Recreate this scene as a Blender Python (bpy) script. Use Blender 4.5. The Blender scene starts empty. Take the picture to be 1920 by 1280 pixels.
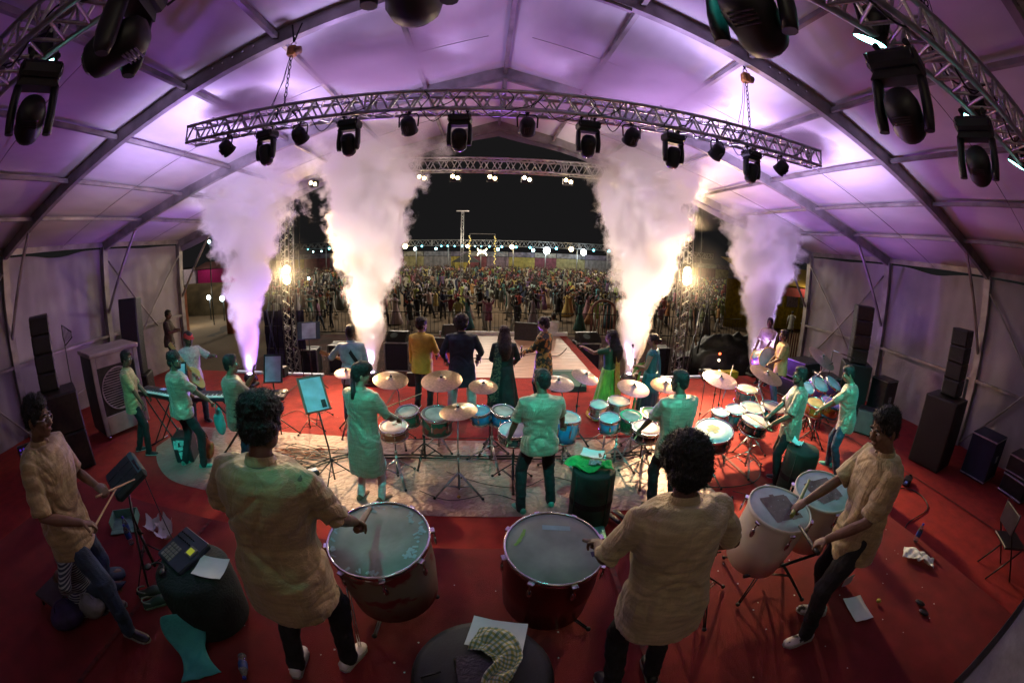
import bpy, bmesh, math, random
import numpy as np
from mathutils import Vector, Matrix, Quaternion, noise
R_ = math.radians
PI = math.pi
random.seed(7)
SC = bpy.context.scene
COL = SC.collection

# ---------------------------------------------------------------- camera
cam_data = bpy.data.cameras.new('camera')
cam = bpy.data.objects.new('camera', cam_data)
COL.objects.link(cam)
CR = Vector((0.99757, -0.06497, 0.02498)); CU = Vector((-0.01071, 0.21129, 0.97737)); CF = Vector((0.06878, 0.97526, -0.21008))
cam.matrix_world = Matrix(((CR.x, CU.x, -CF.x, 0), (CR.y, CU.y, -CF.y, 0), (CR.z, CU.z, -CF.z, 2.9), (0, 0, 0, 1)))
cam_data.type = 'PANO'
cam_data.panorama_type = 'FISHEYE_LENS_POLYNOMIAL'     # the photograph's equidistant fisheye
cam_data.sensor_fit = 'HORIZONTAL'; cam_data.sensor_width = 36
cam_data.fisheye_fov = R_(180)
for _i in range(5):
    setattr(cam_data, 'fisheye_polynomial_k%d' % _i, 0)
cam_data.fisheye_polynomial_k1 = -1 / 14.486
cam_data.clip_start = 0.05; cam_data.clip_end = 600
SC.camera = cam

# ---------------------------------------------------------------- world (night)
world = bpy.data.worlds.new('World'); SC.world = world; world.use_nodes = True
world.node_tree.nodes['Background'].inputs[0].default_value = (0.5, 0.48, 0.5, 1)
world.node_tree.nodes['Background'].inputs[1].default_value = 0.018

# ---------------------------------------------------------------- render settings
SC.render.engine = 'CYCLES'
SC.view_settings.view_transform = 'Standard'; SC.view_settings.look = 'None'
SC.view_settings.exposure = 0.0; SC.view_settings.gamma = 1.0
cy = SC.cycles
cy.use_denoising = True
try: cy.denoiser = 'OPENIMAGEDENOISE'
except Exception: pass
cy.max_bounces = 6; cy.diffuse_bounces = 2; cy.glossy_bounces = 2; cy.transmission_bounces = 4
cy.volume_bounces = 4; cy.transparent_max_bounces = 8
cy.volume_step_rate = 1.0; cy.volume_max_steps = 128
cy.use_light_tree = True
cy.caustics_reflective = False; cy.caustics_refractive = False
cy.sample_clamp_indirect = 4.0

# ---------------------------------------------------------------- lamps of the show
def spot(name, loc, to, power, color, angle=60, blend=0.6, radius=0.06):
    d = bpy.data.lights.new(name, 'SPOT'); d.energy = power; d.color = color
    d.spot_size = R_(angle); d.spot_blend = blend; d.shadow_soft_size = radius
    o = bpy.data.objects.new(name, d); COL.objects.link(o); o.location = loc
    o.rotation_euler = (Vector(to) - Vector(loc)).to_track_quat('-Z', 'Y').to_euler()
    return o
def area(name, loc, to, power, color, size=0.5, spread=180):
    d = bpy.data.lights.new(name, 'AREA'); d.energy = power; d.color = color; d.size = size; d.spread = R_(spread)
    o = bpy.data.objects.new(name, d); COL.objects.link(o); o.location = loc
    o.rotation_euler = (Vector(to) - Vector(loc)).to_track_quat('-Z', 'Y').to_euler()
    return o
def point(name, loc, power, color, radius=0.1):
    d = bpy.data.lights.new(name, 'POINT'); d.energy = power; d.color = color; d.shadow_soft_size = radius
    o = bpy.data.objects.new(name, d); COL.objects.link(o); o.location = loc
    return o
VIOLET = (0.36, 0.12, 1.0); LILAC = (0.66, 0.52, 1.0); TEAL = (0.06, 0.95, 0.80); WARM = (1.0, 0.66, 0.34); COOL = (0.75, 0.9, 1.0)
JETS = [(-5.49, 8.24), (-2.51, 8.68), (3.35, 8.69), (7.39, 9.25)]
# added lilac washes thrown up at the roof, standing in for unclear fixtures
for (x, y, z, tx, ty, tz, p) in ((-3.2, 4.4, 3.3, -4.3, 5.3, 4.9, 150), (3.9, 4.4, 3.3, 5.0, 5.2, 4.9, 170), (-1.3, 4.6, 3.4, -1.8, 5.2, 5.7, 90), (2.0, 4.5, 3.4, 2.7, 5.0, 5.6, 150)):
    spot('roof_wash_fill', (x, y, z), (tx, ty, tz), p * 4.4, LILAC, 112, 1.0, 0.35)
# violet fill added at the stage front floor, aimed up under the roof
for x, p in ((-5.0, 520), (0.3, 300), (5.6, 520)):
    spot('violet_wash_fill', (x, 8.9, 0.3), (x * 1.15, 5.2, 5.0), p, VIOLET, 130, 1.0, 0.2)
# teal cans on the near truss
for x, tx, p in ((-2.35, -4.3, 560), (-1.0, -1.5, 420), (0.6, 0.8, 480), (1.6, 2.3, 480), (2.6, 4.2, 560), (3.6, 5.8, 520)):
    spot('teal_can_and_spill_lamp', (x, 1.35, 4.1), (tx, 4.5, 1.25), p * 1.5, TEAL, 36, 0.9, 0.08)
for x, tx, p in ((-1.2, -0.75, 60), (0.9, 1.15, 55), (2.9, 2.6, 40), (0.1, 0.12, 26), (-2.2, -2.1, 34)):
    spot('teal_can_and_spill_lamp', (x, 1.3, 4.1), (tx, 1.75, 1.6), p, TEAL, 30, 1.0, 0.08)  # extra spots added for the cans' spill on the nearest players
# warm floods at the front, facing the stage
spot('front_flood_lamp', (5.4, 10.2, 4.3), (2.6, 6.2, 0.0), 8600, WARM, 50, 0.9, 0.22)
spot('front_flood_lamp', (5.4, 10.2, 4.3), (4.6, 5.3, 0.0), 5200, WARM, 50, 0.9, 0.18)
spot('front_flood_lamp', (-4.4, 10.2, 4.6), (-1.6, 6.2, 0.0), 5400, WARM, 54, 0.9, 0.22)
spot('front_flood_lamp', (6.05, 11.2, 2.5), (4.0, 8.0, 2.5), 900, WARM, 120, 0.8, 0.12)
spot('front_flood_lamp', (-5.9, 11.2, 2.5), (-4.0, 8.0, 2.5), 700, WARM, 120, 0.8, 0.12)
spot('runway_lamp', (0.8, 9.7, 4.6), (0.9, 9.6, 0.0), 700, (1.0, 0.72, 0.55), 120, 0.9, 0.15)
# lamps inside the four fog jets, and added floor spots brightening each column
for (x, y), p, uc, ur in zip(JETS, (3200, 5200, 5200, 3200), ((0.74, 0.56, 1.0), (1.0, 0.84, 0.68), (1.0, 0.84, 0.68), (0.74, 0.56, 1.0)), (.26, .26, .26, .26)):
    spot('jet_fill_spot', (x * .97, y - 1.25, 0.1), (x, y + .2, 4.4), p * ur, uc, 44, 0.8, 0.1)
    spot('jet_lamp', (x, y, 0.42), (x, y, 5.0), p, (0.78, 0.55, 1.0), 34, 0.6, 0.06)
for x0, x, y, p, c in ((-2.6, -5.3, 8.4, 440, (0.72, 0.55, 1.0)), (-1.3, -2.5, 8.8, 560, (1.0, 0.82, 0.86)), (1.9, 3.4, 8.8, 560, (1.0, 0.82, 0.86)), (3.4, 7.4, 9.3, 520, (0.72, 0.55, 1.0))):
    spot('smoke_fill_spot', (x0, 4.05, 4.0), (x, y, 4.1), p, c, 38, 1.0, 0.1)  # added spots on the upper smoke; the truss heads there are unlit
area('foreground_fill', (0.2, -1.6, 4.9), (0.6, 2.2, 1.0), 11, (1.0, 0.86, 0.58), 1.6)  # added warm fill behind the camera, no fixture there
# point lights added over the dance ground, without fixtures, to brighten the crowd
for x, y, z, p in ((-14, 34, 9, 2600), (0, 30, 9, 2600), (14, 34, 9, 2600), (-12, 60, 9, 5000), (14, 60, 9, 5000), (0, 72, 7, 1500)):
    point('crowd_fill_light', (x, y, z), p * 1.25, (1.0, 0.86, 0.66), 0.4)

# ---------------------------------------------------------------- object helpers
def link(o): COL.objects.link(o); return o
def tag(o, label=None, cat=None, group=None, kind=None):
    if label: o['label'] = label
    if cat: o['category'] = cat
    if group: o['group'] = group
    if kind: o['kind'] = kind
    return o
def thing(name, label, cat, loc=(0, 0, 0), rotz=0.0, group=None):
    o = bpy.data.objects.new(name, None); COL.objects.link(o); o.empty_display_size = 0.1
    o.location = loc; o.rotation_euler = (0, 0, rotz)
    return tag(o, label, cat, group)
def copy_tree(o, parent=None):
    c = o.copy(); COL.objects.link(c)
    if parent: c.parent = parent
    for ch in list(o.children): copy_tree(ch, c)
    return c

class MB:
    """collects primitives, then makes one mesh object"""
    def __init__(s): s.v = []; s.f = []; s.s = []; s.mi = []; s.m = 0
    def add(s, vs, fs, smooth=False):
        b = len(s.v); s.v.extend([tuple(v) for v in vs])
        for f in fs:
            s.f.append(tuple(i + b for i in f)); s.s.append(smooth); s.mi.append(s.m)
        return s
    def box(s, x0, x1, y0, y1, z0, z1, M=None):
        vs = [Vector((x, y, z)) for z in (z0, z1) for y in (y0, y1) for x in (x0, x1)]
        if M is not None: vs = [M @ v for v in vs]
        return s.add(vs, [(0, 2, 3, 1), (4, 5, 7, 6), (0, 1, 5, 4), (2, 6, 7, 3), (0, 4, 6, 2), (1, 3, 7, 5)])
    def bbox(s, x0, x1, y0, y1, z0, z1, b=0.01, M=None):
        """box with chamfered vertical and top edges"""
        def ring(z, i):
            return [(x0 + i, y0 + b, z), (x0 + b, y0 + i, z), (x1 - b, y0 + i, z), (x1 - i, y0 + b, z), (x1 - i, y1 - b, z), (x1 - b, y1 - i, z), (x0 + b, y1 - i, z), (x0 + i, y1 - b, z)]
        def r2(z, i):
            a = b
            return [(x0 + i, y0 + a, z), (x0 + a, y0 + i, z), (x1 - a, y0 + i, z), (x1 - i, y0 + a, z), (x1 - i, y1 - a, z), (x1 - a, y1 - i, z), (x0 + a, y1 - i, z), (x0 + i, y1 - a, z)]
        rings = [ring(z0, b * .6), r2(z0 + b, 0), r2(z1 - b, 0), ring(z1, b * .6)]
        vs = [Vector(p) for r in rings for p in r]
        if M is not None: vs = [M @ v for v in vs]
        fs = [tuple(range(7, -1, -1)), tuple(range(24, 32))]
        for k in range(3):
            for i in range(8):
                j = (i + 1) % 8; fs.append((k * 8 + i, k * 8 + j, k * 8 + 8 + j, k * 8 + 8 + i))
        return s.add(vs, fs)
    def loft(s, rings, cap=True, smooth=True, closed=True):
        n = len(rings[0]); vs = [p for r in rings for p in r]; fs = []
        for k in range(len(rings) - 1):
            for i in range(n if closed else n - 1):
                j = (i + 1) % n; fs.append((k * n + i, k * n + j, k * n + n + j, k * n + n + i))
        s.add(vs, fs, smooth)
        if cap:
            b0 = len(s.v) - n * len(rings)
            for f in (tuple(b0 + i for i in range(n - 1, -1, -1)), tuple(len(s.v) - n + i for i in range(n))):
                s.f.append(f); s.s.append(False); s.mi.append(s.m)
        return s
    def tube(s, pts, r, n=8, cap=True, smooth=True):
        """round tube through pts; r is a number or one per point"""
        pts = [Vector(p) for p in pts]
        rr = r if isinstance(r, (list, tuple)) else [r] * len(pts)
        rings = []; ref = None
        for i, p in enumerate(pts):
            d = (pts[min(i + 1, len(pts) - 1)] - pts[max(i - 1, 0)])
            if d.length < 1e-9: d = Vector((0, 0, 1))
            d.normalize()
            if ref is None:
                ref = Vector((1, 0, 0)) if abs(d.x) < 0.8 else Vector((0, 1, 0))
            a = (ref - d * ref.dot(d))
            if a.length < 1e-5: a = d.orthogonal()
            a.normalize(); b = d.cross(a); ref = a
            rings.append([p + (a * math.cos(t) + b * math.sin(t)) * rr[i] for t in [2 * PI * k / n for k in range(n)]])
        return s.loft(rings, cap, smooth)
    def lathe(s, prof, n=24, M=None, smooth=True, cap=False):
        """prof: (r, z) pairs, revolved about z"""
        rings = []
        for r, z in prof:
            ring = [Vector((r * math.cos(2 * PI * k / n), r * math.sin(2 * PI * k / n), z)) for k in range(n)]
            if M is not None: ring = [M @ v for v in ring]
            rings.append(ring)
        return s.loft(rings, cap, smooth)
    def ell(s, c, rx, ry, rz, n=12, m=8, M=None):
        vs = []; fs = []
        c = Vector(c)
        for i in range(m + 1):
            a = PI * i / m
            for j in range(n):
                b = 2 * PI * j / n
                v = Vector((rx * math.sin(a) * math.cos(b), ry * math.sin(a) * math.sin(b), rz * math.cos(a)))
                if M is not None: v = M @ v
                vs.append(c + v)
        for i in range(m):
            for j in range(n):
                k = (j + 1) % n; fs.append((i * n + j, i * n + n + j, i * n + n + k, i * n + k))
        return s.add(vs, fs, True)
    def mesh(s, name, mats):
        me = bpy.data.meshes.new(name)
        me.from_pydata(s.v, [], s.f)
        me.polygons.foreach_set('use_smooth', s.s)
        if isinstance(mats, (list, tuple)):
            for m in mats: me.materials.append(m)
            me.polygons.foreach_set('material_index', s.mi)
        elif mats is not None: me.materials.append(mats)
        me.update(); return me
    def build(s, name, mats, parent=None, loc=None):
        o = bpy.data.objects.new(name, s.mesh(name, mats)); COL.objects.link(o)
        if parent is not None: o.parent = parent
        if loc is not None: o.location = loc
        return o
def shared(name, me, parent=None, M=None):
    o = bpy.data.objects.new(name, me); COL.objects.link(o)
    if parent is not None: o.parent = parent
    if M is not None: o.matrix_local = M
    return o
def align(p0, p1):
    """matrix that lays a unit z mesh between two points"""
    p0 = Vector(p0); p1 = Vector(p1); d = p1 - p0
    return Matrix.Translation(p0) @ d.to_track_quat('Z', 'Y').to_matrix().to_4x4() @ Matrix.Diagonal((1, 1, d.length, 1))

# ---------------------------------------------------------------- materials
MAT = {}
def mat(name, col, rough=0.6, metal=0.0, var=0.12, vs=6.0, bump=0.0, bs=40.0, col2=None, sheen=0.0, coat=0.0, emit=None, es=0.0, stretch=None, alpha=None, trans=0.0, objcol=False, detail=4, thr=None):
    if name in MAT: return MAT[name]
    m = bpy.data.materials.new(name); m.use_nodes = True; nt = m.node_tree; N = nt.nodes; L = nt.links
    b = N['Principled BSDF']; b.inputs['Roughness'].default_value = rough; b.inputs['Metallic'].default_value = metal
    tc = N.new('ShaderNodeTexCoord'); mp = N.new('ShaderNodeMapping'); L.new(tc.outputs['Object'], mp.inputs[0])
    if stretch: mp.inputs['Scale'].default_value = stretch
    nz = N.new('ShaderNodeTexNoise'); nz.inputs['Scale'].default_value = vs; nz.inputs['Detail'].default_value = detail
    L.new(mp.outputs[0], nz.inputs[0])
    cr = N.new('ShaderNodeValToRGB'); L.new(nz.outputs[0], cr.inputs[0])
    c2 = col2 or tuple(max(0, c * (1 - 2.2 * var)) for c in col)
    c1 = tuple(min(1, c * (1 + var)) for c in col) if col2 is None else col
    lo, hi = thr or (0.3, 0.7)
    cr.color_ramp.elements[0].position = lo; cr.color_ramp.elements[1].position = hi
    cr.color_ramp.elements[0].color = (*c2, 1); cr.color_ramp.elements[1].color = (*c1, 1)
    out = cr.outputs[0]
    if objcol:
        oi = N.new('ShaderNodeObjectInfo'); mx = N.new('ShaderNodeMix'); mx.data_type = 'RGBA'; mx.blend_type = 'MULTIPLY'; mx.inputs[0].default_value = 1
        L.new(out, mx.inputs[6]); L.new(oi.outputs['Color'], mx.inputs[7]); out = mx.outputs[2]
    L.new(out, b.inputs['Base Color'])
    if bump:
        n2 = N.new('ShaderNodeTexNoise'); n2.inputs['Scale'].default_value = bs; n2.inputs['Detail'].default_value = 3
        L.new(mp.outputs[0], n2.inputs[0])
        bp = N.new('ShaderNodeBump'); bp.inputs['Strength'].default_value = min(1, bump); bp.inputs['Distance'].default_value = 0.02 if bump <= 1 else 0.02 * bump
        L.new(n2.outputs[0], bp.inputs['Height']); L.new(bp.outputs[0], b.inputs['Normal'])
    if sheen: b.inputs['Sheen Weight'].default_value = sheen
    if coat: b.inputs['Coat Weight'].default_value = coat; b.inputs['Coat Roughness'].default_value = 0.15
    if trans: b.inputs['Transmission Weight'].default_value = trans
    if emit: b.inputs['Emission Color'].default_value = (*emit, 1); b.inputs['Emission Strength'].default_value = es
    if alpha is not None: b.inputs['Alpha'].default_value = alpha
    MAT[name] = m; return m
# ================================================================ setting
ALU = mat('brushed_aluminium', (0.55, 0.54, 0.55), 0.35, 0.85, 0.15, 8)
FRAMEM = mat('dull_aluminium_frame', (0.34, 0.31, 0.32), 0.5, 0.5, 0.2, 3)
STEEL = mat('chrome_steel', (0.7, 0.7, 0.72), 0.2, 1.0, 0.1, 10)
BLACKP = mat('black_plastic', (0.016, 0.016, 0.018), 0.42, 0, 0.3, 12, 0.15, 120)
BLACKM = mat('black_painted_steel', (0.02, 0.02, 0.022), 0.38, 0.3, 0.3, 12)
BLACKC = mat('black_cloth', (0.012, 0.013, 0.015), 0.9, 0, 0.3, 9, 0.4, 60)
RUBBER = mat('black_rubber', (0.012, 0.012, 0.012), 0.7, 0, 0.3, 20)
CARPET = mat('red_carpet', (0.29, 0.017, 0.013), 0.95, 0, 0.13, 5.0, 0.5, 220, detail=12)
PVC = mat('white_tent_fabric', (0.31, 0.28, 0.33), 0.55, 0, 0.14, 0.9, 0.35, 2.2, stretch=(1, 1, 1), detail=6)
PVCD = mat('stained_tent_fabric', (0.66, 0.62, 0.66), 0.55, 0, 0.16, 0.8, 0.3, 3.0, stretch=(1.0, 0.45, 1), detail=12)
GROUND = mat('dusty_brown_ground', (0.16, 0.105, 0.06), 0.95, 0, 0.2, 0.3, 0.4, 12, detail=8)
EARTH = mat('dark_earth', (0.07, 0.05, 0.035), 0.95, 0, 0.25, 0.1, 0.3, 4)

def sheet(name, pts, m, z, kind='structure'):
    b = MB(); b.add([(x, y, z) for x, y in pts], [tuple(range(len(pts)))]); return tag(b.build(name, m), kind=kind)
def grid_sheet(name, x0, x1, y0, y1, nx, ny, fz, m, kind='structure'):
    b = MB(); vs = [(x0 + (x1 - x0) * i / nx, y0 + (y1 - y0) * j / ny, fz(x0 + (x1 - x0) * i / nx, y0 + (y1 - y0) * j / ny)) for j in range(ny + 1) for i in range(nx + 1)]
    b.add(vs, [(j * (nx + 1) + i, j * (nx + 1) + i + 1, (j + 1) * (nx + 1) + i + 1, (j + 1) * (nx + 1) + i) for j in range(ny) for i in range(nx)], True)
    return tag(b.build(name, m), kind=kind)
GZ = -1.0
sheet('earth', [(-400, -60), (400, -60), (400, 500), (-400, 500)], EARTH, GZ - 0.01)
grid_sheet('dance_ground', -45, 45, 9.6, 95, 90, 85, lambda x, y: GZ + 0.02 * noise.noise(Vector((x * .3, y * .3, 0))), GROUND)

# stage floor: deck and carpet
b = MB(); b.box(-9.6, 10.2, -4, 9.28, GZ, -0.004); tag(b.build('stage_deck', BLACKC), kind='structure')
def cz(x, y): return 0.004 * noise.noise(Vector((x * 1.5, y * 1.5, 3))) + 0.003 * noise.noise(Vector((x * 6, y * 6, 3)))
grid_sheet('stage_carpet', -9.6, 10.2, 2.8, 9.28, 160, 60, lambda x, y: 0.004 + cz(x, y), CARPET)
grid_sheet('stage_carpet', 4.52, 10.2, -4, 2.8, 40, 40, lambda x, y: 0.004 + cz(x, y), CARPET)
grid_sheet('stage_carpet', -9.6, -5.2, -4, 2.8, 40, 40, lambda x, y: 0.004 + cz(x, y), CARPET)
# the raised platform at the back
b = MB(); b.box(-5.2, 4.5, -4, 2.82, 0.0, 0.438); tag(b.build('riser_deck', mat('riser_skirt', (0.10, 0.012, 0.012), 0.9, 0, .3, 4)), kind='structure')
grid_sheet('riser_carpet', -5.2, 4.5, -4, 2.83, 110, 80, lambda x, y: 0.45 + cz(x, y) * .8 - (0.008 if y > 2.8 else 0), mat('shaded_red_carpet', (0.17, 0.009, 0.011), 0.95, 0, 0.13, 5.0, 0.5, 220, detail=12))  # the same red carpet, with foreground shade put into a darker colour
for x_, y0_, y1_, z_ in ((-2.75, -3.5, 2.80, .462), (1.05, -3.5, 2.80, .462), (-1.9, 6.0, 9.2, .016), (3.75, 2.9, 9.2, .016), (6.9, -3, 9.2, .016), (-4.3, 6.1, 9.2, .016)):
    b = MB(); n = 30; b.add([(x_ + s_ * .022 + .006 * math.sin(i * .9), y0_ + (y1_ - y0_) * i / n, z_) for i in range(n + 1) for s_ in (-1, 1)], [(2 * i, 2 * i + 1, 2 * i + 3, 2 * i + 2) for i in range(n)], True)
    tag(b.build('carpet_seam', mat('carpet_seam_tape', (.12, .010, .009), .8, 0, .3, 20)), kind='structure')
# crinkled vinyl mat
VINYL = bpy.data.materials.new('crinkled_beige_vinyl'); VINYL.use_nodes = True
nt = VINYL.node_tree; N = nt.nodes; L = nt.links; bs = N['Principled BSDF']
tc = N.new('ShaderNodeTexCoord'); nz = N.new('ShaderNodeTexNoise'); nz.inputs['Scale'].default_value = 1.6; nz.inputs['Detail'].default_value = 8
L.new(tc.outputs['Object'], nz.inputs[0]); cr = N.new('ShaderNodeValToRGB'); L.new(nz.outputs[0], cr.inputs[0])
cr.color_ramp.elements[0].position = .35; cr.color_ramp.elements[0].color = (0.24, 0.13, 0.11, 1); cr.color_ramp.elements[1].position = .65; cr.color_ramp.elements[1].color = (0.34, 0.20, 0.17, 1)
L.new(cr.outputs[0], bs.inputs['Base Color']); bs.inputs['Roughness'].default_value = .48
vo = N.new('ShaderNodeTexVoronoi'); vo.feature = 'DISTANCE_TO_EDGE'; vo.inputs['Scale'].default_value = 7
dn = N.new('ShaderNodeTexNoise'); dn.inputs['Scale'].default_value = 5; dn.inputs['Detail'].default_value = 4
mx = N.new('ShaderNodeMix'); mx.data_type = 'VECTOR'; mx.inputs[0].default_value = .12
L.new(tc.outputs['Object'], dn.inputs[0]); L.new(tc.outputs['Object'], mx.inputs[4]); L.new(dn.outputs['Color'], mx.inputs[5]); L.new(mx.outputs[1], vo.inputs[0])
n3 = N.new('ShaderNodeTexNoise'); n3.inputs['Scale'].default_value = 16; n3.inputs['Detail'].default_value = 5; L.new(tc.outputs['Object'], n3.inputs[0])
ad = N.new('ShaderNodeMath'); ad.operation = 'MULTIPLY_ADD'; ad.inputs[1].default_value = 0.9; L.new(vo.outputs[0], ad.inputs[0]); L.new(n3.outputs[0], ad.inputs[2])
bp = N.new('ShaderNodeBump'); bp.inputs['Strength'].default_value = .9; bp.inputs['Distance'].default_value = .03; L.new(ad.outputs[0], bp.inputs['Height']); L.new(bp.outputs[0], bs.inputs['Normal'])
def vz(x, y): return 0.016 + 0.006 * noise.noise(Vector((x * 2.2, y * 3, 5))) + 0.008 * abs(noise.noise(Vector((x * 5, y * 5, 9))))
# curved-corner outline of the mat
b = MB(); nx, ny = 170, 46
def mat_edge(u):
    x = -5.55 + 8.6 * u
    y0 = 3.9 + 0.02 * noise.noise(Vector((x * 2, 0, 1))) + (0.9 * max(0, (-4.1 - x) / 1.45) ** 2)
    y1 = 5.93 + 0.015 * noise.noise(Vector((x * 2, 5, 1))) - (0.2 * max(0, (-4.1 - x) / 1.45))
    return x, y0, y1
vs = []
for j in range(ny + 1):
    for i in range(nx + 1):
        x, y0, y1 = mat_edge(i / nx); y = y0 + (y1 - y0) * j / ny
        edge = min(i, nx - i, j * 2, (ny - j) * 2); vs.append((x, y, vz(x, y) if edge > 0 else 0.010))
b.add(vs, [(j * (nx + 1) + i, j * (nx + 1) + i + 1, (j + 1) * (nx + 1) + i + 1, (j + 1) * (nx + 1) + i) for j in range(ny) for i in range(nx)], True)
tag(b.build('vinyl_mat', VINYL), 'crinkled beige vinyl mat laid under the drum kits and keyboards', 'floor mat')

# runway
WOOD = mat('pale_wood_vinyl', (0.55, 0.33, 0.24), 0.4, 0, 0.25, 3.0, 0.1, 60, stretch=(0.6, 8, 1))
b = MB(); b.box(-1.55, 3.0, 9.29, 14.45, GZ, -0.004); tag(b.build('runway_deck', BLACKC), kind='structure')
rw = grid_sheet('runway_carpet', -1.55, 3.0, 9.284, 14.45, 20, 20, lambda x, y: 0.004, CARPET)
for j in range(14):
    y0 = 9.32 + j * 0.36
    m_ = MB(); m_.bbox(-0.85, 2.72, y0, y0 + 0.352, 0.005, 0.014, 0.003)
    o = m_.build('plank', WOOD, rw)
WHITEP = mat('white_edge_strip', (0.78, 0.78, 0.8), 0.4, 0, .06)
b = MB(); b.bbox(-1.6, 3.05, 14.46, 14.56, 0.0, 0.13, 0.01); tag(b.build('runway_end_board', WHITEP), 'white board closing the far end of the runway', 'board')
LEDM = mat('led_strip', (0.8, 0.8, 0.8), 0.4, emit=(0.62, 0.72, 0.95), es=0.55)
k = 0
for x0, x1, lab in ((-6.6, -3.0, 'left of the runway'), (3.1, 6.4, 'right of the runway')):
    t = thing('stage_edge_light_strip', 'long white light strip along the stage front edge ' + lab, 'light strip', (x0, 9.2, 0))
    n = int((x1 - x0) / 0.9)
    for i in range(n):
        m_ = MB(); m_.bbox(i * .9 + .01, i * .9 + .87, -0.05, 0.05, 0.01, 0.06, .006); s_ = m_.build('strip_segment', WHITEP, t)
        m_ = MB(); m_.box(i * .9 + .03, i * .9 + .85, -0.03, 0.03, 0.061, 0.066); m_.build('diffuser', LEDM, s_)

# ---------------------------------------------------------------- the tent
TA = R_(-1.27)
def T(x, y, z=0.0):
    """tent coordinates: x from the ridge line, y along it"""
    return Vector((0.25 + x * math.cos(TA), y + x * math.sin(TA), z))
HALF, EAVE, RIDGE = 9.45, 3.66, 6.22
FR = [-2.3, 0.8, 3.85, 6.85, 9.95]
PUR = [0, 1.32, 2.62, 3.9, 5.2, 6.5, 7.85]
def rz(x): return RIDGE - (RIDGE - EAVE) * abs(x) / HALF
frame_labels = ['tent frame behind the camera', 'tent frame above the near light truss', 'tent frame carrying the hoists, nearest whole arch', 'second tent frame, with a tie bar under its peak', 'front tent frame at the open stage mouth']
def bar(mb, p0, p1, w, h):
    """rectangular bar between points; h measured towards +z-ish"""
    p0 = Vector(p0); p1 = Vector(p1); d = (p1 - p0).normalized(); up = Vector((0, 0, 1))
    if abs(d.z) > .95: up = Vector((0, 1, 0))
    a = d.cross(up).normalized(); c = a.cross(d).normalized()
    rings = [[p + a * sx * w / 2 + c * sz * h / 2 for sx, sz in ((-1, -1), (1, -1), (1, 1), (-1, 1))] for p in (p0, p1)]
    mb.loft(rings, True, False)
tent = thing('event_tent', 'large white gabled event tent with dark aluminium frame over the stage', 'tent', (0.25, 3.85, 0))
TI = Matrix.Translation(tent.location).inverted()
def tb(mb, name, m, lab=None):
    mb.v = [tuple(Vector(v) - tent.location) for v in mb.v]
    o = mb.build(name, m, tent)
    if lab: o['label'] = lab
    return o
for k, y in enumerate(FR):
    fr = MB()
    for s in (-1, 1):
        bar(fr, T(0, y, RIDGE - .11), T(s * HALF, y, EAVE - .11), 0.09, 0.20)
        bar(fr, T(0.0, y, RIDGE - .23), T(s * 1.2, y, RIDGE - .23 - .325), 0.05, 0.05)
    o = tb(fr, 'rafter_pair', FRAMEM, frame_labels[k])
    for s in (-1, 1):
        c = MB(); bar(c, T(s * HALF, y, -0.9), T(s * HALF, y, EAVE - .1), 0.13, 0.16); tb(c, 'column', FRAMEM)
        c = MB(); bar(c, T(s * HALF, y - .0, 1.9), T(s * (HALF - 1.35), y, rz(HALF - 1.35) - .22), 0.05, 0.05); tb(c, 'knee_brace', FRAMEM)
        # bolts along the rafter splice
        for q in range(5):
            bo = MB(); p = T(s * (2.9 + .14 * q), y - .05, rz(2.9 + .14 * q) - .09); bo.tube([p, p + Vector((0, -.02, 0))], .013, 6); tb(bo, 'bolt', STEEL)
    if k in (3,):
        c = MB(); bar(c, T(-1.75, y, 5.42), T(1.75, y, 5.42), 0.05, 0.06); tb(c, 'tie_bar', FRAMEM)
        for s in (-1, 1):
            c = MB(); c.tube([T(s * 1.75, y, 5.42), T(s * .9, y, 5.86)], .015, 6); tb(c, 'tie_rod', FRAMEM)
        c = MB(); bar(c, T(0, y, 5.98), T(0, y, 5.44), .06, .06); tb(c, 'king_post', FRAMEM)
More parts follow.
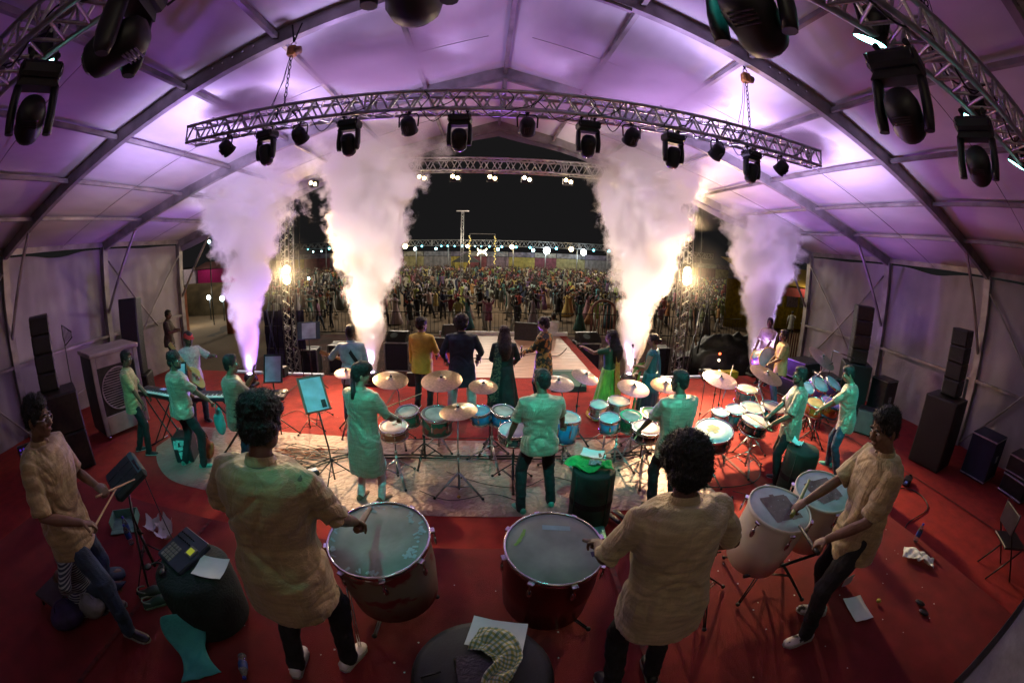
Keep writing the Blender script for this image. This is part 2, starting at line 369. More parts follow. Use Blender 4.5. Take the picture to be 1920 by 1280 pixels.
for k in range(len(FR) - 1):
    y0, y1 = FR[k], FR[k + 1]
    for s in (-1, 1):
        for i, x in enumerate(PUR):
            if x == 0 and s == 1: continue
            c = MB(); bar(c, T(s * x, y0 + .05, rz(x) - .10), T(s * x, y1 - .05, rz(x) - .10), 0.06, 0.06 if x else .09); tb(c, 'purlin', FRAMEM)
        c = MB(); bar(c, T(s * HALF, y0 + .07, EAVE - .06), T(s * HALF, y1 - .07, EAVE - .06), .08, .12); tb(c, 'eave_beam', FRAMEM)
        # roof sheet of this bay, sagging between purlins
        g = MB(); NX, NY = 64, 16; vs = []
        for j in range(NY + 1):
            for i in range(NX + 1):
                x = (HALF + .12) * i / NX; u = j / NY
                sag = 0.0
                for a_, b_ in zip(PUR, PUR[1:] + [HALF]):
                    if a_ <= x <= b_: sag = math.sin(PI * (x - a_) / (b_ - a_))
                z = rz(x) - 0.035 * math.sin(PI * u) * (.5 + sag) - 0.015 * sag + 0.012 * noise.noise(Vector((x * 1.3 * s, (y0 + u * 3) * 1.3, 2))) + .0
                vs.append(T(s * x, y0 + (y1 - y0) * u, z))
        fs = [(j * (NX + 1) + i, j * (NX + 1) + i + 1, (j + 1) * (NX + 1) + i + 1, (j + 1) * (NX + 1) + i) for j in range(NY) for i in range(NX)]
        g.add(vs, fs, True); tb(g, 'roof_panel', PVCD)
        # thin cross wires under the sheet
        w = MB(); w.tube([T(s * .3, y0 + 1.5, rz(.3) - .12), T(s * HALF, y0 + 1.5, EAVE - .12)], .006, 5); tb(w, 'roof_wire', FRAMEM)
        # side wall of this bay: hanging sheet with folds
        g = MB(); NX, NZ = 44, 26; vs = []
        zt, zb = EAVE - .16, -0.02
        for j in range(NZ + 1):
            for i in range(NX + 1):
                u = i / NX; v = j / NZ; yy = y0 + .09 + (y1 - y0 - .18) * u
                dr = 0.05 * v * math.sin(u * PI * 2) + 0.035 * noise.noise(Vector((u * 5, v * 2.2, k * 3.1 + s))) + .02 * noise.noise(Vector((u * 14, v * 3, k + s)))
                zz = zt + (zb - zt) * v - 0.10 * math.sin(PI * u) ** 4 * (1 - v) * (1 if k % 2 == 0 else .3)
                vs.append(T(s * (HALF + .06 + dr), yy, zz))
        fs = [(j * (NX + 1) + i, j * (NX + 1) + i + 1, (j + 1) * (NX + 1) + i + 1, (j + 1) * (NX + 1) + i) for j in range(NZ) for i in range(NX)]
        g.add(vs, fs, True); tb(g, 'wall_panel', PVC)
        c = MB(); bar(c, T(s * (HALF - .02), y0 + .08, 1.42), T(s * (HALF - .02), y1 - .08, 1.42), .05, .06); tb(c, 'wall_rail', FRAMEM)
        if k == 3 or k == 1:
            for za, zb_ in ((3.2, 0.1), (0.1, 3.2)):
                c = MB(); c.tube([T(s * (HALF - .06), y0 + .1, za), T(s * (HALF - .06), y1 - .1, zb_)], .022, 6); tb(c, 'cross_brace', FRAMEM)
        if k == 2:
            c = MB(); c.tube([T(s * (HALF - .05), y0 + .1, .15), T(s * (HALF - .05), y1 - .1, .62)], .022, 6); tb(c, 'cross_brace', FRAMEM)
# white gable sheet hanging in the front frame, leaving the dark opening below
g = MB(); vs = []; NX = 40
for i in range(NX + 1):
    x = -HALF + 2 * HALF * i / NX; vs.append(T(x, 9.99, rz(x) - .02)); vs.append(T(x, 9.99, rz(x) - (.36 + .04 * math.sin(i))))
g.add(vs, [(2 * i, 2 * i + 1, 2 * i + 3, 2 * i + 2) for i in range(NX)], True); tb(g, 'gable_strip', PVC)
# back wall of the tent behind the camera
g = MB(); vs = [T(-HALF, -2.3, 0), T(HALF, -2.3, 0), T(HALF, -2.3, EAVE), T(0, -2.3, RIDGE), T(-HALF, -2.3, EAVE)]
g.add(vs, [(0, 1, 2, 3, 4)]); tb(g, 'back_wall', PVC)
# lower grey skirt sheets hanging from the right rail
for nm, y0, y1, s in (('wall_skirt', 4.0, 6.55, 1), ('wall_skirt', 7.15, 9.5, -1)):
    g = MB(); NX, NZ = 30, 14; vs = []
    for j in range(NZ + 1):
        for i in range(NX + 1):
            u = i / NX; v = j / NZ
            vs.append(T(s * (HALF - .08 - .04 * noise.noise(Vector((u * 7, v * 2, 8))) - .03 * v), y0 + (y1 - y0) * u, 1.40 - 1.38 * v - .09 * math.sin(PI * u) * (1 - v)))
    g.add(vs, [(j * (NX + 1) + i, j * (NX + 1) + i + 1, (j + 1) * (NX + 1) + i + 1, (j + 1) * (NX + 1) + i) for j in range(NZ) for i in range(NX)], True)
    tb(g, nm, mat('grey_tarpaulin', (0.36, 0.32, 0.33), .7, 0, .12, 2, .3, 8))
# ================================================================ trusses
def unit_tube(name, r, m, n=6):
    b = MB(); b.tube([(0, 0, 0), (0, 0, 1)], r, n, False); return b.mesh(name, m)
BR1 = unit_tube('brace', 0.011, ALU); BR2 = unit_tube('brace', 0.013, ALU); CABM = mat('black_cable', (0.012, 0.012, 0.013), .5, 0, .1)
def box_truss(label, p0, p1, s, cell, mesh=BR1, r=0.02, group=None, name='light_truss', stuff=False, m=ALU, cat='truss'):
    p0 = Vector(p0); p1 = Vector(p1); t = thing(name, label, cat, p0, 0, group)
    d = p1 - p0; Ln = d.length; d.normalize()
    up = Vector((0, 0, 1)) if abs(d.z) < .9 else Vector((0, 1, 0))
    a = d.cross(up).normalized(); c = a.cross(d).normalized()
    cor = [(a * sx + c * sz) * s / 2 for sx, sz in ((-1, -1), (1, -1), (1, 1), (-1, 1))]
    for q in cor:
        b = MB(); b.tube([q, q + d * Ln], r, 8); b.build('chord', m, t)
    n = max(2, int(round(Ln / cell))); cell = Ln / n
    segs = []
    for k in range(4):
        q0, q1 = cor[k], cor[(k + 1) % 4]
        for i in range(n):
            u0, u1 = i * cell, (i + 1) * cell; um = (u0 + u1) / 2
            segs += [(q0 + d * u0, q1 + d * um), (q1 + d * um, q0 + d * u1)]
        for i in (0, n): segs.append((q0 + d * i * cell, q1 + d * i * cell))
        for i in range(5 * int(max(1, n / 12)), n, max(6, n // 3)):
            segs.append((q0 + d * (i * cell - .02), q1 + d * (i * cell - .02))); segs.append((q0 + d * (i * cell + .04), q1 + d * (i * cell + .04)))
    if stuff:
        b = MB()
        for u, v in segs: b.tube([u, v], mesh, 5, False)
        tag(b.build('bracing', m, t), kind='stuff')
    else:
        for u, v in segs: shared('brace', mesh, t, align(u, v))
    return t
main_t = box_truss('silver box truss hung across the stage, carrying the nearer full row of lamps', (-3.38, 3.86, 4.375), (3.93, 3.86, 4.375), 0.19, 0.22)
near_t = box_truss('silver box truss close above the camera, its ends in the upper corners', (-4.9, 1.2, 4.44), (5.1, 1.2, 4.44), 0.25, 0.27, BR2, .024)
back_t = box_truss('silver box truss at the stage mouth, behind the smoke jets', (-4.9, 9.9, 5.05), (5.7, 9.9, 5.05), 0.30, 0.32, BR2, .024)

# hoists and chains
CHAIN = mat('dark_chain', (0.03, 0.028, 0.027), .4, .8, .2)
ORANGE = mat('hoist_orange', (0.45, 0.2, 0.05), .5, 0, .3, 20)
def chain_mesh(L):
    b = MB(); n = int(L / .055)
    for i in range(n):
        z = -i * .055; M = Matrix.Rotation(PI / 2 * (i % 2), 4, 'Z')
        pts = [M @ Vector((0.016 * math.cos(a), 0, z - .03 + .034 * math.sin(a))) for a in [2 * PI * k / 8 for k in range(9)]]
        b.tube(pts, .006, 4, False)
    return b
for lab, x, ztop, zbot, tx in (('chain hoist holding the left end of the front truss', -2.12, 5.42, 4.48, -2.25), ('chain hoist holding the right end of the front truss', 2.86, 5.42, 4.48, 2.95)):
    t = thing('chain_hoist', lab, 'hoist', (x, 3.86, ztop))
    b = MB(); b.tube([(-.06, 0, .1), (0, 0, -.14)], .012, 6); b.tube([(.06, 0, .1), (0, 0, -.14)], .012, 6); b.build('sling', BLACKC, t)
    b = MB(); b.tube([Vector((.03 * math.cos(a), 0, -.17 + .03 * math.sin(a))) for a in [k * .6 for k in range(9)]], .008, 6); b.build('hook', STEEL, t)
    b = MB(); b.bbox(-.055, .055, -.05, .05, -.32, -.20, .02); b.build('motor_body', ORANGE, t)
    b = MB(); b.lathe([(0, -.04), (.045, -.04), (.05, 0), (.045, .04), (0, .04)], 14, Matrix.Translation((.06, 0, -.26)) @ Matrix.Rotation(PI / 2, 4, 'Y')); b.build('motor_cover', mat('hoist_brown', (.2, .1, .05), .5), t)
    b = chain_mesh(ztop - zbot - .38); b.v = [(v[0], v[1], v[2] - .32) for v in b.v]; b.build('chain', CHAIN, t)
    b = MB()
    b.tube([(-.02, 0, -.32), (-.05, .01, -.6), (-.14 + (tx - x) * .3, 0, zbot - ztop)], .004, 5); b.tube([(-.03, .02, -.32), (-.07, .02, -.6), (-.17, .02, zbot - ztop)], .004, 5)
    b.build('control_cable', CABM, t)
    b = MB(); b.tube([(0, 0, zbot - ztop + .06), (-.13, .06, zbot - ztop - .1)], .009, 6); b.tube([(0, 0, zbot - ztop + .06), (.13, .06, zbot - ztop - .1)], .009, 6); b.build('bridle', BLACKC, t)
# chains of the near truss, upper right corner
t = thing('hanging_chain', 'pair of dark chains running up from the near truss in the upper right', 'chain', (2.75, 1.25, 6.0))
for dx in (0, .06):
    b = chain_mesh(1.45); b.v = [(v[0] + dx, v[1] + dx, v[2]) for v in b.v]; b.build('chain', CHAIN, t)
b = MB(); b.tube([(.12, 0, 0), (.16, .05, -1.4)], .004, 5); b.build('control_cable', CABM, t)

# ================================================================ fixtures
LENSG = mat('lamp_lens', (0.25, 0.22, 0.28), .08, .3, .1, 5, coat=.6)
HEADM = mat('moving_head_shell', (0.012, 0.012, 0.014), .5, 0, .2, 6)
def moving_head(label, loc, s=1.0, pan=0.0, tilt=0.0, group='moving heads on the front truss', big=False):
    """hangs from loc, base upwards; tilt 0 points straight down"""
    t = thing('moving_head', label, 'stage light', loc, pan, group)
    k = s
    b = MB(); b.bbox(-.15 * k, .15 * k, -.11 * k, .11 * k, -.13 * k, -.03 * k, .025 * k); b.build('base', HEADM, t)
    for sx in (-1, 1):
        b = MB(); b.tube([(sx * .09 * k, 0, -.03 * k), (sx * .09 * k, 0, .05 * k)], .013 * k, 6); b.tube([(sx * .09 * k, -.03 * k, .035 * k), (sx * .09 * k, .03 * k, .035 * k)], .02 * k, 8); b.build('clamp', BLACKM, t)
        b = MB(); b.tube([(sx * .13 * k, -.11 * k, -.05 * k), (sx * .13 * k, -.15 * k, -.07 * k), (sx * .13 * k, -.11 * k, -.1 * k)], .008 * k, 5); b.build('carry_handle', BLACKM, t)
    b = MB(); b.loft([[(x * k, y * k, -.13 * k) for x, y in ((-.12, -.07), (.12, -.07), (.12, .07), (-.12, .07))], [(x * k, y * k, -.17 * k) for x, y in ((-.15, -.06), (.15, -.06), (.15, .06), (-.15, .06))]], True, False); b.build('yoke', HEADM, t)
    for sx in (-1, 1):
        b = MB(); rings = []
        for z, w, o in ((-.16, .055, .0), (-.24, .06, .005), (-.33, .062, .008), (-.40, .055, .004), (-.44, .03, 0)):
            rings.append([Vector(((sx * (.128 + o) + u * .03) * k, v * w * k, z * k)) for u, v in [(math.cos(a), math.sin(a)) for a in [2 * PI * i / 10 for i in range(10)]]])
        b.loft(rings); b.build('yoke_arm', HEADM, t)
    M = Matrix.Translation((0, 0, -.34 * k)) @ Matrix.Rotation(tilt, 4, 'X')
    b = MB(); prof = [(0, .13), (.055, .125), (.085, .10), (.098, .05), (.10, 0), (.095, -.06), (.10, -.10), (.085, -.15), (.078, -.155)]
    b.lathe([(r * k, z * k) for r, z in prof], 18, M); h = b.build('head', HEADM, t)
    b = MB(); b.lathe([(.08 * k, -.150 * k), (.06 * k, -.175 * k), (.03 * k, -.187 * k), (0.0005, -.19 * k)], 18, M); b.build('lens', LENSG, h)
    b = MB(); 
    for q in range(4): b.bbox(-.05 * k, .05 * k, -.099 * k, -.094 * k, (.02 + q * .02) * k, (.03 + q * .02) * k, .002, M)
    b.build('vent', BLACKP, h)
    return t
def wash_can(label, loc, s=1.0, pan=0.0, tilt=0.3, lit=None, group='small wash lamps on the front truss'):
    t = thing('wash_lamp', label, 'stage light', loc, pan, group); k = s
    b = MB(); b.tube([(-.10 * k, 0, -.16 * k), (-.105 * k, 0, -.05 * k), (-.08 * k, 0, -.02 * k), (.08 * k, 0, -.02 * k), (.105 * k, 0, -.05 * k), (.10 * k, 0, -.16 * k)], .009 * k, 6)
    b.tube([(0, 0, -.02 * k), (0, 0, .04 * k)], .015 * k, 6); b.build('bracket', BLACKM, t)
    M = Matrix.Translation((0, 0, -.15 * k)) @ Matrix.Rotation(tilt, 4, 'X')
    b = MB(); b.lathe([(0.001, .09 * k), (.06 * k, .085 * k), (.08 * k, .05 * k), (.084 * k, -.05 * k), (.092 * k, -.075 * k), (.085 * k, -.08 * k)], 16, M); h = b.build('lamp_body', HEADM, t)
    for q in range(3):
        b = MB(); b.bbox(-.02 * k + q * .02 * k - .012 * k, -.02 * k + q * .02 * k, -.096 * k, -.08 * k, -.03 * k, .05 * k, .002, M); b.build('cooling_fin', BLACKM, h)
    b = MB(); b.lathe([(.085 * k, -.076 * k), (0.0005, -.078 * k)], 16, M); b.build('lens', lit or LENSG, h)
    return t
order_m = ['leftmost', 'second from left', 'left of centre', 'right of centre', 'second from right', 'rightmost']
for i, (x, tl) in enumerate(((-2.28, .35), (-1.35, .45), (-.27, .55), (.95, .55), (1.85, .35), (2.85, .35))):
    moving_head('black moving head lamp hanging from the front truss, %s of six' % order_m[i], (x, 3.84, 4.25), .74, 0.08 * (i - 2.5), tl)
names_w = ['left end', 'between the first and second moving heads', 'between the second and third moving heads', 'near the truss centre', 'between the fourth and fifth moving heads', 'between the fifth and sixth moving heads', 'right end']
for i, x in enumerate((-2.78, -1.87, -.75, .36, 1.38, 2.36, 3.27)):
    wash_can('small black wash lamp under the front truss, ' + names_w[i], (x, 3.80, 4.26), .92, .12 * (i - 3), .9)
# near truss fixtures
GLOW = mat('teal_lamp_lens', (.2, .8, .7), .2, emit=(0.30, 1.0, 0.85), es=14.0)
for lab, x, tl, s, pan in (('large black moving head at the far upper left, lower of the left pair', -2.52, 1.2, 1.0, 1.15), ('large black moving head in the upper left, its head swung down right', -1.66, 1.25, 1.12, 1.9),
                  ('large black moving head cut by the top edge, left of centre', -.28, 1.2, 1.05, 0), ('biggest black moving head at the top edge, right of centre', .98, 1.2, 1.15, -1.0),
                  ('black moving head hanging in the upper right between two lit teal cans', 2.0, 1.25, 1.05, -1.25), ('black moving head at the far upper right near the frame edge', 3.06, 1.25, 1.0, -1.3)):
    moving_head(lab, (x, 1.22, 4.17 if abs(x) > 1.9 else 4.22 if abs(x) < .5 else 4.33), s, pan, tl, 'moving heads on the near truss')
for lab, x, y in (('lit teal wash can above the far upper left moving head', -2.84, 1.36), ('lit teal wash can hanging in the upper right, leftmost of three', 2.05, 1.36), ('lit teal wash can in the upper right, middle of three', 3.46, 1.36), ('lit teal wash can cut by the right edge of the picture', 4.75, 1.36)):
    wash_can(lab, (x, y, 4.60), 1.25, 0, .50, GLOW, 'lit teal cans on the near truss')
# cables looped on the trusses
random.seed(3)
def cable(name, pts, r=0.006, label=None, group=None, m=CABM, n=5, parent=None, sub=6):
    P = [Vector(p) for p in pts]; out = []
    for i in range(len(P) - 1):
        a, b_, c, d = P[max(i - 1, 0)], P[i], P[i + 1], P[min(i + 2, len(P) - 1)]
        for k in range(sub):
            t = k / sub
            out.append(0.5 * ((2 * b_) + (c - a) * t + (2 * a - 5 * b_ + 4 * c - d) * t * t + (3 * b_ - a - 3 * c + d) * t ** 3))
    out.append(P[-1]); b = MB(); b.tube(out, r, n, False); o = b.build(name, m, parent)
    if label: tag(o, label, 'cable', group)
    return o
ORD = ['first', 'second', 'third', 'fourth', 'fifth', 'sixth', 'seventh', 'eighth', 'ninth', 'tenth', 'eleventh', 'twelfth', 'thirteenth', 'fourteenth']
xs = [-2.78, -2.28, -1.87, -1.35, -.75, -.27, .36, .95, 1.38, 1.85, 2.36, 2.85, 3.27]
for i in range(len(xs) - 1):
    a, c = xs[i], xs[i + 1]
    pts = [(a, 3.78, 4.22), (a + .08, 3.76, 4.30 + random.uniform(-.05, .1)), ((a + c) / 2, 3.75, 4.16 + random.uniform(-.05, .1)), (c - .07, 3.76, 4.30), (c, 3.8, 4.2)]
    cable('lamp_cable', pts, .005, 'black cable looping under the front truss, %s lamp gap from the left' % ORD[i], 'cables looped on the front truss')
for i in range(9):
    x = -3 + i * .78; pts = [(x, 3.76, 4.5), (x + .1, 3.74, 4.40), (x + .03, 3.74, 4.27), (x + .28, 3.75, 4.33), (x + .4, 3.76, 4.47)]
    cable('lamp_cable', pts, .005, 'black cable woven through the upper part of the front truss, %s from the left' % ORD[i], 'cables looped on the front truss')
for s in (-1, 1):
    pts = [(s * (1.2 + .5 * i), 1.22 + .1 * math.sin(i * 2.1), 4.42 + .09 * math.sin(i * 1.7)) for i in range(7)]
    cable('truss_cable', pts, .008, 'black cable threaded through the near truss on the %s' % ('right' if s > 0 else 'left'))
    pts = [(s * (1.0 + .45 * i), 1.1, 4.33 + .13 * math.sin(i * 2.9)) for i in range(8)]
    cable('truss_cable', pts, .008, 'slack black cable drooping along the near truss on the %s' % ('right' if s > 0 else 'left'))
# flood lamps under the stage-mouth truss
FLOODG = mat('flood_lamp_glow', (1, .8, .5), .3, emit=(1.0, 0.74, 0.38), es=22)
labs = ['far left', 'second from left', 'third from left', 'just left of centre', 'just right of centre', 'third from right', 'second from right', 'far right']
for i, x in enumerate((-4.35, -3.2, -1.55, -.75, .13, .95, 1.95, 3.1)):
    t = thing('blinder_lamp', 'small glowing two-lens blinder lamp under the stage-mouth truss, %s' % labs[i], 'stage light', (x, 9.85, 4.87), 0, 'blinders under the stage-mouth truss')
    b = MB(); b.tube([(0, 0, .03), (0, 0, -.06)], .015, 6); b.bbox(-.13, .13, -.04, .06, -.24, -.06, .02); b.build('housing', BLACKM, t)
    for sx in (-1, 1):
        b = MB(); b.ell((sx * .06, -.045, -.14 - .02 * sx), .045, .02, .045, 10, 6); b.build('lens', FLOODG, t)
t = thing('flood_lamp', 'brightest round flood lamp under the right end of the stage-mouth truss', 'stage light', (5.45, 9.85, 4.72))
b = MB(); b.lathe([(0.001, -.1), (.1, -.08), (.14, 0), (.13, 0.01)], 18, Matrix.Rotation(PI / 2, 4, 'X')); b.tube([(0, 0, .12), (0, 0, .25)], .02, 6); b.build('housing', BLACKM, t)
b = MB(); b.ell((0, -.02, 0), .115, .05, .115, 16, 8); b.build('lens', mat('bright_flood_glow', (1, .85, .6), .3, emit=(1.0, 0.78, 0.40), es=28), t)
# lamps hung low between the jets on both scaffold towers
BRG = MAT['bright_flood_glow']
for lab, x, z in (('pair of stacked flood lamps glowing on the right scaffold tower', 6.05, 2.55), ('pair of stacked flood lamps glowing on the left scaffold tower', -5.9, 2.40)):
    t = thing('flood_lamp_pair', lab, 'stage light', (x, 11.4, z))
    b = MB(); b.bbox(-.16, .16, 0, .12, -.36, .34, .02); b.build('housing', BLACKM, t)
    for dz in (-.18, .14):
        b = MB(); b.ell((0, -.03, dz), .12, .05, .12, 14, 8); b.build('lens', BRG, t)

# ================================================================ smoke jets
def smoke_mat(name, dens, seed, H=6.1, r0=.045, k=.24, soft=.10, fade0=4.6, lean=(0, 0), curl=1.0, fine=1.0):
    m = bpy.data.materials.new(name); m.use_nodes = True; nt = m.node_tree; N = nt.nodes; L = nt.links; N.clear()
    out = N.new('ShaderNodeOutputMaterial'); pv = N.new('ShaderNodeVolumePrincipled'); L.new(pv.outputs[0], out.inputs['Volume'])
    pv.inputs['Color'].default_value = (0.985, 0.97, 0.985, 1); pv.inputs['Anisotropy'].default_value = 0.0
    tc = N.new('ShaderNodeTexCoord'); sp = N.new('ShaderNodeSeparateXYZ'); L.new(tc.outputs['Object'], sp.inputs[0])
    def mth(op, a, b_=None, c=None, clamp=False):
        n = N.new('ShaderNodeMath'); n.operation = op; n.use_clamp = clamp
        for i, v in enumerate((a, b_, c)):
            if v is None: continue
            if isinstance(v, (int, float)): n.inputs[i].default_value = v
            else: L.new(v, n.inputs[i])
        return n.outputs[0]
    x, y, z = sp.outputs
    x = mth('SUBTRACT', x, mth('MULTIPLY', z, lean[0])); y = mth('SUBTRACT', y, mth('MULTIPLY', z, lean[1]))
    r = mth('SQRT', mth('ADD', mth('MULTIPLY', x, x), mth('MULTIPLY', y, y)))
    off = N.new('ShaderNodeVectorMath'); off.operation = 'ADD'; off.inputs[1].default_value = (seed * 7.3, seed * 3.1, seed * -5.7); L.new(tc.outputs['Object'], off.inputs[0])
    def nz(scale, det, ro=.55):
        n = N.new('ShaderNodeTexNoise'); n.inputs['Scale'].default_value = scale; n.inputs['Detail'].default_value = det; n.inputs['Roughness'].default_value = ro; L.new(off.outputs[0], n.inputs[0]); return n.outputs[0]
    n1 = mth('SUBTRACT', nz(.9, 1), .5); n2 = mth('SUBTRACT', nz(2.7 * fine, 6, .60), .5)
    amp = mth('MULTIPLY_ADD', mth('POWER', mth('MAXIMUM', mth('MINIMUM', z, 4.2), 0.0), 1.5), .12, .02); zt = mth('MAXIMUM', mth('SUBTRACT', z, 3.9), 0.0)
    R = mth('ADD', mth('MULTIPLY_ADD', z, k, r0), mth('MULTIPLY', mth('MULTIPLY', zt, zt), .12))
    disp = mth('MULTIPLY', mth('ADD', mth('MULTIPLY', n1, 1.6 * curl), mth('MULTIPLY', n2, 2.1)), amp)
    s = mth('SUBTRACT', mth('ADD', R, disp), r)
    sf = mth('ADD', mth('MULTIPLY_ADD', z, soft * .22, .012), mth('MULTIPLY', zt, .22))
    d = mth('DIVIDE', s, sf, None, True)
    top = mth('DIVIDE', mth('SUBTRACT', H, z), H - fade0, None, True)
    den = mth('MULTIPLY', mth('MULTIPLY', d, top), mth('DIVIDE', dens, mth('MULTIPLY_ADD', z, .32, .35)))
    n4 = nz(2.1, 6, .62); den = mth('MULTIPLY', den, mth('MAXIMUM', mth('MULTIPLY_ADD', n4, 5.2, -1.75), 0.10))
    L.new(den, pv.inputs['Density'])
    return m
SM = []
for i, ((x, y), (lab, dens, H, kk, ln)) in enumerate(zip(JETS, (
        ('far left smoke jet, violet and thinning upward', 4.6, 5.55, .225, (.055, 0)), ('dense white smoke jet left of centre behind the guitarist', 7.0, 5.6, .235, (-.01, 0)),
        ('dense white smoke jet right of centre between the two women', 7.0, 5.6, .235, (.02, 0)), ('far right smoke jet, lilac, behind the two men by the wall', 4.6, 5.55, .27, (.02, 0))))):
    mt = smoke_mat('jet_smoke_%d' % i, dens, i + 1.3, H, k=kk, lean=ln, fade0=H - 1.2)
    b = MB(); prof = [(0.30, 0.30), (0.55, .9), (1.0, 2.0), (1.5, 3.2), (2.1, 4.3), (2.5, 4.8), (2.3, 5.1)]
    if H > 5.2: prof.append((1.9, 5.5))
    b.loft([[Vector((r * math.cos(2 * PI * q / 16) + ln[0] * z, r * math.sin(2 * PI * q / 16), z)) for q in range(16)] for r, z in prof], True, False)
    o = b.build('smoke_jet', mt, None, (x, y, 0)); tag(o, lab, 'smoke jet', 'smoke jets along the stage front'); o['kind'] = 'stuff'
# fog machines
for i, (x, y) in enumerate(JETS):
    t = thing('fog_machine', ['black round fog machine left of the stacked music stand', 'black fog machine hidden behind the guitarist with the strap', 'black fog machine between the two women singers', 'black fog machine behind the snare drum player at the right'][i], 'fog machine', (x, y, .01), 0, 'fog machines at the stage front')
    b = MB(); b.bbox(-.17, .17, -.2, .14, 0, .07, .02); b.build('base_plate', BLACKP, t)
    b = MB(); b.lathe([(.10, .07), (.16, .12), (.17, .2), (.13, .27), (.07, .285), (.06, .27)], 18); b.build('nozzle_housing', BLACKP, t)
    b = MB(); b.tube([Vector((.2 * math.cos(a), .02, .12 + .22 * math.sin(a))) for a in [PI * q / 10 for q in range(11)]], .016, 6); b.build('handle', BLACKM, t)
    b = MB(); b.lathe([(.06, .288), (.0005, .29)], 14); b.build('jet_light', mat('jet_light_glow', (.8, .6, 1), .3, emit=(.85, .6, 1.0), es=30), t)

# haze balls added as flood halos; roof smoke with shade put into its colour
def haze_mat(name, dens, col=(.97, .95, .95), noise_=0.0, rad=1.0, seed=0):
    m = bpy.data.materials.new(name); m.use_nodes = True; nt = m.node_tree; N = nt.nodes; L = nt.links; N.clear()
    out = N.new('ShaderNodeOutputMaterial'); pv = N.new('ShaderNodeVolumePrincipled'); L.new(pv.outputs[0], out.inputs['Volume']); pv.inputs['Color'].default_value = (*col, 1)
    tc = N.new('ShaderNodeTexCoord'); ln = N.new('ShaderNodeVectorMath'); ln.operation = 'LENGTH'
    L.new(tc.outputs['Object'], ln.inputs[0])
    mr = N.new('ShaderNodeMapRange'); mr.inputs[1].default_value = rad; mr.inputs[2].default_value = rad * .25; mr.inputs[3].default_value = 0; mr.inputs[4].default_value = 1
    if noise_:
        of = N.new('ShaderNodeVectorMath'); of.operation = 'ADD'; of.inputs[1].default_value = (seed * 3.3, seed, 0); L.new(tc.outputs['Object'], of.inputs[0])
        nz = N.new('ShaderNodeTexNoise'); nz.inputs['Scale'].default_value = 2.4 / rad; nz.inputs['Detail'].default_value = 5; L.new(of.outputs[0], nz.inputs[0])
        ma = N.new('ShaderNodeMath'); ma.operation = 'MULTIPLY_ADD'; ma.inputs[1].default_value = noise_ * rad; L.new(nz.outputs[0], ma.inputs[0]); L.new(ln.outputs['Value'], ma.inputs[2])
        sb = N.new('ShaderNodeMath'); sb.operation = 'SUBTRACT'; sb.inputs[1].default_value = noise_ * rad * .5; L.new(ma.outputs[0], sb.inputs[0]); L.new(sb.outputs[0], mr.inputs[0]); mr.inputs[2].default_value = rad * .6
    else: L.new(ln.outputs['Value'], mr.inputs[0])
    mu = N.new('ShaderNodeMath'); mu.operation = 'MULTIPLY'; mu.inputs[1].default_value = dens; L.new(mr.outputs[0], mu.inputs[0]); L.new(mu.outputs[0], pv.inputs['Density'])
    return m
for lab, c, r_, p in (('thin warm haze glowing round the right tower floods', (6.05, 11.0, 2.55), 1.3, 55), ('thin warm haze glowing round the left tower floods', (-5.9, 11.0, 2.4), 1.3, 55), ('thin warm haze glowing round the brightest flood under the truss', (5.45, 9.5, 4.72), 1.0, 45)):
    b = MB(); b.ell((0, 0, 0), r_, r_, r_, 14, 8); o = b.build('lamp_haze', haze_mat('lamp_haze_mat', .10, rad=r_), None, c); tag(o, lab, 'haze', kind='stuff')
    point('flood_halo_light', (c[0], c[1] + .12, c[2]), p, (1.0, .72, .34), .12)  # point light added inside each haze ball to light the halo
for i, (lab, c, sx, sy, sz) in enumerate((('shade-coloured mauve drift of smoke under the roof left of the ridge', (-1.45, 4.75, 5.32), 1.25, .8, .26), ('shade-coloured mauve drift of smoke under the roof right of the ridge', (1.95, 4.85, 5.2), 1.3, .8, .28), ('shade-coloured mauve drift of smoke above the left end of the front truss', (-2.9, 4.35, 4.78), .8, .6, .22), ('shade-coloured mauve drift of smoke above the right end of the front truss', (3.9, 4.3, 4.62), .9, .6, .24))):
    b = MB(); b.ell((0, 0, 0), 1, 1, 1, 18, 10); o = b.build('smoke_drift', haze_mat('shaded_smoke_drift_mat', 5.5, (.50, .38, .46), .9, .95, i + 1), None, c); o.scale = (sx, sy, sz); tag(o, lab, 'smoke', kind='stuff')  # smoke colour darkened to paint its shade against the roof
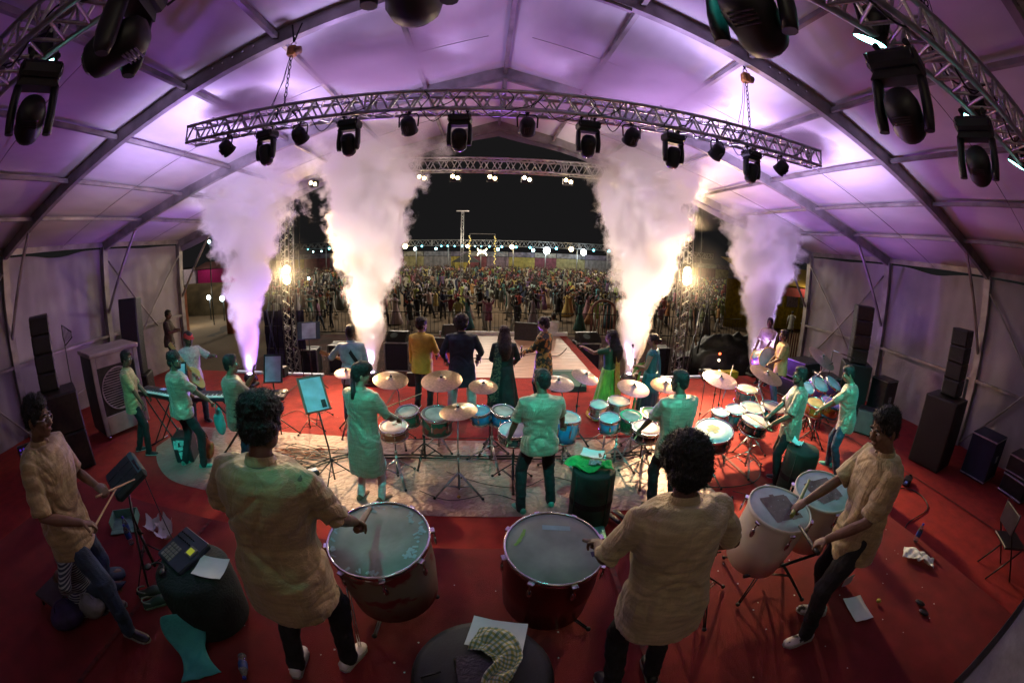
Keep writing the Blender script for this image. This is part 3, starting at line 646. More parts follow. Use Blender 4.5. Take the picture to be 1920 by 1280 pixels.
# ================================================================ people
def skin(name, c): return mat(name, c, .5, 0, .12, 14, .1, 60)
SK1 = skin('skin_brown', (0.20, 0.105, 0.062)); SK2 = skin('skin_dark', (0.13, 0.065, 0.04)); SK3 = skin('skin_warm', (0.30, 0.17, 0.11))
HAIR = mat('black_hair', (0.007, 0.006, 0.006), .55, 0, .4, 30, .8, 90, stretch=(1, 1, .35))
HAIRB = mat('dark_brown_hair', (0.022, 0.011, 0.008), .55, 0, .4, 30, .8, 90, stretch=(1, 1, .35))
def silk(name, c, metal=.35, rough=.40):
    m = mat(name, c, rough, metal, .16, 22, 0, 1, stretch=(.35, .35, 2.0), sheen=.25, detail=8)
    nt = m.node_tree; N = nt.nodes; L = nt.links; bs = N['Principled BSDF']; tc = N['Texture Coordinate']
    h = None; prev = None
    for sc, st, dist in ((5, (1.4, 1.4, .8), .034), (30, (1, 1, 1.3), .006), (230, (.4, .4, 2.5), .0035)):
        mp = N.new('ShaderNodeMapping'); mp.inputs['Scale'].default_value = st; L.new(tc.outputs['Object'], mp.inputs[0])
        nz = N.new('ShaderNodeTexNoise'); nz.inputs['Scale'].default_value = sc; nz.inputs['Detail'].default_value = 4; nz.inputs['Distortion'].default_value = 1.2 if sc < 50 else 0; L.new(mp.outputs[0], nz.inputs[0])
        rg = N.new('ShaderNodeMath'); rg.operation = 'SUBTRACT'; rg.inputs[1].default_value = .5; L.new(nz.outputs[0], rg.inputs[0])
        ab = N.new('ShaderNodeMath'); ab.operation = 'ABSOLUTE'; L.new(rg.outputs[0], ab.inputs[0])
        bp = N.new('ShaderNodeBump'); bp.inputs['Strength'].default_value = 1.0; bp.inputs['Distance'].default_value = dist; L.new((ab if sc < 50 else nz).outputs[0], bp.inputs['Height'])
        if prev: L.new(prev, bp.inputs['Normal'])
        prev = bp.outputs[0]
    L.new(prev, bs.inputs['Normal']); return m
SILK = silk('gold_beige_silk', (0.34, 0.31, 0.22), .5, .36); SILKD = silk('tan_silk', (0.45, 0.33, 0.16), .2, .5); SILKG = silk('pale_gold_silk', (0.51, 0.41, 0.23), .2, .5)
TROUS = mat('black_trousers', (0.013, 0.013, 0.016), .85, 0, .3, 8, .4, 50)
JEANS = mat('blue_jeans', (0.035, 0.065, 0.12), .85, 0, .25, 10, .5, 120)
EYEM = mat('eye_white', (.6, .58, .55), .2); PUP = mat('eye_dark', (.01, .008, .008), .15)
TMP_DG = None
def remesh(mb, voxel, smooth=2, fac=.5):
    me = mb.mesh('tmp', None); o = bpy.data.objects.new('tmp', me); COL.objects.link(o)
    r = o.modifiers.new('r', 'REMESH'); r.mode = 'VOXEL'; r.voxel_size = voxel; r.use_smooth_shade = True
    if smooth:
        s = o.modifiers.new('s', 'SMOOTH'); s.factor = fac; s.iterations = smooth
    dg = bpy.context.evaluated_depsgraph_get(); me2 = bpy.data.meshes.new_from_object(o.evaluated_get(dg))
    bpy.data.objects.remove(o); bpy.data.meshes.remove(me); return me2
def displace(me, fn):
    n = len(me.vertices); co = np.empty(n * 3, np.float32); me.vertices.foreach_get('co', co)
    no = np.empty(n * 3, np.float32); me.vertex_normals.foreach_get('vector', no)
    co = co.reshape(-1, 3); no = no.reshape(-1, 3)
    d = np.array([fn(Vector(c)) for c in co.tolist()], np.float32)
    co = co + no * d[:, None]; me.vertices.foreach_set('co', co.ravel()); me.update()
def fin(name, me, m, parent):
    me.materials.clear(); me.materials.append(m); me.polygons.foreach_set('use_smooth', [True] * len(me.polygons)); me.name = name
    o = bpy.data.objects.new(name, me); COL.objects.link(o); o.parent = parent; return o
def ik(a, b_, l1, l2, hint):
    """joint between a and b at lengths l1, l2, bent towards hint"""
    d = b_ - a; D = min(d.length, (l1 + l2) * .999); d = d.normalized() if d.length > 1e-6 else Vector((0, 0, -1)); e = a + d * D
    x = (l1 * l1 - l2 * l2 + D * D) / (2 * D); h = math.sqrt(max(0, l1 * l1 - x * x))
    q = hint - d * hint.dot(d)
    q = q.normalized() if q.length > 1e-5 else d.orthogonal().normalized()
    return a + d * x + q * h, e
def limb(mb, pts, rr, n=10):
    # rounded ends
    P = [Vector(p) for p in pts]
    d0 = (P[0] - P[1]).normalized(); d1 = (P[-1] - P[-2]).normalized()
    P2 = [P[0] + d0 * rr[0] * .9, P[0] + d0 * rr[0] * .5] + P + [P[-1] + d1 * rr[-1] * .5, P[-1] + d1 * rr[-1] * .9]
    R2 = [rr[0] * .35, rr[0] * .85] + list(rr) + [rr[-1] * .85, rr[-1] * .35]
    mb.tube(P2, R2, n)
def hand(mb, wrist, fdir, side, grip=.5, palm=Vector((0, 0, -1)), s=1.0):
    f = fdir.normalized(); p = (palm - f * palm.dot(f)).normalized(); lat = f.cross(p) * side      # lat: towards thumb
    c = wrist + f * .045 * s
    M = Matrix((lat, p, f)).transposed()
    mb.ell(c, .040 * s, .016 * s, .052 * s, 10, 8, M)
    for i, (o, ln) in enumerate(((.028, .9), (.010, 1.0), (-.009, .95), (-.027, .75))):
        b0 = wrist + (f * .082 + lat * o) * s; L0 = .034 * ln * s
        d = f.copy(); pts = [b0 - f * .03 * s, b0]
        for k in range(3):
            ang = (grip * 1.35 if k else grip * .8) ; ax = f.cross(p)
            d = Quaternion(ax, ang) @ d; pts.append(pts[-1] + d * L0 * (1, .75, .6)[k])
        limb(mb, pts, [.010 * s, .0095 * s, .009 * s, .0082 * s, .0075 * s], 7)
    b0 = wrist + (f * .02 + lat * .026) * s; d = (f * .6 + lat * .7 + p * .4).normalized()
    pts = [b0, b0 + d * .034 * s]; d = (f * .75 + p * (.4 + grip * .6) - lat * .1 * grip).normalized(); pts.append(pts[-1] + d * .03 * s); d = (f * .6 + p * (.5 + grip) - lat * .4 * grip).normalized(); pts.append(pts[-1] + d * .022 * s)
    limb(mb, pts, [.013 * s, .011 * s, .010 * s, .008 * s], 7)
def person(label, pos, face, h=1.72, lean=0, lh=None, rh=None, lf=None, rf=None, head=(0, 0), top='shirt', topm=None, sleeve=.95, hem=-.20, flare=0, legs=None, legr=1.0, shoem=None, skinm=None, hair='short', hairm=None,
           fine=1, build=1.0, grip=(.85, .85), group=None, cap=None, beard=False, extras=None, wr=1.0, eyes=True, lk=None, cat='person', collar=True, lhf=None, rhf=None, seed=0, side_lean=0, pelvis_dz=0, skirt=None, curly=0, tuck=False):
    """face: degrees, 0 looks away from the camera (+y), 90 to the left. Hands and feet in the person's own metres"""
    topm = topm or SILK; legs = legs or TROUS; shoem = shoem or BLACKP; skinm = skinm or SK1; hairm = hairm or HAIR
    t = thing('person', label, cat, pos, R_(face), group); S = h / 1.72
    t.scale = (S, S, S)
    vx = {0: .011, 1: .0082, 2: .0062}[fine]
    lf = lf or (-.12, 0, 0, 8); rf = rf or (.12, 0, 0, -8)
    pel = Vector((((lf[0] + rf[0]) / 2), (lf[1] + rf[1]) / 2, .950 + pelvis_dz))
    spread = math.hypot(lf[0] - rf[0], lf[1] - rf[1]); pel.z -= max(0, (spread - .25)) * .12
    la = R_(lean); Up = Vector((math.sin(R_(side_lean)), math.sin(la), math.cos(la))).normalized(); Rt = Vector((1, 0, 0)); Rt = (Rt - Up * Rt.dot(Up)).normalized(); Fw = Up.cross(Rt)
    def TP(x, y, u):
        if u >= 0: return pel + Rt * x + Fw * y + Up * u
        return pel + Vector((1, 0, 0)) * x + Vector((0, 1, 0)) * y + Vector((0, 0, 1)) * u
    B = build
    stack = [(-.10, .150, .105, 0), (-.03, .168, .118, -.005), (.06, .155, .112, 0), (.14, .148, .108, .004), (.24, .163, .116, .006), (.34, .178, .120, .004), (.42, .182, .110, -.004), (.465, .155, .088, -.008), (.50, .085, .066, -.008)]
    def rings(inf, st, n=22, bx=1.0):
        out = []
        for u, rx, ry, cy_ in st:
            rx = rx * B + inf; ry = ry * (B ** 1.3) + inf
            out.append([TP(rx * math.copysign(abs(math.cos(a)) ** .9, math.cos(a)), cy_ + ry * math.copysign(abs(math.sin(a)) ** .9, math.sin(a)), u) for a in [2 * PI * k / n for k in range(n)]])
        return out
    shL = TP(-.178 * B, -.008, .435); shR = TP(.178 * B, -.008, .435)
    lh = Vector(lh) if lh else Vector((-.30, .12, .80)); rh = Vector(rh) if rh else Vector((.30, .12, .80))
    UA, FA = .285, .255
    eL, wL = ik(shL, lh, UA, FA, Vector((-.55, -.35, -.6)) if lk is None else Vector(lk[0])); eR, wR = ik(shR, rh, UA, FA, Vector((.55, -.35, -.6)) if lk is None else Vector(lk[1]))
    # legs
    hipL = TP(-.092 * B, 0, -.02); hipR = TP(.092 * B, 0, -.02)
    def foot(f):
        yaw = R_(f[3]); fd = Vector((-math.sin(yaw), math.cos(yaw), 0)); return Vector((f[0], f[1], f[2] + .085)), fd
    aL, fdL = foot(lf); aR, fdR = foot(rf)
    kL, aL = ik(hipL, aL, .44, .43, fdL + Vector((0, .3, 0))); kR, aR = ik(hipR, aR, .44, .43, fdR + Vector((0, .3, 0)))
    # ---- body
    hy, hp = R_(head[0]), R_(head[1])
    neck = TP(0, -.008, .50); hc = TP(0, .018 - .07 * math.sin(hp), .655)
    HM = Matrix.Rotation(la * .4, 3, 'X').inverted() @ Matrix.Rotation(hy, 3, 'Z') @ Matrix.Rotation(hp, 3, 'X')
    b = MB(); b.loft(rings(-.008, stack)); limb(b, [neck - Up * .04, neck + Up * .03, hc - Up * .05 + Vector((0, -.012, 0))], [.062, .054, .055])
    def HP(x, y, z): return hc + HM @ Vector((x, y, z))
    HM4 = HM
    b.ell(HP(0, -.012, .035), .074, .092, .088, 14, 10, HM4); b.ell(HP(0, .022, -.025), .062, .068, .088, 14, 10, HM4)
    b.ell(HP(0, .048, -.085), .034, .034, .028, 10, 8, HM4)               # chin
    for sx in (-1, 1):
        b.ell(HP(sx * .048, .0, -.06), .022, .045, .04, 8, 6, HM4)         # jaw corner
        b.ell(HP(sx * .077, -.012, -.012), .011, .019, .033, 8, 6, HM4)    # ear
        b.ell(HP(sx * .038, .070, -.018), .022, .018, .018, 8, 6, HM4)     # cheek
        b.ell(HP(sx * .027, .078, .030), .024, .012, .010, 8, 6, HM4)      # brow
    b.tube([HP(0, .086, .022), HP(0, .100, -.006), HP(0, .108, -.024)], [.009, .012, .016], 8); b.ell(HP(0, .096, -.030), .020, .013, .010, 8, 6, HM4)
    b.ell(HP(0, .084, -.056), .024, .012, .007, 8, 6, HM4); b.ell(HP(0, .080, -.068), .020, .012, .008, 8, 6, HM4)
    limb(b, [shL, shL.lerp(eL, .5), eL, eL.lerp(wL, .35), wL], [.052, .047, .038, .039, .027]); limb(b, [shR, shR.lerp(eR, .5), eR, eR.lerp(wR, .35), wR], [.052, .047, .038, .039, .027])
    dL = Vector(lhf) if lhf else (wL - eL); dR = Vector(rhf) if rhf else (wR - eR)
    pal = Vector((0, .15, -1)) 
    hand(b, wL, dL, 1, grip[0], pal); hand(b, wR, dR, -1, grip[1], pal)
    for hip, kn, an in ((hipL, kL, aL), (hipR, kR, aR)): limb(b, [hip, hip.lerp(kn, .5), kn, kn.lerp(an, .3), an], [.078, .068, .050, .050, .036])
    body = fin('body', remesh(b, vx, 1, .35), skinm, t)
    if eyes:
        for sx in (-1, 1):
            e = MB(); e.ell(HP(sx * .030, .0765, .008), .0145, .010, .009, 10, 6, HM4); eo = e.build('eye', EYEM, body); e = MB(); e.ell(HP(sx * .030, .0855, .008), .006, .0035, .0065, 8, 5, HM4); e.build('pupil', PUP, eo)
            e = MB(); e.tube([HP(sx * .012, .0905, .033), HP(sx * .030, .093, .040), HP(sx * .050, .080, .034)], [.004, .005, .003], 6); e.build('eyebrow', hairm, body)
        e = MB(); e.tube([HP(-.020, .0925, -.062), HP(0, .0965, -.061), HP(.020, .0925, -.062)], [.002, .0035, .002], 6); e.build('mouth', mat('lip_line', (.08, .025, .022), .5), body)
    # ---- hair
    if hair:
        b = MB()
        b.ell(HP(0, -.022, .047), .083, .096, .094, 14, 10, HM4)
        b.ell(HP(0, -.050, -.012), .070, .058, .070, 12, 8, HM4)
        b.ell(HP(0, .030, .096), .062, .050, .038, 12, 8, HM4)
        for sx in (-1, 1): b.ell(HP(sx * .070, .008, .018), .013, .028, .034, 8, 6, HM4)
        if hair == 'full': b.ell(HP(0, -.02, .07), .10, .11, .085, 14, 10, HM4); b.ell(HP(0, -.05, 0), .09, .075, .085, 14, 10, HM4)
        if hair == 'curly': b.ell(HP(0, -.025, .055), .118, .125, .112, 14, 10, HM4); b.ell(HP(0, -.055, -.01), .108, .085, .10, 14, 10, HM4)
        if hair == 'mop': b.ell(HP(0, .02, .07), .097, .112, .085, 14, 10, HM4); b.ell(HP(0, -.05, 0), .088, .07, .085, 14, 10, HM4)
        if hair == 'long':
            b.ell(HP(0, -.03, .05), .10, .108, .10, 14, 10, HM4)
            pts = [HP(0, -.06, 0), HP(0, -.085, -.08)] + [TP(0, -.115, .50 - .08 * q) for q in range(1, 5)]
            b.tube(pts, [.08, .10, .125, .12, .10, .05], 14)
            for sx in (-1, 1): b.tube([HP(sx * .07, -.02, 0), HP(sx * .085, -.03, -.10), TP(sx * .10, -.07, .40)], [.03, .04, .03], 8)
        if hair == 'bun': b.ell(HP(0, -.125, .0), .045, .04, .045, 12, 8, HM4)
        if hair == 'tail':
            b.tube([HP(0, -.09, -.01), HP(0, -.115, -.08), TP(0, -.125, .42)], [.028, .030, .012], 10)
        amp = {'short': .005, 'full': .012, 'curly': .013, 'mop': .010, 'long': .010, 'bun': .004, 'tail': .006}[hair]; fq = 30 if hair != 'curly' else 36
        me = remesh(b, vx * 1.15, 1)
        displace(me, lambda p: amp * (noise.noise(p * fq) * .8 + noise.noise(p * fq * 2.3) * .9) + .002)
        ho = fin('hair', me, hairm, t)
        if fine == 2 and hair in ('short', 'full', 'curly'):
            # loose tufts so the outline is not smooth
            rnd = random.Random(seed + 5); tf = MB(); bb = me.vertices; nv = len(bb)
            for q in range(2600):
                v = bb[rnd.randrange(nv)]; nn = Vector(v.normal); ln = rnd.uniform(.006, .022) * (1.2 if hair == 'curly' else 1)
                tng = Vector((rnd.uniform(-1, 1), rnd.uniform(-1, 1), rnd.uniform(-1, 1))); tng = (tng - nn * tng.dot(nn)).normalized()
                p0 = Vector(v.co) - nn * .003; p1 = p0 + nn * ln * .6 + tng * ln * .5; p2 = p1 + nn * ln * .2 + tng * ln * .6
                w = nn.cross(tng) * .0011
                tf.add([p0 - w, p0 + w, p1 + w * .8, p1 - w * .8, p2], [(0, 1, 2, 3), (3, 2, 4)], True)
            tag(tf.build('loose_tufts', hairm, ho), kind='stuff')
    if cap:
        b = MB(); M4 = Matrix.Translation(hc) @ HM.to_4x4() @ Matrix.Translation((0, -.01, .045))
        b.lathe([(.0005, .082), (.05, .076), (.083, .045), (.094, .0), (.095, -.02)], 18, M4)
        co = b.build('cap', cap, t)
        b = MB(); rr = []
        for a in [PI * q / 12 for q in range(13)]: rr.append((.085 * math.cos(a), .07 + .075 * math.sin(a)))
        vs = [M4 @ Vector((x, y, -.012 - .05 * (y - .07))) for x, y in rr] + [M4 @ Vector((x, y, -.020 - .05 * (y - .07))) for x, y in rr]
        n_ = len(rr); b.add(vs, [tuple(range(n_)), tuple(range(2 * n_ - 1, n_ - 1, -1))] + [(i, i + n_, i + 1 + n_, i + 1) for i in range(n_ - 1)]); b.build('visor', cap, co)
    if beard:
        b = MB(); b.ell(HP(0, .05, -.085), .042, .040, .032, 10, 8, HM4); b.tube([HP(-.062, .0, -.02), HP(-.055, .03, -.07), HP(0, .075, -.098), HP(.055, .03, -.07), HP(.062, 0, -.02)], [.012, .018, .018, .018, .012], 8)
        b.tube([HP(-.028, .085, -.048), HP(0, .097, -.045), HP(.028, .085, -.048)], .006, 6)
        fin('beard', remesh(b, vx, 1), hairm, t)
    # ---- trousers / skirt
    lr = legr
    b = MB()
    st = [(-.16, .150, .120, 0), (-.03, .172, .124, -.005), (.06, .160, .116, 0)]
    if not skirt:
        b.loft(rings(-.004, st))
        for hip, kn, an in ((hipL, kL, aL), (hipR, kR, aR)):
            limb(b, [hip, hip.lerp(kn, .45), kn, kn.lerp(an, .5), an + Vector((0, -.006, -.03))], [.078 * min(lr, 1), .084 * lr, .070 * lr, .062 * lr, .056 * lr], 12)
        me = remesh(b, vx * 1.35, 1)
        sd = seed * 3.7
        displace(me, lambda p: .010 * noise.noise(Vector((p.x * 9, p.y * 9, p.z * 16 + sd))) + (.008 * abs(noise.noise(Vector((p.x * 5 + sd, p.y * 5, p.z * 30)))) if p.z < .55 else 0))
        fin('trousers', me, legs, t)
    else:
        zh, rb, rmid = skirt                       # hem height, hem radius, knee radius
        c0 = pel; nn = 40; rg = []
        for q in range(14):
            u = q / 13; z = (pel.z + .06) + (zh - pel.z - .06) * u; r0 = .168 + (rmid - .168) * min(1, u * 2) + (rb - rmid) * max(0, u * 2 - 1)
            cx = pel.x * (1 - u) + (lf[0] + rf[0]) / 2 * u; cyy = pel.y * (1 - u) + (lf[1] + rf[1]) / 2 * u
            rg.append([Vector((cx + (r0 * (1 + .10 * u * math.sin(a * 11 + 2 * math.sin(a * 3)))) * math.cos(a), cyy + (r0 * .82 * (1 + .10 * u * math.sin(a * 11 + 2 * math.sin(a * 3)))) * math.sin(a), z)) for a in [2 * PI * k / (nn * 2) for k in range(nn * 2)]])
        b.loft(rg, True, True); b.build('skirt', legs, t)
    # ---- shoes
    for an, fd in ((aL, fdL), (aR, fdR)):
        b = MB(); sd_ = Vector((fd.y, -fd.x, 0)); base = Vector((an.x, an.y, an.z - .085)); rg = []
        for u, w, z0, hh in ((-.085, .020, .008, .05), (-.075, .034, .002, .075), (-.03, .037, .0, .085), (.02, .038, .0, .075), (.07, .044, .0, .055), (.12, .046, .0, .045), (.155, .034, .004, .034), (.17, .014, .010, .022)):
            c = base + fd * u; rg.append([c + sd_ * (w * math.cos(a)) + Vector((0, 0, z0 + (hh - z0) * (.5 + .5 * math.sin(a)))) for a in [2 * PI * k / 12 for k in range(12)]])
        b.loft(rg); so = b.build('shoe', shoem, t)
        b = MB(); rg = []
        for u, w in ((-.09, .02), (-.07, .038), (0, .040), (.08, .050), (.13, .048), (.172, .016)):
            c = base + fd * u; rg.append([c + sd_ * w, c - sd_ * w, c - sd_ * w + Vector((0, 0, .016)), c + sd_ * w + Vector((0, 0, .016))])
        b.loft(rg, True, False); b.build('sole', MAT.get('shoe_sole') or mat('shoe_sole', (.35, .35, .34), .6), so)
    # ---- top garment
    if top:
        inf = {'shirt': .031, 'jacket': .034, 'kurta': .027, 'blouse': .012}[top]
        b = MB()
        if top == 'blouse': st = [s_ for s_ in stack if s_[0] >= .05]
        else:
            f = flare; st = []
            nseg = max(1, int((-hem) / .08))
            for q in range(nseg + 1):
                u = hem + (-.03 - hem) * q / (nseg + .0)
                k_ = (-.03 - u) / max(.01, (-.03 - hem)); st.append((u, .172 + f * k_, .124 + f * .8 * k_, -.005))
            st += [s_ for s_ in stack if s_[0] > 0]
        rg = rings(inf, st, 26); b.loft(rg)
        for sh, e, w, sx in ((shL, eL, wL, -1), (shR, eR, wR, 1)):
            inn = sh - Rt * sx * .05; 
            ro = .070 if top != 'blouse' else .060
            if sleeve <= 1: pts = [inn, sh, sh.lerp(e, .5 * sleeve), sh.lerp(e, sleeve)]; rr = [ro, ro, ro * .96, ro * .96]
            elif sleeve < 2: pts = [inn, sh, sh.lerp(e, .5), e, e.lerp(w, sleeve - 1)]; rr = [ro, ro, ro * .9, ro * .82, ro * .8]
            else: pts = [inn, sh, sh.lerp(e, .5), e, e.lerp(w, .5), e.lerp(w, .96)]; rr = [ro, ro, ro * .9, ro * .8, ro * .68, ro * .60]
            b.tube(pts, rr, 14)
        me = remesh(b, vx * 1.25, 2); sd = seed * 5.1 + 1
        sm_ = shL, shR
        def wrk(p):
            zz = (p.z - pel.z)
            a = noise.noise(Vector((p.x * 8 + sd, p.y * 8, p.z * 2.0 + .6 * p.x))) * .013 * (1.3 - max(0, min(1, (zz + .1) * 1.8)))
            w_ = math.exp(-((zz - .08) / .16) ** 2) + .35
            c_ = abs(noise.noise(Vector((p.x * 3.2, p.y * 3.2 + sd, p.z * 9 + p.x * 5 * math.sin(sd) + 2.2 * noise.noise(p * 3)))))
            c2 = noise.noise(Vector((p.x * 11 + p.z * 6, p.y * 11 + sd, p.z * 7 - p.x * 5))) * .004
            sh_ = max(0, abs(p.x) - .15) * 6; c3 = abs(noise.noise(Vector((p.z * 15 + sd, p.x * 4, p.y * 9)))) * .012 * min(1, sh_)
            return (a - .013 * w_ * (1 - min(1, c_ * 3.2)) + .004 + c2 - c3) * wr
        displace(me, wrk)
        g = fin({'shirt': 'shirt', 'jacket': 'jacket', 'kurta': 'kurta', 'blouse': 'blouse'}[top], me, topm, t)
        if collar and top != 'blouse':
            b = MB(); rg = []
            for q in range(25):
                a = -PI / 2 + (2 * PI - .5) * (q / 24) + .25; a = PI / 2 + .22 + (2 * PI - .44) * q / 24
                rx, ry = .066, .060; c = TP(rx * math.cos(a), -.010 + ry * math.sin(a), .512); o_ = TP(rx * 1.28 * math.cos(a), -.010 + ry * 1.30 * math.sin(a), .478)
                up_ = Up * (.020 + .008 * (-math.sin(a)))
                out = (o_ - c).normalized() * .006
                rg.append([c + up_, c + up_ + out, o_ + out + Up * .004, o_ - Up * .012, c - Up * .01])
            b.loft(rg, True, False); b.build('collar', topm, g)
        if fine == 2 and top == 'shirt':
            # yoke seam across the back and the side vents
            b = MB(); b.tube([TP(x * .168 * B, -.118 * (1 - .35 * abs(x) ** 3) - .022, .375) for x in [-1 + q / 8 for q in range(17)]], .0022, 5); b.build('yoke_seam', topm, g)
    t['_'] = 0; del t['_']
    info = dict(t=t, TP=TP, HP=HP, wL=wL, wR=wR, eL=eL, eR=eR, dL=dL.normalized(), dR=dR.normalized(), body=body, hc=hc, HM=HM, S=S, pel=pel, Up=Up)
    return info
def in_world(info, p):
    t = info['t']; return Matrix.Translation(t.location) @ t.rotation_euler.to_matrix().to_4x4() @ Matrix.Scale(info['S'], 4) @ Vector(p)
STICKM = mat('drumstick_wood', (0.55, 0.36, 0.18), .5, 0, .15, 12, stretch=(8, 8, 1)); STICKD = mat('dark_stick_wood', (0.10, 0.035, 0.022), .5, 0, .3, 12)
def stick(info, side, tip, label, r=.008, L0=.10, m=None, name='drumstick', cat='drumstick'):
    """held through the closed hand; tip in world metres"""
    w = info['w' + side]; d = info['d' + side]; p = in_world(info, w + d * .085 + Vector((0, 0, -.022))); tip = Vector(tip); u = (tip - p).normalized()
    b = MB(); a = p - u * L0; b.tube([a - p, -u * L0 * .3, (tip - p) * .8, (tip - p) * .93, tip - p], [r * 1.0, r * 1.05, r * .8, r * .6, r * .75], 8)
    return tag(b.build(name, m or STICKM, None, p), label, cat)
WHITEC = mat('white_cotton', (0.68, 0.7, 0.7), .85, 0, .08, 10, .4, 70)
MUST = mat('mustard_jacket', (0.60, 0.44, 0.05), .7, 0, .12, 8, .3, 90); NAVY = mat('navy_kurta', (0.012, 0.03, 0.045), .75, 0, .3, 8, .4, 80)
BOTTLE = mat('bottle_green_dress', (0.004, 0.028, 0.024), .7, 0, .4, 6, .4, 60); FLORAL = mat('floral_kurta', (0.45, 0.27, 0.06), .7, 0, .1, 13, .3, 60, col2=(0.012, 0.03, 0.018), thr=(.50, .56), detail=3)
SHAWL = mat('patterned_green_shawl', (0.12, 0.16, 0.09), .8, 0, .1, 30, .4, 90, col2=(0.01, 0.04, 0.035), thr=(.45, .55))
LIME = mat('lime_saree', (0.22, 0.42, 0.03), .6, 0, .25, 5, .4, 40, stretch=(3, 3, .6), sheen=.3); SAREER = mat('red_gold_border', (0.42, 0.035, 0.02), .6, 0, .1, 26, .3, 80, col2=(0.5, 0.30, 0.05), thr=(.56, .62))
PEACOCK = mat('teal_saree', (0.01, 0.16, 0.19), .55, 0, .25, 5, .4, 40, stretch=(3, 3, .6)); PALEG = mat('pale_green_stole', (0.25, 0.5, 0.12), .7, 0, .2, 9, .4, 60)
CHECK = mat('pale_check_shirt', (0.42, 0.40, 0.38), .7, 0, .1, 30, .3, 80, col2=(0.3, 0.2, .25)); REDCAP = mat('red_cap', (0.5, 0.02, 0.02), .7, 0, .15, 8)
DENIMS = mat('pale_blue_shirt', (0.28, 0.36, 0.42), .6, 0, .15, 9, .4, 60); SNEAK = mat('white_sneaker', (.55, .55, .56), .5, 0, .5, 18, thr=(.42, .5), col2=(.02, .02, .02)); TEAL_LIT_SHOE = mat('teal_lit_shoe', (.06, .30, .24), .6)  # shoes carry the players' teal light in their colour

# --- the four drummers on the riser, nearest the camera
RZ = .45
def PM(x, y, z=0.0): return (x, y, z)
p1 = person('man in glasses and tan shirt playing the electronic pad at the far left', (-2.90, 1.26, RZ), -62, 1.82, 4, lh=(-.10, .36, 1.06), rh=(.24, .34, 1.00), lf=(-.10, -.06, 0, 10), rf=(.20, .22, 0, -20), head=(-4, -6), topm=SILKD, legs=JEANS, shoem=BLACKP, skinm=SK1, fine=2, seed=1, wr=1.5, build=1.1)
b = MB()
for sx in (-1, 1):
    b.tube([p1['HP'](sx * .030 + .020 * math.cos(a), .098 - .004 * abs(math.cos(a)), .006 + .017 * math.sin(a)) for a in [2 * PI * q / 12 for q in range(13)]], .0016, 5); b.tube([p1['HP'](sx * .050, .094, .010), p1['HP'](sx * .076, .05, .012), p1['HP'](sx * .082, -.01, .010)], .0018, 5)
b.tube([p1['HP'](-.010, .101, .008), p1['HP'](0, .106, .012), p1['HP'](.010, .101, .008)], .0016, 5); b.build('glasses', STEEL, p1['t'])
p2 = person('broad man seen from behind in tan shirt at the left big drum', (-1.06, 1.49, RZ), -8, 1.85, 7, lh=(-.34, .22, .98), rh=(.27, .34, .96), lf=(-.13, -.10, 0, 14), rf=(.16, .06, 0, -12), head=(4, -12), topm=SILKD, skinm=SK2, hair='full', fine=2, build=1.22, seed=2, hem=-.29, wr=1.5, shoem=WHITEP, eyes=False)
p3 = person('curly haired man seen from behind in tan shirt at the middle big drum', (0.88, 1.30, RZ), 4, 1.72, 8, lh=(-.26, .36, 1.02), rh=(.32, .24, .98), lf=(-.14, 0, 0, 12), rf=(.15, .05, 0, -12), head=(6, -14), topm=SILKG, skinm=SK2, hair='curly', fine=2, build=1.16, seed=3, hem=-.25, wr=1.5, eyes=False)
p4 = person('man in tan shirt leaning over the two white drums at the right', (2.42, 1.33, RZ), 62, 1.78, 4, lh=(-.20, .36, .96), rh=(.12, .46, 1.02), lf=(-.15, .12, 0, 22), rf=(.15, -.04, 0, -8), head=(14, -16), topm=SILKD, skinm=SK1, fine=2, seed=4, wr=1.5, shoem=SNEAK)
# --- the five percussionists and keyboard players in the middle row
p5 = person('young man in long green silk kurta with ponytail playing the left drum kit', (-1.38, 4.17, 0), -22, 1.72, 2, lh=(-.05, .40, 1.10), rh=(.24, .36, 1.02), lf=(-.13, -.02, 0, 8), rf=(.14, .05, 0, -8), head=(-38, -4), top='kurta', hem=-.52, flare=.035, topm=SILK, legs=mat('white_churidar', (.66, .7, .7), .8, 0, .08, 10, .6, 60, stretch=(1, 1, 4)), legr=.82, skinm=SK3, hair='mop', sleeve=2, seed=5, wr=1.2, collar=True, shoem=SK1)
b = MB(); b.tube([p5['HP'](0, -.10, -.04), p5['TP'](0.0, -.125, .50), p5['TP'](0, -.150, .42)], [.028, .030, .018], 10); b.build('ponytail', HAIR, p5['t'])
p6 = person('man in green lit silk shirt seen from behind at the second drum kit', (0.65, 4.10, 0), 2, 1.72, 2, lh=(-.34, .20, .86), rh=(.30, .32, .95), lf=(-.22, -.08, 0, 24), rf=(.16, .04, 0, -4), head=(30, -6), topm=SILK, skinm=SK2, hair='short', seed=6, build=1.04, hem=-.14, wr=1.3, shoem=TEAL_LIT_SHOE)
p7 = person('man in teal lit short sleeved shirt seen from behind at the third drum kit', (2.15, 3.88, 0), 8, 1.74, 4, lh=(-.24, .36, .95), rh=(.36, .26, .92), lf=(-.15, 0, 0, 10), rf=(.15, 0, 0, -8), head=(34, -6), topm=SILK, skinm=SK2, seed=7, build=1.08, beard=True, eyes=False)
p8 = person('man in teal lit shirt with moustache turning left at the fourth drum kit', (4.12, 4.02, 0), 52, 1.72, 0, lh=(-.26, .30, .98), rh=(-.05, .38, .98), lf=(-.14, .02, 0, 10), rf=(.15, 0, 0, -10), head=(10, -2), topm=SILK, skinm=SK2, seed=8, beard=True)
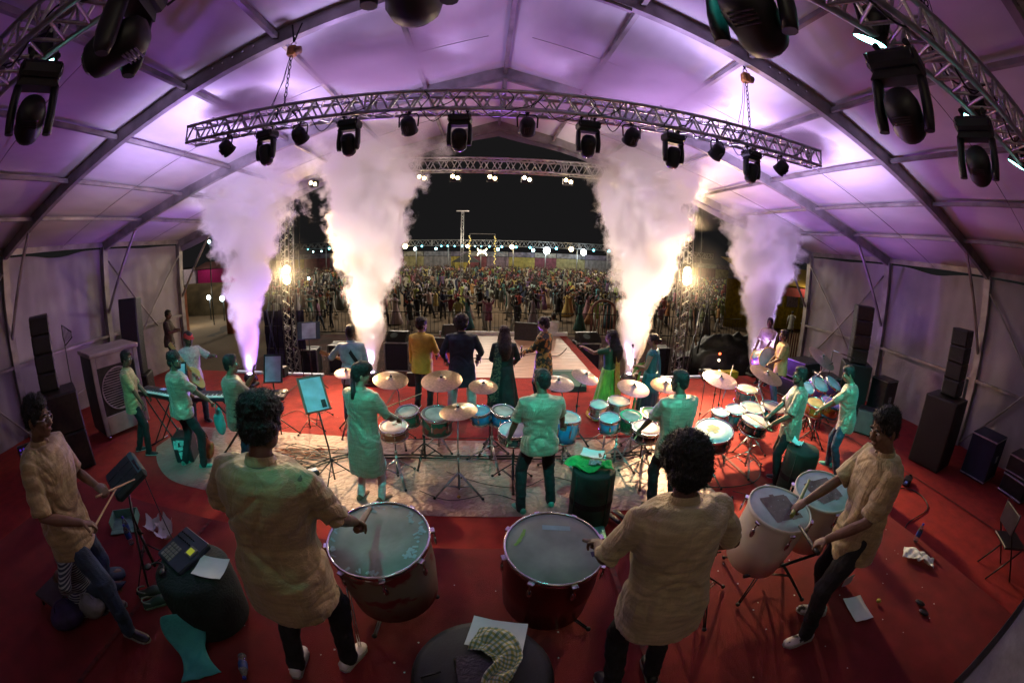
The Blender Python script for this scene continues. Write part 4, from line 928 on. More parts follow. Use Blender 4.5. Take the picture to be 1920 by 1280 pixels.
p9 = person('man in teal lit shirt and jeans bending over the rightmost drum kit', (5.36, 4.04, 0), 30, 1.72, 8, lh=(-.20, .42, .98), rh=(.22, .34, .95), lf=(-.20, -.16, 0, 20), rf=(.16, .10, 0, -6), head=(20, -18), topm=SILK, legs=JEANS, skinm=SK1, seed=9, shoem=TEAL_LIT_SHOE)
p10 = person('thin man in tan shirt standing by the air cooler at the far left keyboard', (-5.66, 4.55, 0), -52, 1.70, 0, lh=(-.14, .30, .92), rh=(.18, .26, .84), lf=(-.12, -.08, 0, 8), rf=(.14, .14, 0, -16), head=(-14, -8), topm=SILKD, skinm=SK2, seed=10, build=.92)
p11 = person('heavy man in shiny green lit shirt at the middle keyboard, looking right', (-4.40, 4.46, 0), -28, 1.74, 0, lh=(-.20, .34, .94), rh=(.30, .40, .98), lf=(-.12, -.06, 0, 8), rf=(.22, .12, 0, -30), head=(-50, 2), topm=SILK, skinm=SK2, seed=11, build=1.12, hem=-.12, hair='full', shoem=TEAL_LIT_SHOE, beard=True, wr=1.6)
p12 = person('man in green lit shirt from behind at the right keyboard, raising one hand', (-3.28, 4.42, 0), -34, 1.72, 0, lh=(.12, .30, 1.42), rh=(.26, .42, .98), lf=(-.12, 0, 0, 8), rf=(.13, .04, 0, -12), head=(-22, -2), topm=SILK, legs=JEANS, skinm=SK1, seed=12, shoem=TEAL_LIT_SHOE, grip=(.25, .5), lhf=(.05, .1, 1))
# --- players and singers at the stage front
p13 = person('bass player in red cap and pale shirt by the left tent wall', (-5.35, 5.98, 0), -118, 1.72, 0, lh=(-.34, .36, 1.28), rh=(.04, .24, .98), lf=(-.14, 0, 0, 8), rf=(.14, 0, 0, -10), head=(16, -12), topm=CHECK, legs=JEANS, skinm=SK2, hair='short', cap=REDCAP, beard=True, seed=13, fine=1, sleeve=.9)
p14 = person('dark figure of a man standing high against the left tent wall', (-8.62, 8.80, .02), -60, 1.72, 2, lh=(.10, .34, 1.2), rh=(.26, .36, 1.18), head=(0, -8), topm=mat('dim_brown_shirt', (.06, .045, .035), .8), skinm=SK2, seed=14, fine=0)
p15 = person('guitarist in pale shirt with dark strap seen from behind, left of centre', (-2.25, 6.55, 0), 12, 1.72, 2, lh=(-.34, .34, 1.2), rh=(.10, .24, .98), lf=(-.16, 0, 0, 14), rf=(.16, .04, 0, -8), head=(-4, -8), topm=DENIMS, legs=JEANS, skinm=SK2, seed=15, sleeve=1.5)
p16 = person('bearded man in mustard yellow jacket and black trousers facing the crowd', (-1.14, 7.30, 0), -14, 1.72, 0, lh=(-.26, .10, .82), rh=(.18, .30, 1.02), lf=(-.12, 0, 0, 10), rf=(.12, .04, 0, -10), head=(-36, -4), top='jacket', topm=MUST, sleeve=2, hem=-.22, skinm=SK3, beard=True, hair='full', seed=16, wr=.6)
p17 = person('tall man in long navy coat and pale trousers, hands in front', (-.38, 6.92, 0), 2, 1.84, 0, lh=(-.26, .20, .94), rh=(.27, .22, .96), lf=(-.17, 0, 0, 12), rf=(.17, .04, 0, -14), head=(-10, -8), top='kurta', topm=NAVY, sleeve=2, hem=-.36, flare=.02, legs=mat('pale_trousers', (.55, .56, .52), .8, 0, .1, 8), legr=1.25, skinm=SK3, hair='curly', build=1.10, seed=17, wr=.6, eyes=False, shoem=mat('cream_shoe', (.6, .58, .5), .5))
p18 = person('woman in dark green dress with long brown hair and patterned shawl', (.36, 6.98, 0), 4, 1.64, 0, lh=(-.10, .26, 1.02), rh=(.20, .24, .98), head=(-4, -10), top='kurta', topm=BOTTLE, sleeve=2, hem=-.40, flare=.02, legs=BOTTLE, skirt=(.16, .30, .24), skinm=SK3, hair='long', hairm=HAIRB, build=.92, seed=18, wr=.5, collar=False, eyes=False)
p19 = person('man in floral gold and black kurta singing towards the left', (1.14, 7.52, 0), 58, 1.72, 0, lh=(-.12, .36, 1.06), rh=(-.02, .38, 1.02), head=(18, -10), top='kurta', topm=FLORAL, sleeve=2, hem=-.46, flare=.03, skinm=SK3, hair='full', seed=19, wr=.8)
p20 = person('woman in lime and red saree pointing left with her arm outstretched', (2.25, 6.86, 0), 52, 1.62, 0, lh=(-.12, .50, 1.36), rh=(.20, .18, .9), head=(8, -2), top='blouse', topm=mat('green_blouse', (.01, .10, .05), .6), sleeve=.7, legs=LIME, skirt=(.04, .36, .27), skinm=SK3, hair='long', build=.92, seed=20, wr=.3, grip=(.5, .4))
p21 = person('woman in sleeveless teal saree with hair in a bun, holding a pale green stole', (2.98, 6.62, 0), 50, 1.62, 0, lh=(-.12, .26, 1.10), rh=(.16, .30, .96), head=(4, -4), top='blouse', topm=PEACOCK, sleeve=.15, legs=PEACOCK, skirt=(.04, .30, .24), skinm=SK3, hair='bun', build=.92, seed=21, wr=.3)
p22 = person('cameraman in pale shirt filming from the pit below the stage', (2.52, 14.6, GZ + .0), 20, 1.80, 0, lh=(-.14, .30, 1.45), rh=(.12, .30, 1.45), topm=WHITEC, skinm=SK2, seed=22, fine=0, sleeve=1.4, eyes=False)
p23 = person('man in pink lit half sleeve shirt standing in front of the far right smoke', (7.16, 8.50, 0), 118, 1.74, 0, lh=(-.10, .34, .96), rh=(.20, .30, .95), head=(10, -2), topm=mat('pale_pink_shirt', (.5, .42, .42), .6, 0, .15, 9, .4, 60), skinm=SK2, seed=23)
p24 = person('man in mustard shirt sitting low beside the right wall, face turned left', (6.35, 6.95, 0), 60, 1.70, 2, lh=(-.14, .30, .98), rh=(.18, .26, .94), head=(20, 2), topm=mat('dull_mustard_shirt', (.42, .30, .12), .6, 0, .15, 9, .4, 60), legs=JEANS, skinm=SK2, seed=24)
p24['t']['label'] = 'man in mustard shirt standing beside the right wall, face turned left'

# garments worn loose: shawl, saree drapes, strap
def drape(name, pts_l, pts_r, m, parent, seg=18, cross=8, puff=.01, label=None):
    """cloth strip between two 3-D curves"""
    def cat(P, t):
        P = [Vector(p) for p in P]; n = len(P) - 1; u = t * n; i = min(int(u), n - 1); f = u - i
        a, b_, c, d = P[max(i - 1, 0)], P[i], P[i + 1], P[min(i + 2, n)]
        return 0.5 * ((2 * b_) + (c - a) * f + (2 * a - 5 * b_ + 4 * c - d) * f * f + (3 * b_ - a - 3 * c + d) * f ** 3)
    mb = MB(); vs = []
    for j in range(seg + 1):
        A, Bp = cat(pts_l, j / seg), cat(pts_r, j / seg)
        for i in range(cross + 1):
            p = A.lerp(Bp, i / cross); vs.append(p + Vector((0, 0, 0)) + (Vector((1, .6, 0)) * puff * math.sin(i * 2.4 + j * .3)))
    n1 = cross + 1; base = len(vs); off = Vector((0.0, 0.004, 0.002))
    vs2 = [v + off for v in vs]
    fs = [(j * n1 + i, j * n1 + i + 1, (j + 1) * n1 + i + 1, (j + 1) * n1 + i) for j in range(seg) for i in range(cross)]
    mb.add(vs, fs, True); mb.add(vs2, [f[::-1] for f in fs], True)
    o = mb.build(name, m, parent)
    if label: o['label'] = label
    return o
TP = p18['TP']; drape('shawl', [TP(-.10, .12, .40), TP(-.15, .0, .50), TP(-.20, -.15, .36), TP(-.24, -.18, .0), TP(-.30, -.18, -.35), TP(-.30, -.16, -.60)], [TP(-.02, .13, .36), TP(-.05, -.02, .52), TP(-.07, -.165, .38), TP(-.07, -.21, .0), TP(-.10, -.23, -.32), TP(-.12, -.22, -.56)], SHAWL, p18['t'])
TP = p20['TP']; drape('saree_end', [TP(.02, .14, .10), TP(-.10, .12, .36), TP(-.13, 0, .50), TP(-.10, -.14, .40), TP(-.16, -.18, .0), TP(-.20, -.24, -.50)], [TP(.14, .13, .06), TP(.02, .14, .34), TP(-.04, -.01, .51), TP(.04, -.15, .38), TP(.06, -.2, 0), TP(.06, -.28, -.55)], SAREER, p20['t'])
TP = p20['TP']; drape('saree_border', [TP(-.32, -.05, -.78), TP(-.36, .12, -.80), TP(-.20, .30, -.80), TP(.05, .34, -.8)], [TP(-.345, -.05, -.87), TP(-.385, .13, -.88), TP(-.21, .33, -.88), TP(.05, .365, -.88)], SAREER, p20['t'], puff=.002)
TP = p21['TP']; drape('stole', [TP(-.30, .22, .20), TP(-.1, .33, .08), TP(.12, .34, .12), TP(.26, .16, .16), TP(.26, -.02, .05)], [TP(-.30, .22, .08), TP(-.1, .35, -.04), TP(.12, .37, .0), TP(.30, .18, .0), TP(.29, -.02, -.2)], PALEG, p21['t'], puff=.015)
drape('saree_end', [TP(.02, .13, .10), TP(-.10, .11, .36), TP(-.10, 0, .48), TP(-.08, -.13, .36), TP(-.1, -.16, -.05)], [TP(.12, .12, .08), TP(.0, .13, .34), TP(-.03, -.01, .49), TP(.03, -.14, .36), TP(.04, -.18, -.05)], PEACOCK, p21['t'], puff=.006)
for q, (z, m_) in enumerate(((-.62, PALEG),)):
    drape('saree_pleats', [TP(-.10, .22, .02), TP(-.13, .25, -.4), TP(-.16, .28, -.84)], [TP(.06, .22, .02), TP(.08, .27, -.4), TP(.10, .30, -.84)], mat('yellow_green_pleat', (.45, .42, .05), .6, 0, .3, 6, .3, 40, col2=(.02, .3, .2), thr=(.45, .6)), p21['t'], puff=.012)
b = MB(); b.tube([p23['HP'](-.018, .09, -.05), p23['HP'](.018, .09, -.05)], .004, 5); b.build('moustache', HAIR, p23['t'])
# guitars
def guitar(label, info, m, neckdir, c, s=1.0, strap=None):
    t = thing('electric_guitar', label, 'guitar', in_world(info, c)); f = info['t'].rotation_euler[2]
    Mx = Matrix.Rotation(f, 4, 'Z') @ Matrix.Rotation(neckdir, 4, 'Y') @ Matrix.Scale(s, 4)
    t.matrix_world = Matrix.Translation(t.location) @ Mx
    out = []
    for q in range(40):
        a = 2 * PI * q / 40; r = .155 + .035 * math.cos(2 * a) - .02 * math.cos(3 * a + .4) + .018 * math.cos(4 * a)
        out.append((r * 1.12 * math.cos(a), r * .92 * math.sin(a)))
    b = MB(); b.loft([[Vector((x * k, y0, y * k)) for x, y in out] for y0, k in ((-.022, .93), (-.016, 1), (.016, 1), (.022, .93))]); bo = b.build('guitar_body', m, t)
    b = MB(); b.loft([[Vector((x * .6 + .02, .024, y * .6 - .03)) for x, y in out], [Vector((x * .6 + .02, .027, y * .6 - .03)) for x, y in out]]); b.build('pickguard', mat('cream_plate', (.5, .42, .3), .4), bo)
    b = MB(); b.bbox(.10, .62, .0, .024, -.024, .024, .006); n_ = b.build('neck', mat('maple_neck', (.35, .18, .07), .4), t)
    b = MB(); b.bbox(.62, .78, -.004, .014, -.036, .040, .012); hd = b.build('headstock', mat('maple_neck', (.35, .18, .07)), t)
    for q in range(3): b = MB(); b.tube([(.65 + q * .045, .005, .04), (.65 + q * .045, .005, .062)], .008, 6); b.build('tuning_peg', STEEL, hd)
    b = MB(); b.bbox(-.05, -.01, .024, .036, -.03, .03, .004); b.bbox(.03, .05, .024, .032, -.035, .03, .003); b.build('bridge', STEEL, bo)
    for q in range(4): b = MB(); b.tube([(-.03, .034, -.015 + q * .01), (.66, .028, -.012 + q * .008)], .0012, 4); b.build('string', STEEL, t)
    return t
guitar('cream bass guitar played by the man in the red cap', p13, mat('cream_guitar', (.62, .40, .16), .35, 0, .1, 4), R_(-58), Vector((.02, .20, .93)), 1.05)
guitar('dark guitar mostly hidden in front of the guitarist with the strap', p15, mat('dark_red_guitar', (.10, .015, .015), .3), R_(180 + 22), Vector((.10, .20, .98)), .95)
TP = p15['TP']; drape('guitar_strap', [TP(-.15, .10, .40), TP(-.11, 0, .505), TP(-.05, -.14, .38), TP(.10, -.165, .15), TP(.19, -.06, .05)], [TP(-.09, .11, .40), TP(-.05, .0, .51), TP(.01, -.15, .40), TP(.15, -.16, .18), TP(.20, -.04, .10)], BLACKC, p15['t'], puff=0)
TP = p13['TP']; drape('guitar_strap', [TP(-.15, .10, .40), TP(-.11, 0, .505), TP(-.05, -.14, .38), TP(.10, -.165, .15), TP(.19, -.06, .05)], [TP(-.09, .11, .40), TP(-.05, .0, .51), TP(.01, -.15, .40), TP(.15, -.16, .18), TP(.20, -.04, .10)], BLACKC, p13['t'], puff=0)
# camera in the pit
t = thing('video_camera', 'black video camera held up by the cameraman in the pit', 'camera', in_world(p22, (0, .36, 1.50)), R_(20))
b = MB(); b.bbox(-.06, .06, -.14, .12, -.07, .07, .015); b.build('camera_body', BLACKP, t); b = MB(); b.lathe([(.05, .12), (.055, .2), (.05, .22), (.001, .215)], 14, Matrix.Rotation(-PI / 2, 4, 'X')); b.build('lens', BLACKP, t)
# microphones in the singers' hands
for info, sd, lab in ((p16, 'R', 'black microphone in the hand of the man in the yellow jacket'), (p19, 'L', 'black microphone held by the man in the floral kurta'), (p21, 'L', 'microphone held near the chin of the woman in teal'), (p17, 'R', 'microphone held low by the man in the navy coat')):
    w = info['w' + sd] + info['d' + sd] * .08; p = in_world(info, w)
    t = thing('microphone', lab, 'microphone', p); b = MB(); b.tube([(0, 0, -.10), (0, 0, .08)], [.012, .016], 8); b.build('handle', BLACKP, t); b = MB(); b.ell((0, 0, .11), .026, .026, .03, 12, 8); b.build('grille', STEEL, t)
# ================================================================ drums and cymbals
HEADW = mat('drum_skin_white', (.62, .60, .56), .45, 0, .10, 7, .05, 30); HEADB = mat('drum_skin_worn', (.50, .44, .38), .5, 0, .2, 5, .05, 30)
HEADR = mat('drum_skin_grey', (.27, .32, .27), .55, 0, .16, 4, .05, 30)
CHROME = STEEL
SH = {
 'teal_oyster': mat('teal_oyster_shell', (.03, .22, .26), .25, .2, .3, 16, coat=.7, col2=(.01, .05, .09)),
 'blue': mat('blue_shell', (.02, .12, .5), .25, .1, .3, 5, coat=.7, col2=(.02, .28, .45)),
 'green': mat('green_sparkle_shell', (.02, .16, .07), .3, .3, .4, 60, coat=.6, col2=(.003, .02, .012)),
 'floral': mat('painted_flower_shell', (.36, .05, .04), .35, 0, .2, 11, coat=.5, col2=(.01, .09, .06), thr=(.5, .56)),
 'redwood': mat('red_wood_shell', (.30, .045, .02), .3, 0, .3, 6, coat=.6, stretch=(1, 1, 6)),
 'chrome': mat('chrome_shell', (.6, .62, .64), .16, 1, .1, 6), 'black': mat('black_shell', (.015, .017, .02), .25, .1, .3, 8, coat=.6),
 'grey': mat('smoke_grey_shell', (.10, .12, .13), .25, .3, .3, 12, coat=.6), 'amber': mat('amber_shell', (.34, .15, .02), .3, .1, .3, 7, coat=.6), 'purple': mat('violet_blue_shell', (.06, .04, .22), .3, .2, .3, 8, coat=.6),
 'darkred': mat('dark_red_shell', (.12, .008, .008), .35, 0, .3, 4, coat=.4), 'cream': mat('cream_shell', (.80, .76, .64), .35, 0, .08, 3, coat=.4),
 'marble': mat('red_marbled_shell', (.20, .17, .13), .5, 0, .1, 4.5, col2=(.17, .015, .02), thr=(.36, .42), stretch=(1, 1, 1.6), detail=3)}
LUGC = {}
def lug_mesh(kind, depth):
    key = (kind, round(depth, 2))
    if key in LUGC: return LUGC[key]
    b = MB()
    if kind == 'lug':
        b.bbox(.004, .026, -.011, .011, -depth * .62, -depth * .30, .005); b.tube([(.018, 0, -depth * .34), (.018, 0, .004)], .0035, 6); b.tube([(.018, 0, .004), (.018, 0, .014)], .006, 6)
    else:
        b.tube([(.03, 0, .0), (.032, 0, -.07)], .007, 6); b.ell((.03, 0, -.10), .010, .020, .042, 8, 6); b.bbox(.0, .04, -.022, .022, -.016, .004, .005)
    LUGC[key] = b.mesh('lug', STEEL); return LUGC[key]
def drum(label, c, r, depth, shell, skinm=HEADW, tilt=(0, 0), nl=6, name='tom_drum', group=None, taper=1.0, lug='lug', rimm=CHROME, patches=None, cat='drum', ring=None):
    t = thing(name, label, cat, c, 0, group); t.rotation_euler = (R_(tilt[0]), R_(tilt[1]), 0)
    n = 32; rb = r * taper
    b = MB(); b.lathe([(r, -.006), (r + (rb - r) * .5 + (.012 if taper < 1 else 0), -depth * .5), (rb, -depth), (rb - .012, -depth), (rb - .012, -depth * .6)], n); b.build('shell', SH[shell] if isinstance(shell, str) else shell, t)
    b = MB(); b.lathe([(r + .001, -.004), (r * .97, .004), (r * .5, .005), (.0005, .005)], n); h = b.build('drum_head', skinm, t)
    b = MB(); b.lathe([(r + .010, -.030), (r + .014, -.008), (r + .012, .010), (r + .004, .013), (r - .001, .006)], n); b.build('hoop', rimm, t)
    if ring: b = MB(); b.lathe([(r * .99, .0066), (r * .80, .0072), (r * .795, .0056)], n); b.build('damper_ring', ring, h)
    if taper == 1: b = MB(); b.lathe([(r + .008, -depth - .004), (r + .012, -depth + .012), (r + .004, -depth + .022)], n); b.build('lower_hoop', rimm, t)
    lm = lug_mesh(lug, depth)
    for k in range(nl):
        a = 2 * PI * (k + .3) / nl; shared('lug', lm, t, Matrix.Rotation(a, 4, 'Z') @ Matrix.Translation((r, 0, -.01 if lug != 'lug' else 0)))
    for i, (px, py, w, d, an, m_) in enumerate(patches or []):
        b = MB(); M = Matrix.Translation((px * r, py * r, .0075 + .0008 * (i % 5))) @ Matrix.Rotation(R_(an), 4, 'Z'); w *= r; d *= r
        b.add([M @ Vector(v) for v in ((-w, -d, 0), (w, -d, 0), (w, d, 0), (-w, d, 0))], [(0, 1, 2, 3)]); b.build('tape_strip', m_, h)
    return t
STDM = mat('stand_chrome_dull', (.38, .39, .40), .3, .9, .2, 14)
def tripod(label, base, top, spread=.34, hub=.42, m=STDM, legs=3, rot=0.0, arm=None, group=None, name='drum_stand', cat='stand', r=.013, double=True):
    """stand whose pole runs from base up to top; arm: further points of a boom"""
    base = Vector(base); top = Vector(top); t = thing(name, label, cat, base, 0, group)
    v = top - base; px = Vector((base.x, base.y, 0)) 
    b = MB(); b.tube([(0, 0, .05), (0, 0, max(hub + .1, v.z * .55))], r * 1.15, 8); b.tube([(0, 0, max(hub + .1, v.z * .5)), (v.x * .1, v.y * .1, v.z * .8), (v.x, v.y, v.z)], r * .8, 8); b.build('pole', m, t)
    b = MB(); b.tube([(0, 0, max(hub + .1, v.z * .55) - .02), (0, 0, max(hub + .1, v.z * .55) + .03)], r * 1.7, 8); b.build('collar', m, t)
    b = MB(); b.tube([(.015, 0, v.z * .55), (.05, 0, v.z * .55)], .007, 5); b.build('wing_screw', m, t)
    for k in range(legs):
        a = rot + 2 * PI * k / legs; d = Vector((math.cos(a), math.sin(a), 0)); n_ = Vector((-d.y, d.x, 0)) * (.010 if double else 0)
        l = MB()
        for sg in ((1, -1) if double else (1,)):
            l.tube([Vector((0, 0, hub)) + n_ * sg, d * spread * .55 + Vector((0, 0, hub * .5)) + n_ * sg, d * spread + Vector((0, 0, .018)) + n_ * sg * .6], .007, 6)
            l.tube([Vector((0, 0, .08)) + n_ * sg, d * spread * .52 + Vector((0, 0, hub * .52)) + n_ * sg], .005, 6)
        lo = l.build('leg', m, t); l = MB(); l.ell(d * spread + Vector((0, 0, .02)), .020, .020, .018, 8, 6); l.build('rubber_foot', RUBBER, lo)
    if arm:
        b = MB(); b.tube([v] + [Vector(p) - base for p in arm], r * .7, 7); b.build('boom', m, t)
    return t
def basket(t, z, r):
    b = MB()
    for k in range(3):
        a = 2 * PI * k / 3 + .4; d = Vector((math.cos(a), math.sin(a), 0)); b.tube([(0, 0, z - .09), tuple(d * r * .9 + Vector((0, 0, z - .03))), tuple(d * r * 1.02 + Vector((0, 0, z + .02)))], .007, 6)
    b.build('basket', STDM, t)
BRASS = mat('cymbal_bronze', (.62, .46, .28), .28, .9, .12, 30, .15, 40, stretch=(1, 1, 1)); BRASS2 = mat('cymbal_pink_bronze', (.66, .48, .40), .3, .85, .12, 30, .15, 40)
def cymbal(label, c, r, tilt=(8, 0), m=BRASS, group='cymbals over the drum kits'):
    t = thing('cymbal', label, 'cymbal', c, 0, group); t.rotation_euler = (R_(tilt[0]), R_(tilt[1]), 0)
    prof = [(r, -.022), (r * .9, -.014), (r * .6, -.002), (r * .25, .008), (r * .17, .012), (r * .13, .026), (r * .05, .034), (.004, .035)]
    b = MB(); b.lathe(prof, 36); b.lathe([(q, z - .003) for q, z in prof][::-1], 36)
    for k in range(3, 8): b.lathe([(r * (.2 + k * .1), -.0035 + .0), (r * (.205 + k * .1), -.003)], 36)
    b.build('plate', m, t)
    b = MB(); b.tube([(0, 0, .03), (0, 0, .085)], .005, 6); b.ell((0, 0, .055), .013, .013, .012, 8, 6); b.build('wing_nut', STEEL, t)
    b = MB(); b.lathe([(.0, .036), (.022, .038), (.022, .048), (.0, .05)], 12); b.build('felt_washer', BLACKC, t)
    return t
YT = mat('yellowed_tape', (.42, .36, .16), .6, 0, .1, 9); GT = mat('grey_tape', (.20, .16, .14), .7, 0, .12, 20); LT = mat('pale_blue_film', (.30, .50, .52), .5, 0, .1, 9)
# kit 1 (left): player in the long kurta
K = 'toms of the left drum kit'
drum('flower painted tom with grey skin, nearest the kurta player', (-1.04, 5.19, .80), .155, .20, 'floral', HEADB, (10, -4), ring=GT, group=K)
drum('larger flower painted tom right of its twin on the left kit', (-.62, 5.12, .80), .205, .27, 'floral', HEADB, (10, 2), ring=GT, group=K)
drum('red wooden snare drum beside the kurta player', (-1.13, 4.70, .78), .175, .14, 'redwood', HEADW, (8, 0), 8, 'snare_drum', patches=[(.05, .25, .18, .12, 20, GT)])
K = 'toms of the second drum kit'
drum('small sky blue tom with teal skin', (-.04, 5.12, .85), .135, .17, 'blue', mat('teal_skin', (.12, .42, .5), .45), (10, -6), group=K)
drum('turquoise tom right of the small sky blue one', (.27, 5.12, .85), .155, .19, 'blue', HEADB, (10, 4), ring=GT, group=K)
drum('big blue floor tom half hidden behind the green shirt, on its right', (1.10, 5.02, .80), .20, .34, 'blue', HEADB, (4, 6), 8, 'floor_tom', ring=LT)
drum('blue tom peeking out left of the green shirt', (.62, 5.16, .80), .16, .22, 'blue', HEADB, (10, 0), ring=LT)
drum('smoke grey metal snare drum left of the man in green', (.38, 4.66, .78), .185, .15, 'grey', mat('pale_blue_skin', (.50, .60, .62), .45), (8, 0), 8, 'snare_drum')
K = 'toms of the third drum kit'
drum('small chrome tom at the back left of the third kit', (1.68, 5.45, .80), .13, .18, 'chrome', HEADW, (10, -4), group=K)
drum('chrome tom behind its smaller twin, third kit', (2.03, 5.58, .80), .165, .2, 'chrome', HEADW, (8, 0), group=K)
drum('small blue and green tom in front at the third kit', (1.69, 4.94, .80), .135, .2, mat('blue_green_shell', (.03, .10, .5), .25, .1, .3, 4, coat=.7, col2=(.02, .35, .2)), LT, (10, -6), group=K)
drum('green sparkle tom with glowing green rim ring', (2.02, 4.99, .80), .16, .21, 'green', HEADB, (10, 0), ring=mat('green_ring', (.03, .5, .25), .4), group=K)
drum('green sparkle tom with broad cream skin', (2.37, 5.02, .80), .18, .22, 'green', HEADW, (10, 4), ring=PALEG, group=K)
drum('black snare drum under the stick of the third drummer', (2.11, 4.60, .78), .19, .15, 'black', HEADW, (8, 0), 8, 'snare_drum')
K = 'toms of the fourth drum kit'
drum('wide white floor tom with a yellow tape cross on its skin', (3.02, 4.38, .78), .265, .2, 'black', mat('pale_teal_skin', (.52, .66, .66), .45), (12, -10), 8, 'floor_tom', patches=[(0, .1, .13, .34, 8, YT), (0, .1, .34, .12, -4, YT), (.1, .2, .16, .2, 30, YT)])
drum('smallest teal tom at the left of the fourth kit', (3.46, 4.93, .80), .125, .18, 'teal_oyster', HEADW, (10, -4), group=K)
drum('second teal tom of the fourth kit', (3.80, 5.00, .80), .165, .28, 'teal_oyster', HEADW, (10, -4), group=K)
drum('third teal tom of the fourth kit', (4.15, 5.03, .80), .20, .24, 'teal_oyster', HEADB, (10, 0), ring=LT, group=K)
drum('largest teal tom, partly behind the man with the moustache', (4.57, 5.00, .80), .215, .34, 'teal_oyster', HEADB, (10, 4), ring=GT, group=K)
drum('dark metal snare drum in front of the man with the moustache', (3.86, 4.54, .80), .215, .18, 'black', HEADW, (8, 4), 8, 'snare_drum')
K = 'toms of the rightmost drum kit'
drum('violet tom with a blue hoop at the rightmost kit', (5.96, 4.90, .82), .215, .22, 'amber', mat('violet_skin', (.16, .12, .42), .45), (14, 6), rimm=mat('blue_hoop', (.05, .3, .5), .25, .5), group=K)
drum('amber lit tom left of the violet one', (5.58, 4.96, .82), .17, .22, 'amber', mat('amber_skin', (.55, .32, .12), .45), (14, -6), group=K)
drum('left one of the three grey toms tilted up at the rightmost kit', (5.62, 5.32, .98), .165, .2, 'purple', mat('steel_skin', (.34, .38, .44), .4), (28, -6), group=K)
drum('middle one of the three grey toms tilted up at the rightmost kit', (6.07, 5.40, 1.0), .20, .22, 'purple', MAT['steel_skin'], (30, 4), group=K)
drum('right one of the three grey toms tilted up at the rightmost kit', (6.50, 5.40, 1.0), .19, .22, 'purple', MAT['steel_skin'], (30, 14), group=K)
# drum lying on its side by the far right smoke
t = drum('barrel drum with grey skin standing on edge by the far right smoke', (6.32, 7.35, .95), .28, .42, 'floral', MAT['steel_skin'], (72, -18), 8, 'barrel_drum', rimm=MUST)
drum('dark tom under the large cymbal left of the moustached man', (4.72, 5.98, .78), .20, .28, 'teal_oyster', HEADB, (8, 0))
# stands under all toms
G = 'drum stands with spread legs on the mat'
for i, (x, y, z, rt, lab) in enumerate(((-.83, 5.22, .66, .3, 'chrome stand holding the two flower painted toms'), (-1.13, 4.70, .62, 1.0, 'stand under the red wooden snare'), (.12, 5.20, .66, .8, 'thick chrome stand between the sky blue and turquoise toms'), (.38, 4.66, .60, .5, 'stand under the grey snare'),
        (1.85, 5.55, .64, .2, 'stand holding the two chrome toms'), (1.86, 5.02, .62, 1.2, 'stand holding the small blue green tom'), (2.30, 5.10, .62, .7, 'stand holding the two green sparkle toms'), (2.11, 4.60, .60, .2, 'stand under the black snare of the third kit'),
        (3.02, 4.42, .58, .9, 'stand under the wide white floor tom'), (3.64, 5.06, .62, .4, 'stand holding the two smaller teal toms'), (4.3, 5.10, .62, 1.1, 'stand holding the two larger teal toms'), (3.86, 4.54, .60, .1, 'stand under the dark metal snare'),
        (5.78, 5.02, .62, .6, 'stand under the violet and amber toms'), (6.1, 5.52, .80, .2, 'stand holding the three tilted grey toms'), (6.25, 7.5, .62, .4, 'stand of the barrel drum'), (4.72, 6.0, .50, .9, 'stand under the dark tom beneath the large cymbal'), (1.1, 5.05, .45, .9, 'stand under the big blue floor tom'))):
    t = tripod(lab, (x, y, .008), (x, y, z), .30 + .03 * (i % 3), .30, STDM if i % 3 else BLACKM, 3, rt, group=G)
    basket(t, z, .13)
    if i in (0, 2, 5, 9, 10, 12, 13):
        b = MB(); b.tube([(-.2, -.05, z + .02), (0, 0, z), (.2, -.05, z + .02)], .011, 7); b.build('tom_arm', STDM, t)
# cymbals with their stands
CY = [(-2.16, 5.97, 1.10, .19, (10, 4), 1, 'pale cymbal just left of the ponytail player\'s head'), (-1.36, 5.68, 1.10, .265, (12, 6), 0, 'wide cymbal right of the ponytail player\'s head'), (-.59, 5.54, 1.15, .295, (14, -2), 0, 'largest left cymbal below the yellow jacket'),
      (0.0, 5.45, 1.10, .205, (12, 2), 0, 'small bronze cymbal in front of the navy coat'), (-.31, 4.77, 1.0, .24, (6, -6), 0, 'lowest cymbal, edge on over the flower painted tom'), (1.08, 5.60, 1.10, .24, (12, 4), 1, 'cymbal right behind the head of the man in green'),
      (1.52, 5.75, 1.15, .215, (16, 14), 1, 'pink cymbal tilted right between the second and third kits'), (2.15, 5.34, 1.10, .245, (14, 4), 1, 'cymbal in front of the lime saree'), (2.72, 5.45, 1.10, .24, (12, -4), 0, 'golden cymbal left of the third drummer\'s head'),
      (3.85, 5.66, 1.10, .31, (14, 2), 1, 'broad cymbal between the third drummer and the fourth kit'), (4.86, 5.66, 1.15, .335, (18, 8), 0, 'broad golden cymbal left of the moustached man'), (6.45, 5.80, 1.40, .34, (28, 12), 1, 'highest pink cymbal at the rightmost kit')]
for i, (x, y, z, r, tl, pk, lab) in enumerate(CY):
    cymbal(lab, (x, y, z), r, tl, BRASS2 if pk else BRASS)
    bx, by = x + (.10 if i % 2 else -.08), y + .08
    if i == 4: bx, by = -.30, 4.30 + .12
    tripod('slim stand carrying the ' + lab.split(' in front')[0].split(' between')[0], (bx, by, .008), (x, y, z - .01), .27 if i != 4 else .34, .26 if i != 4 else .30, STDM if i % 3 else BLACKM, 3, .4 + i * .5 if i != 4 else PI / 2, group='cymbal stands', name='cymbal_stand', r=.010)
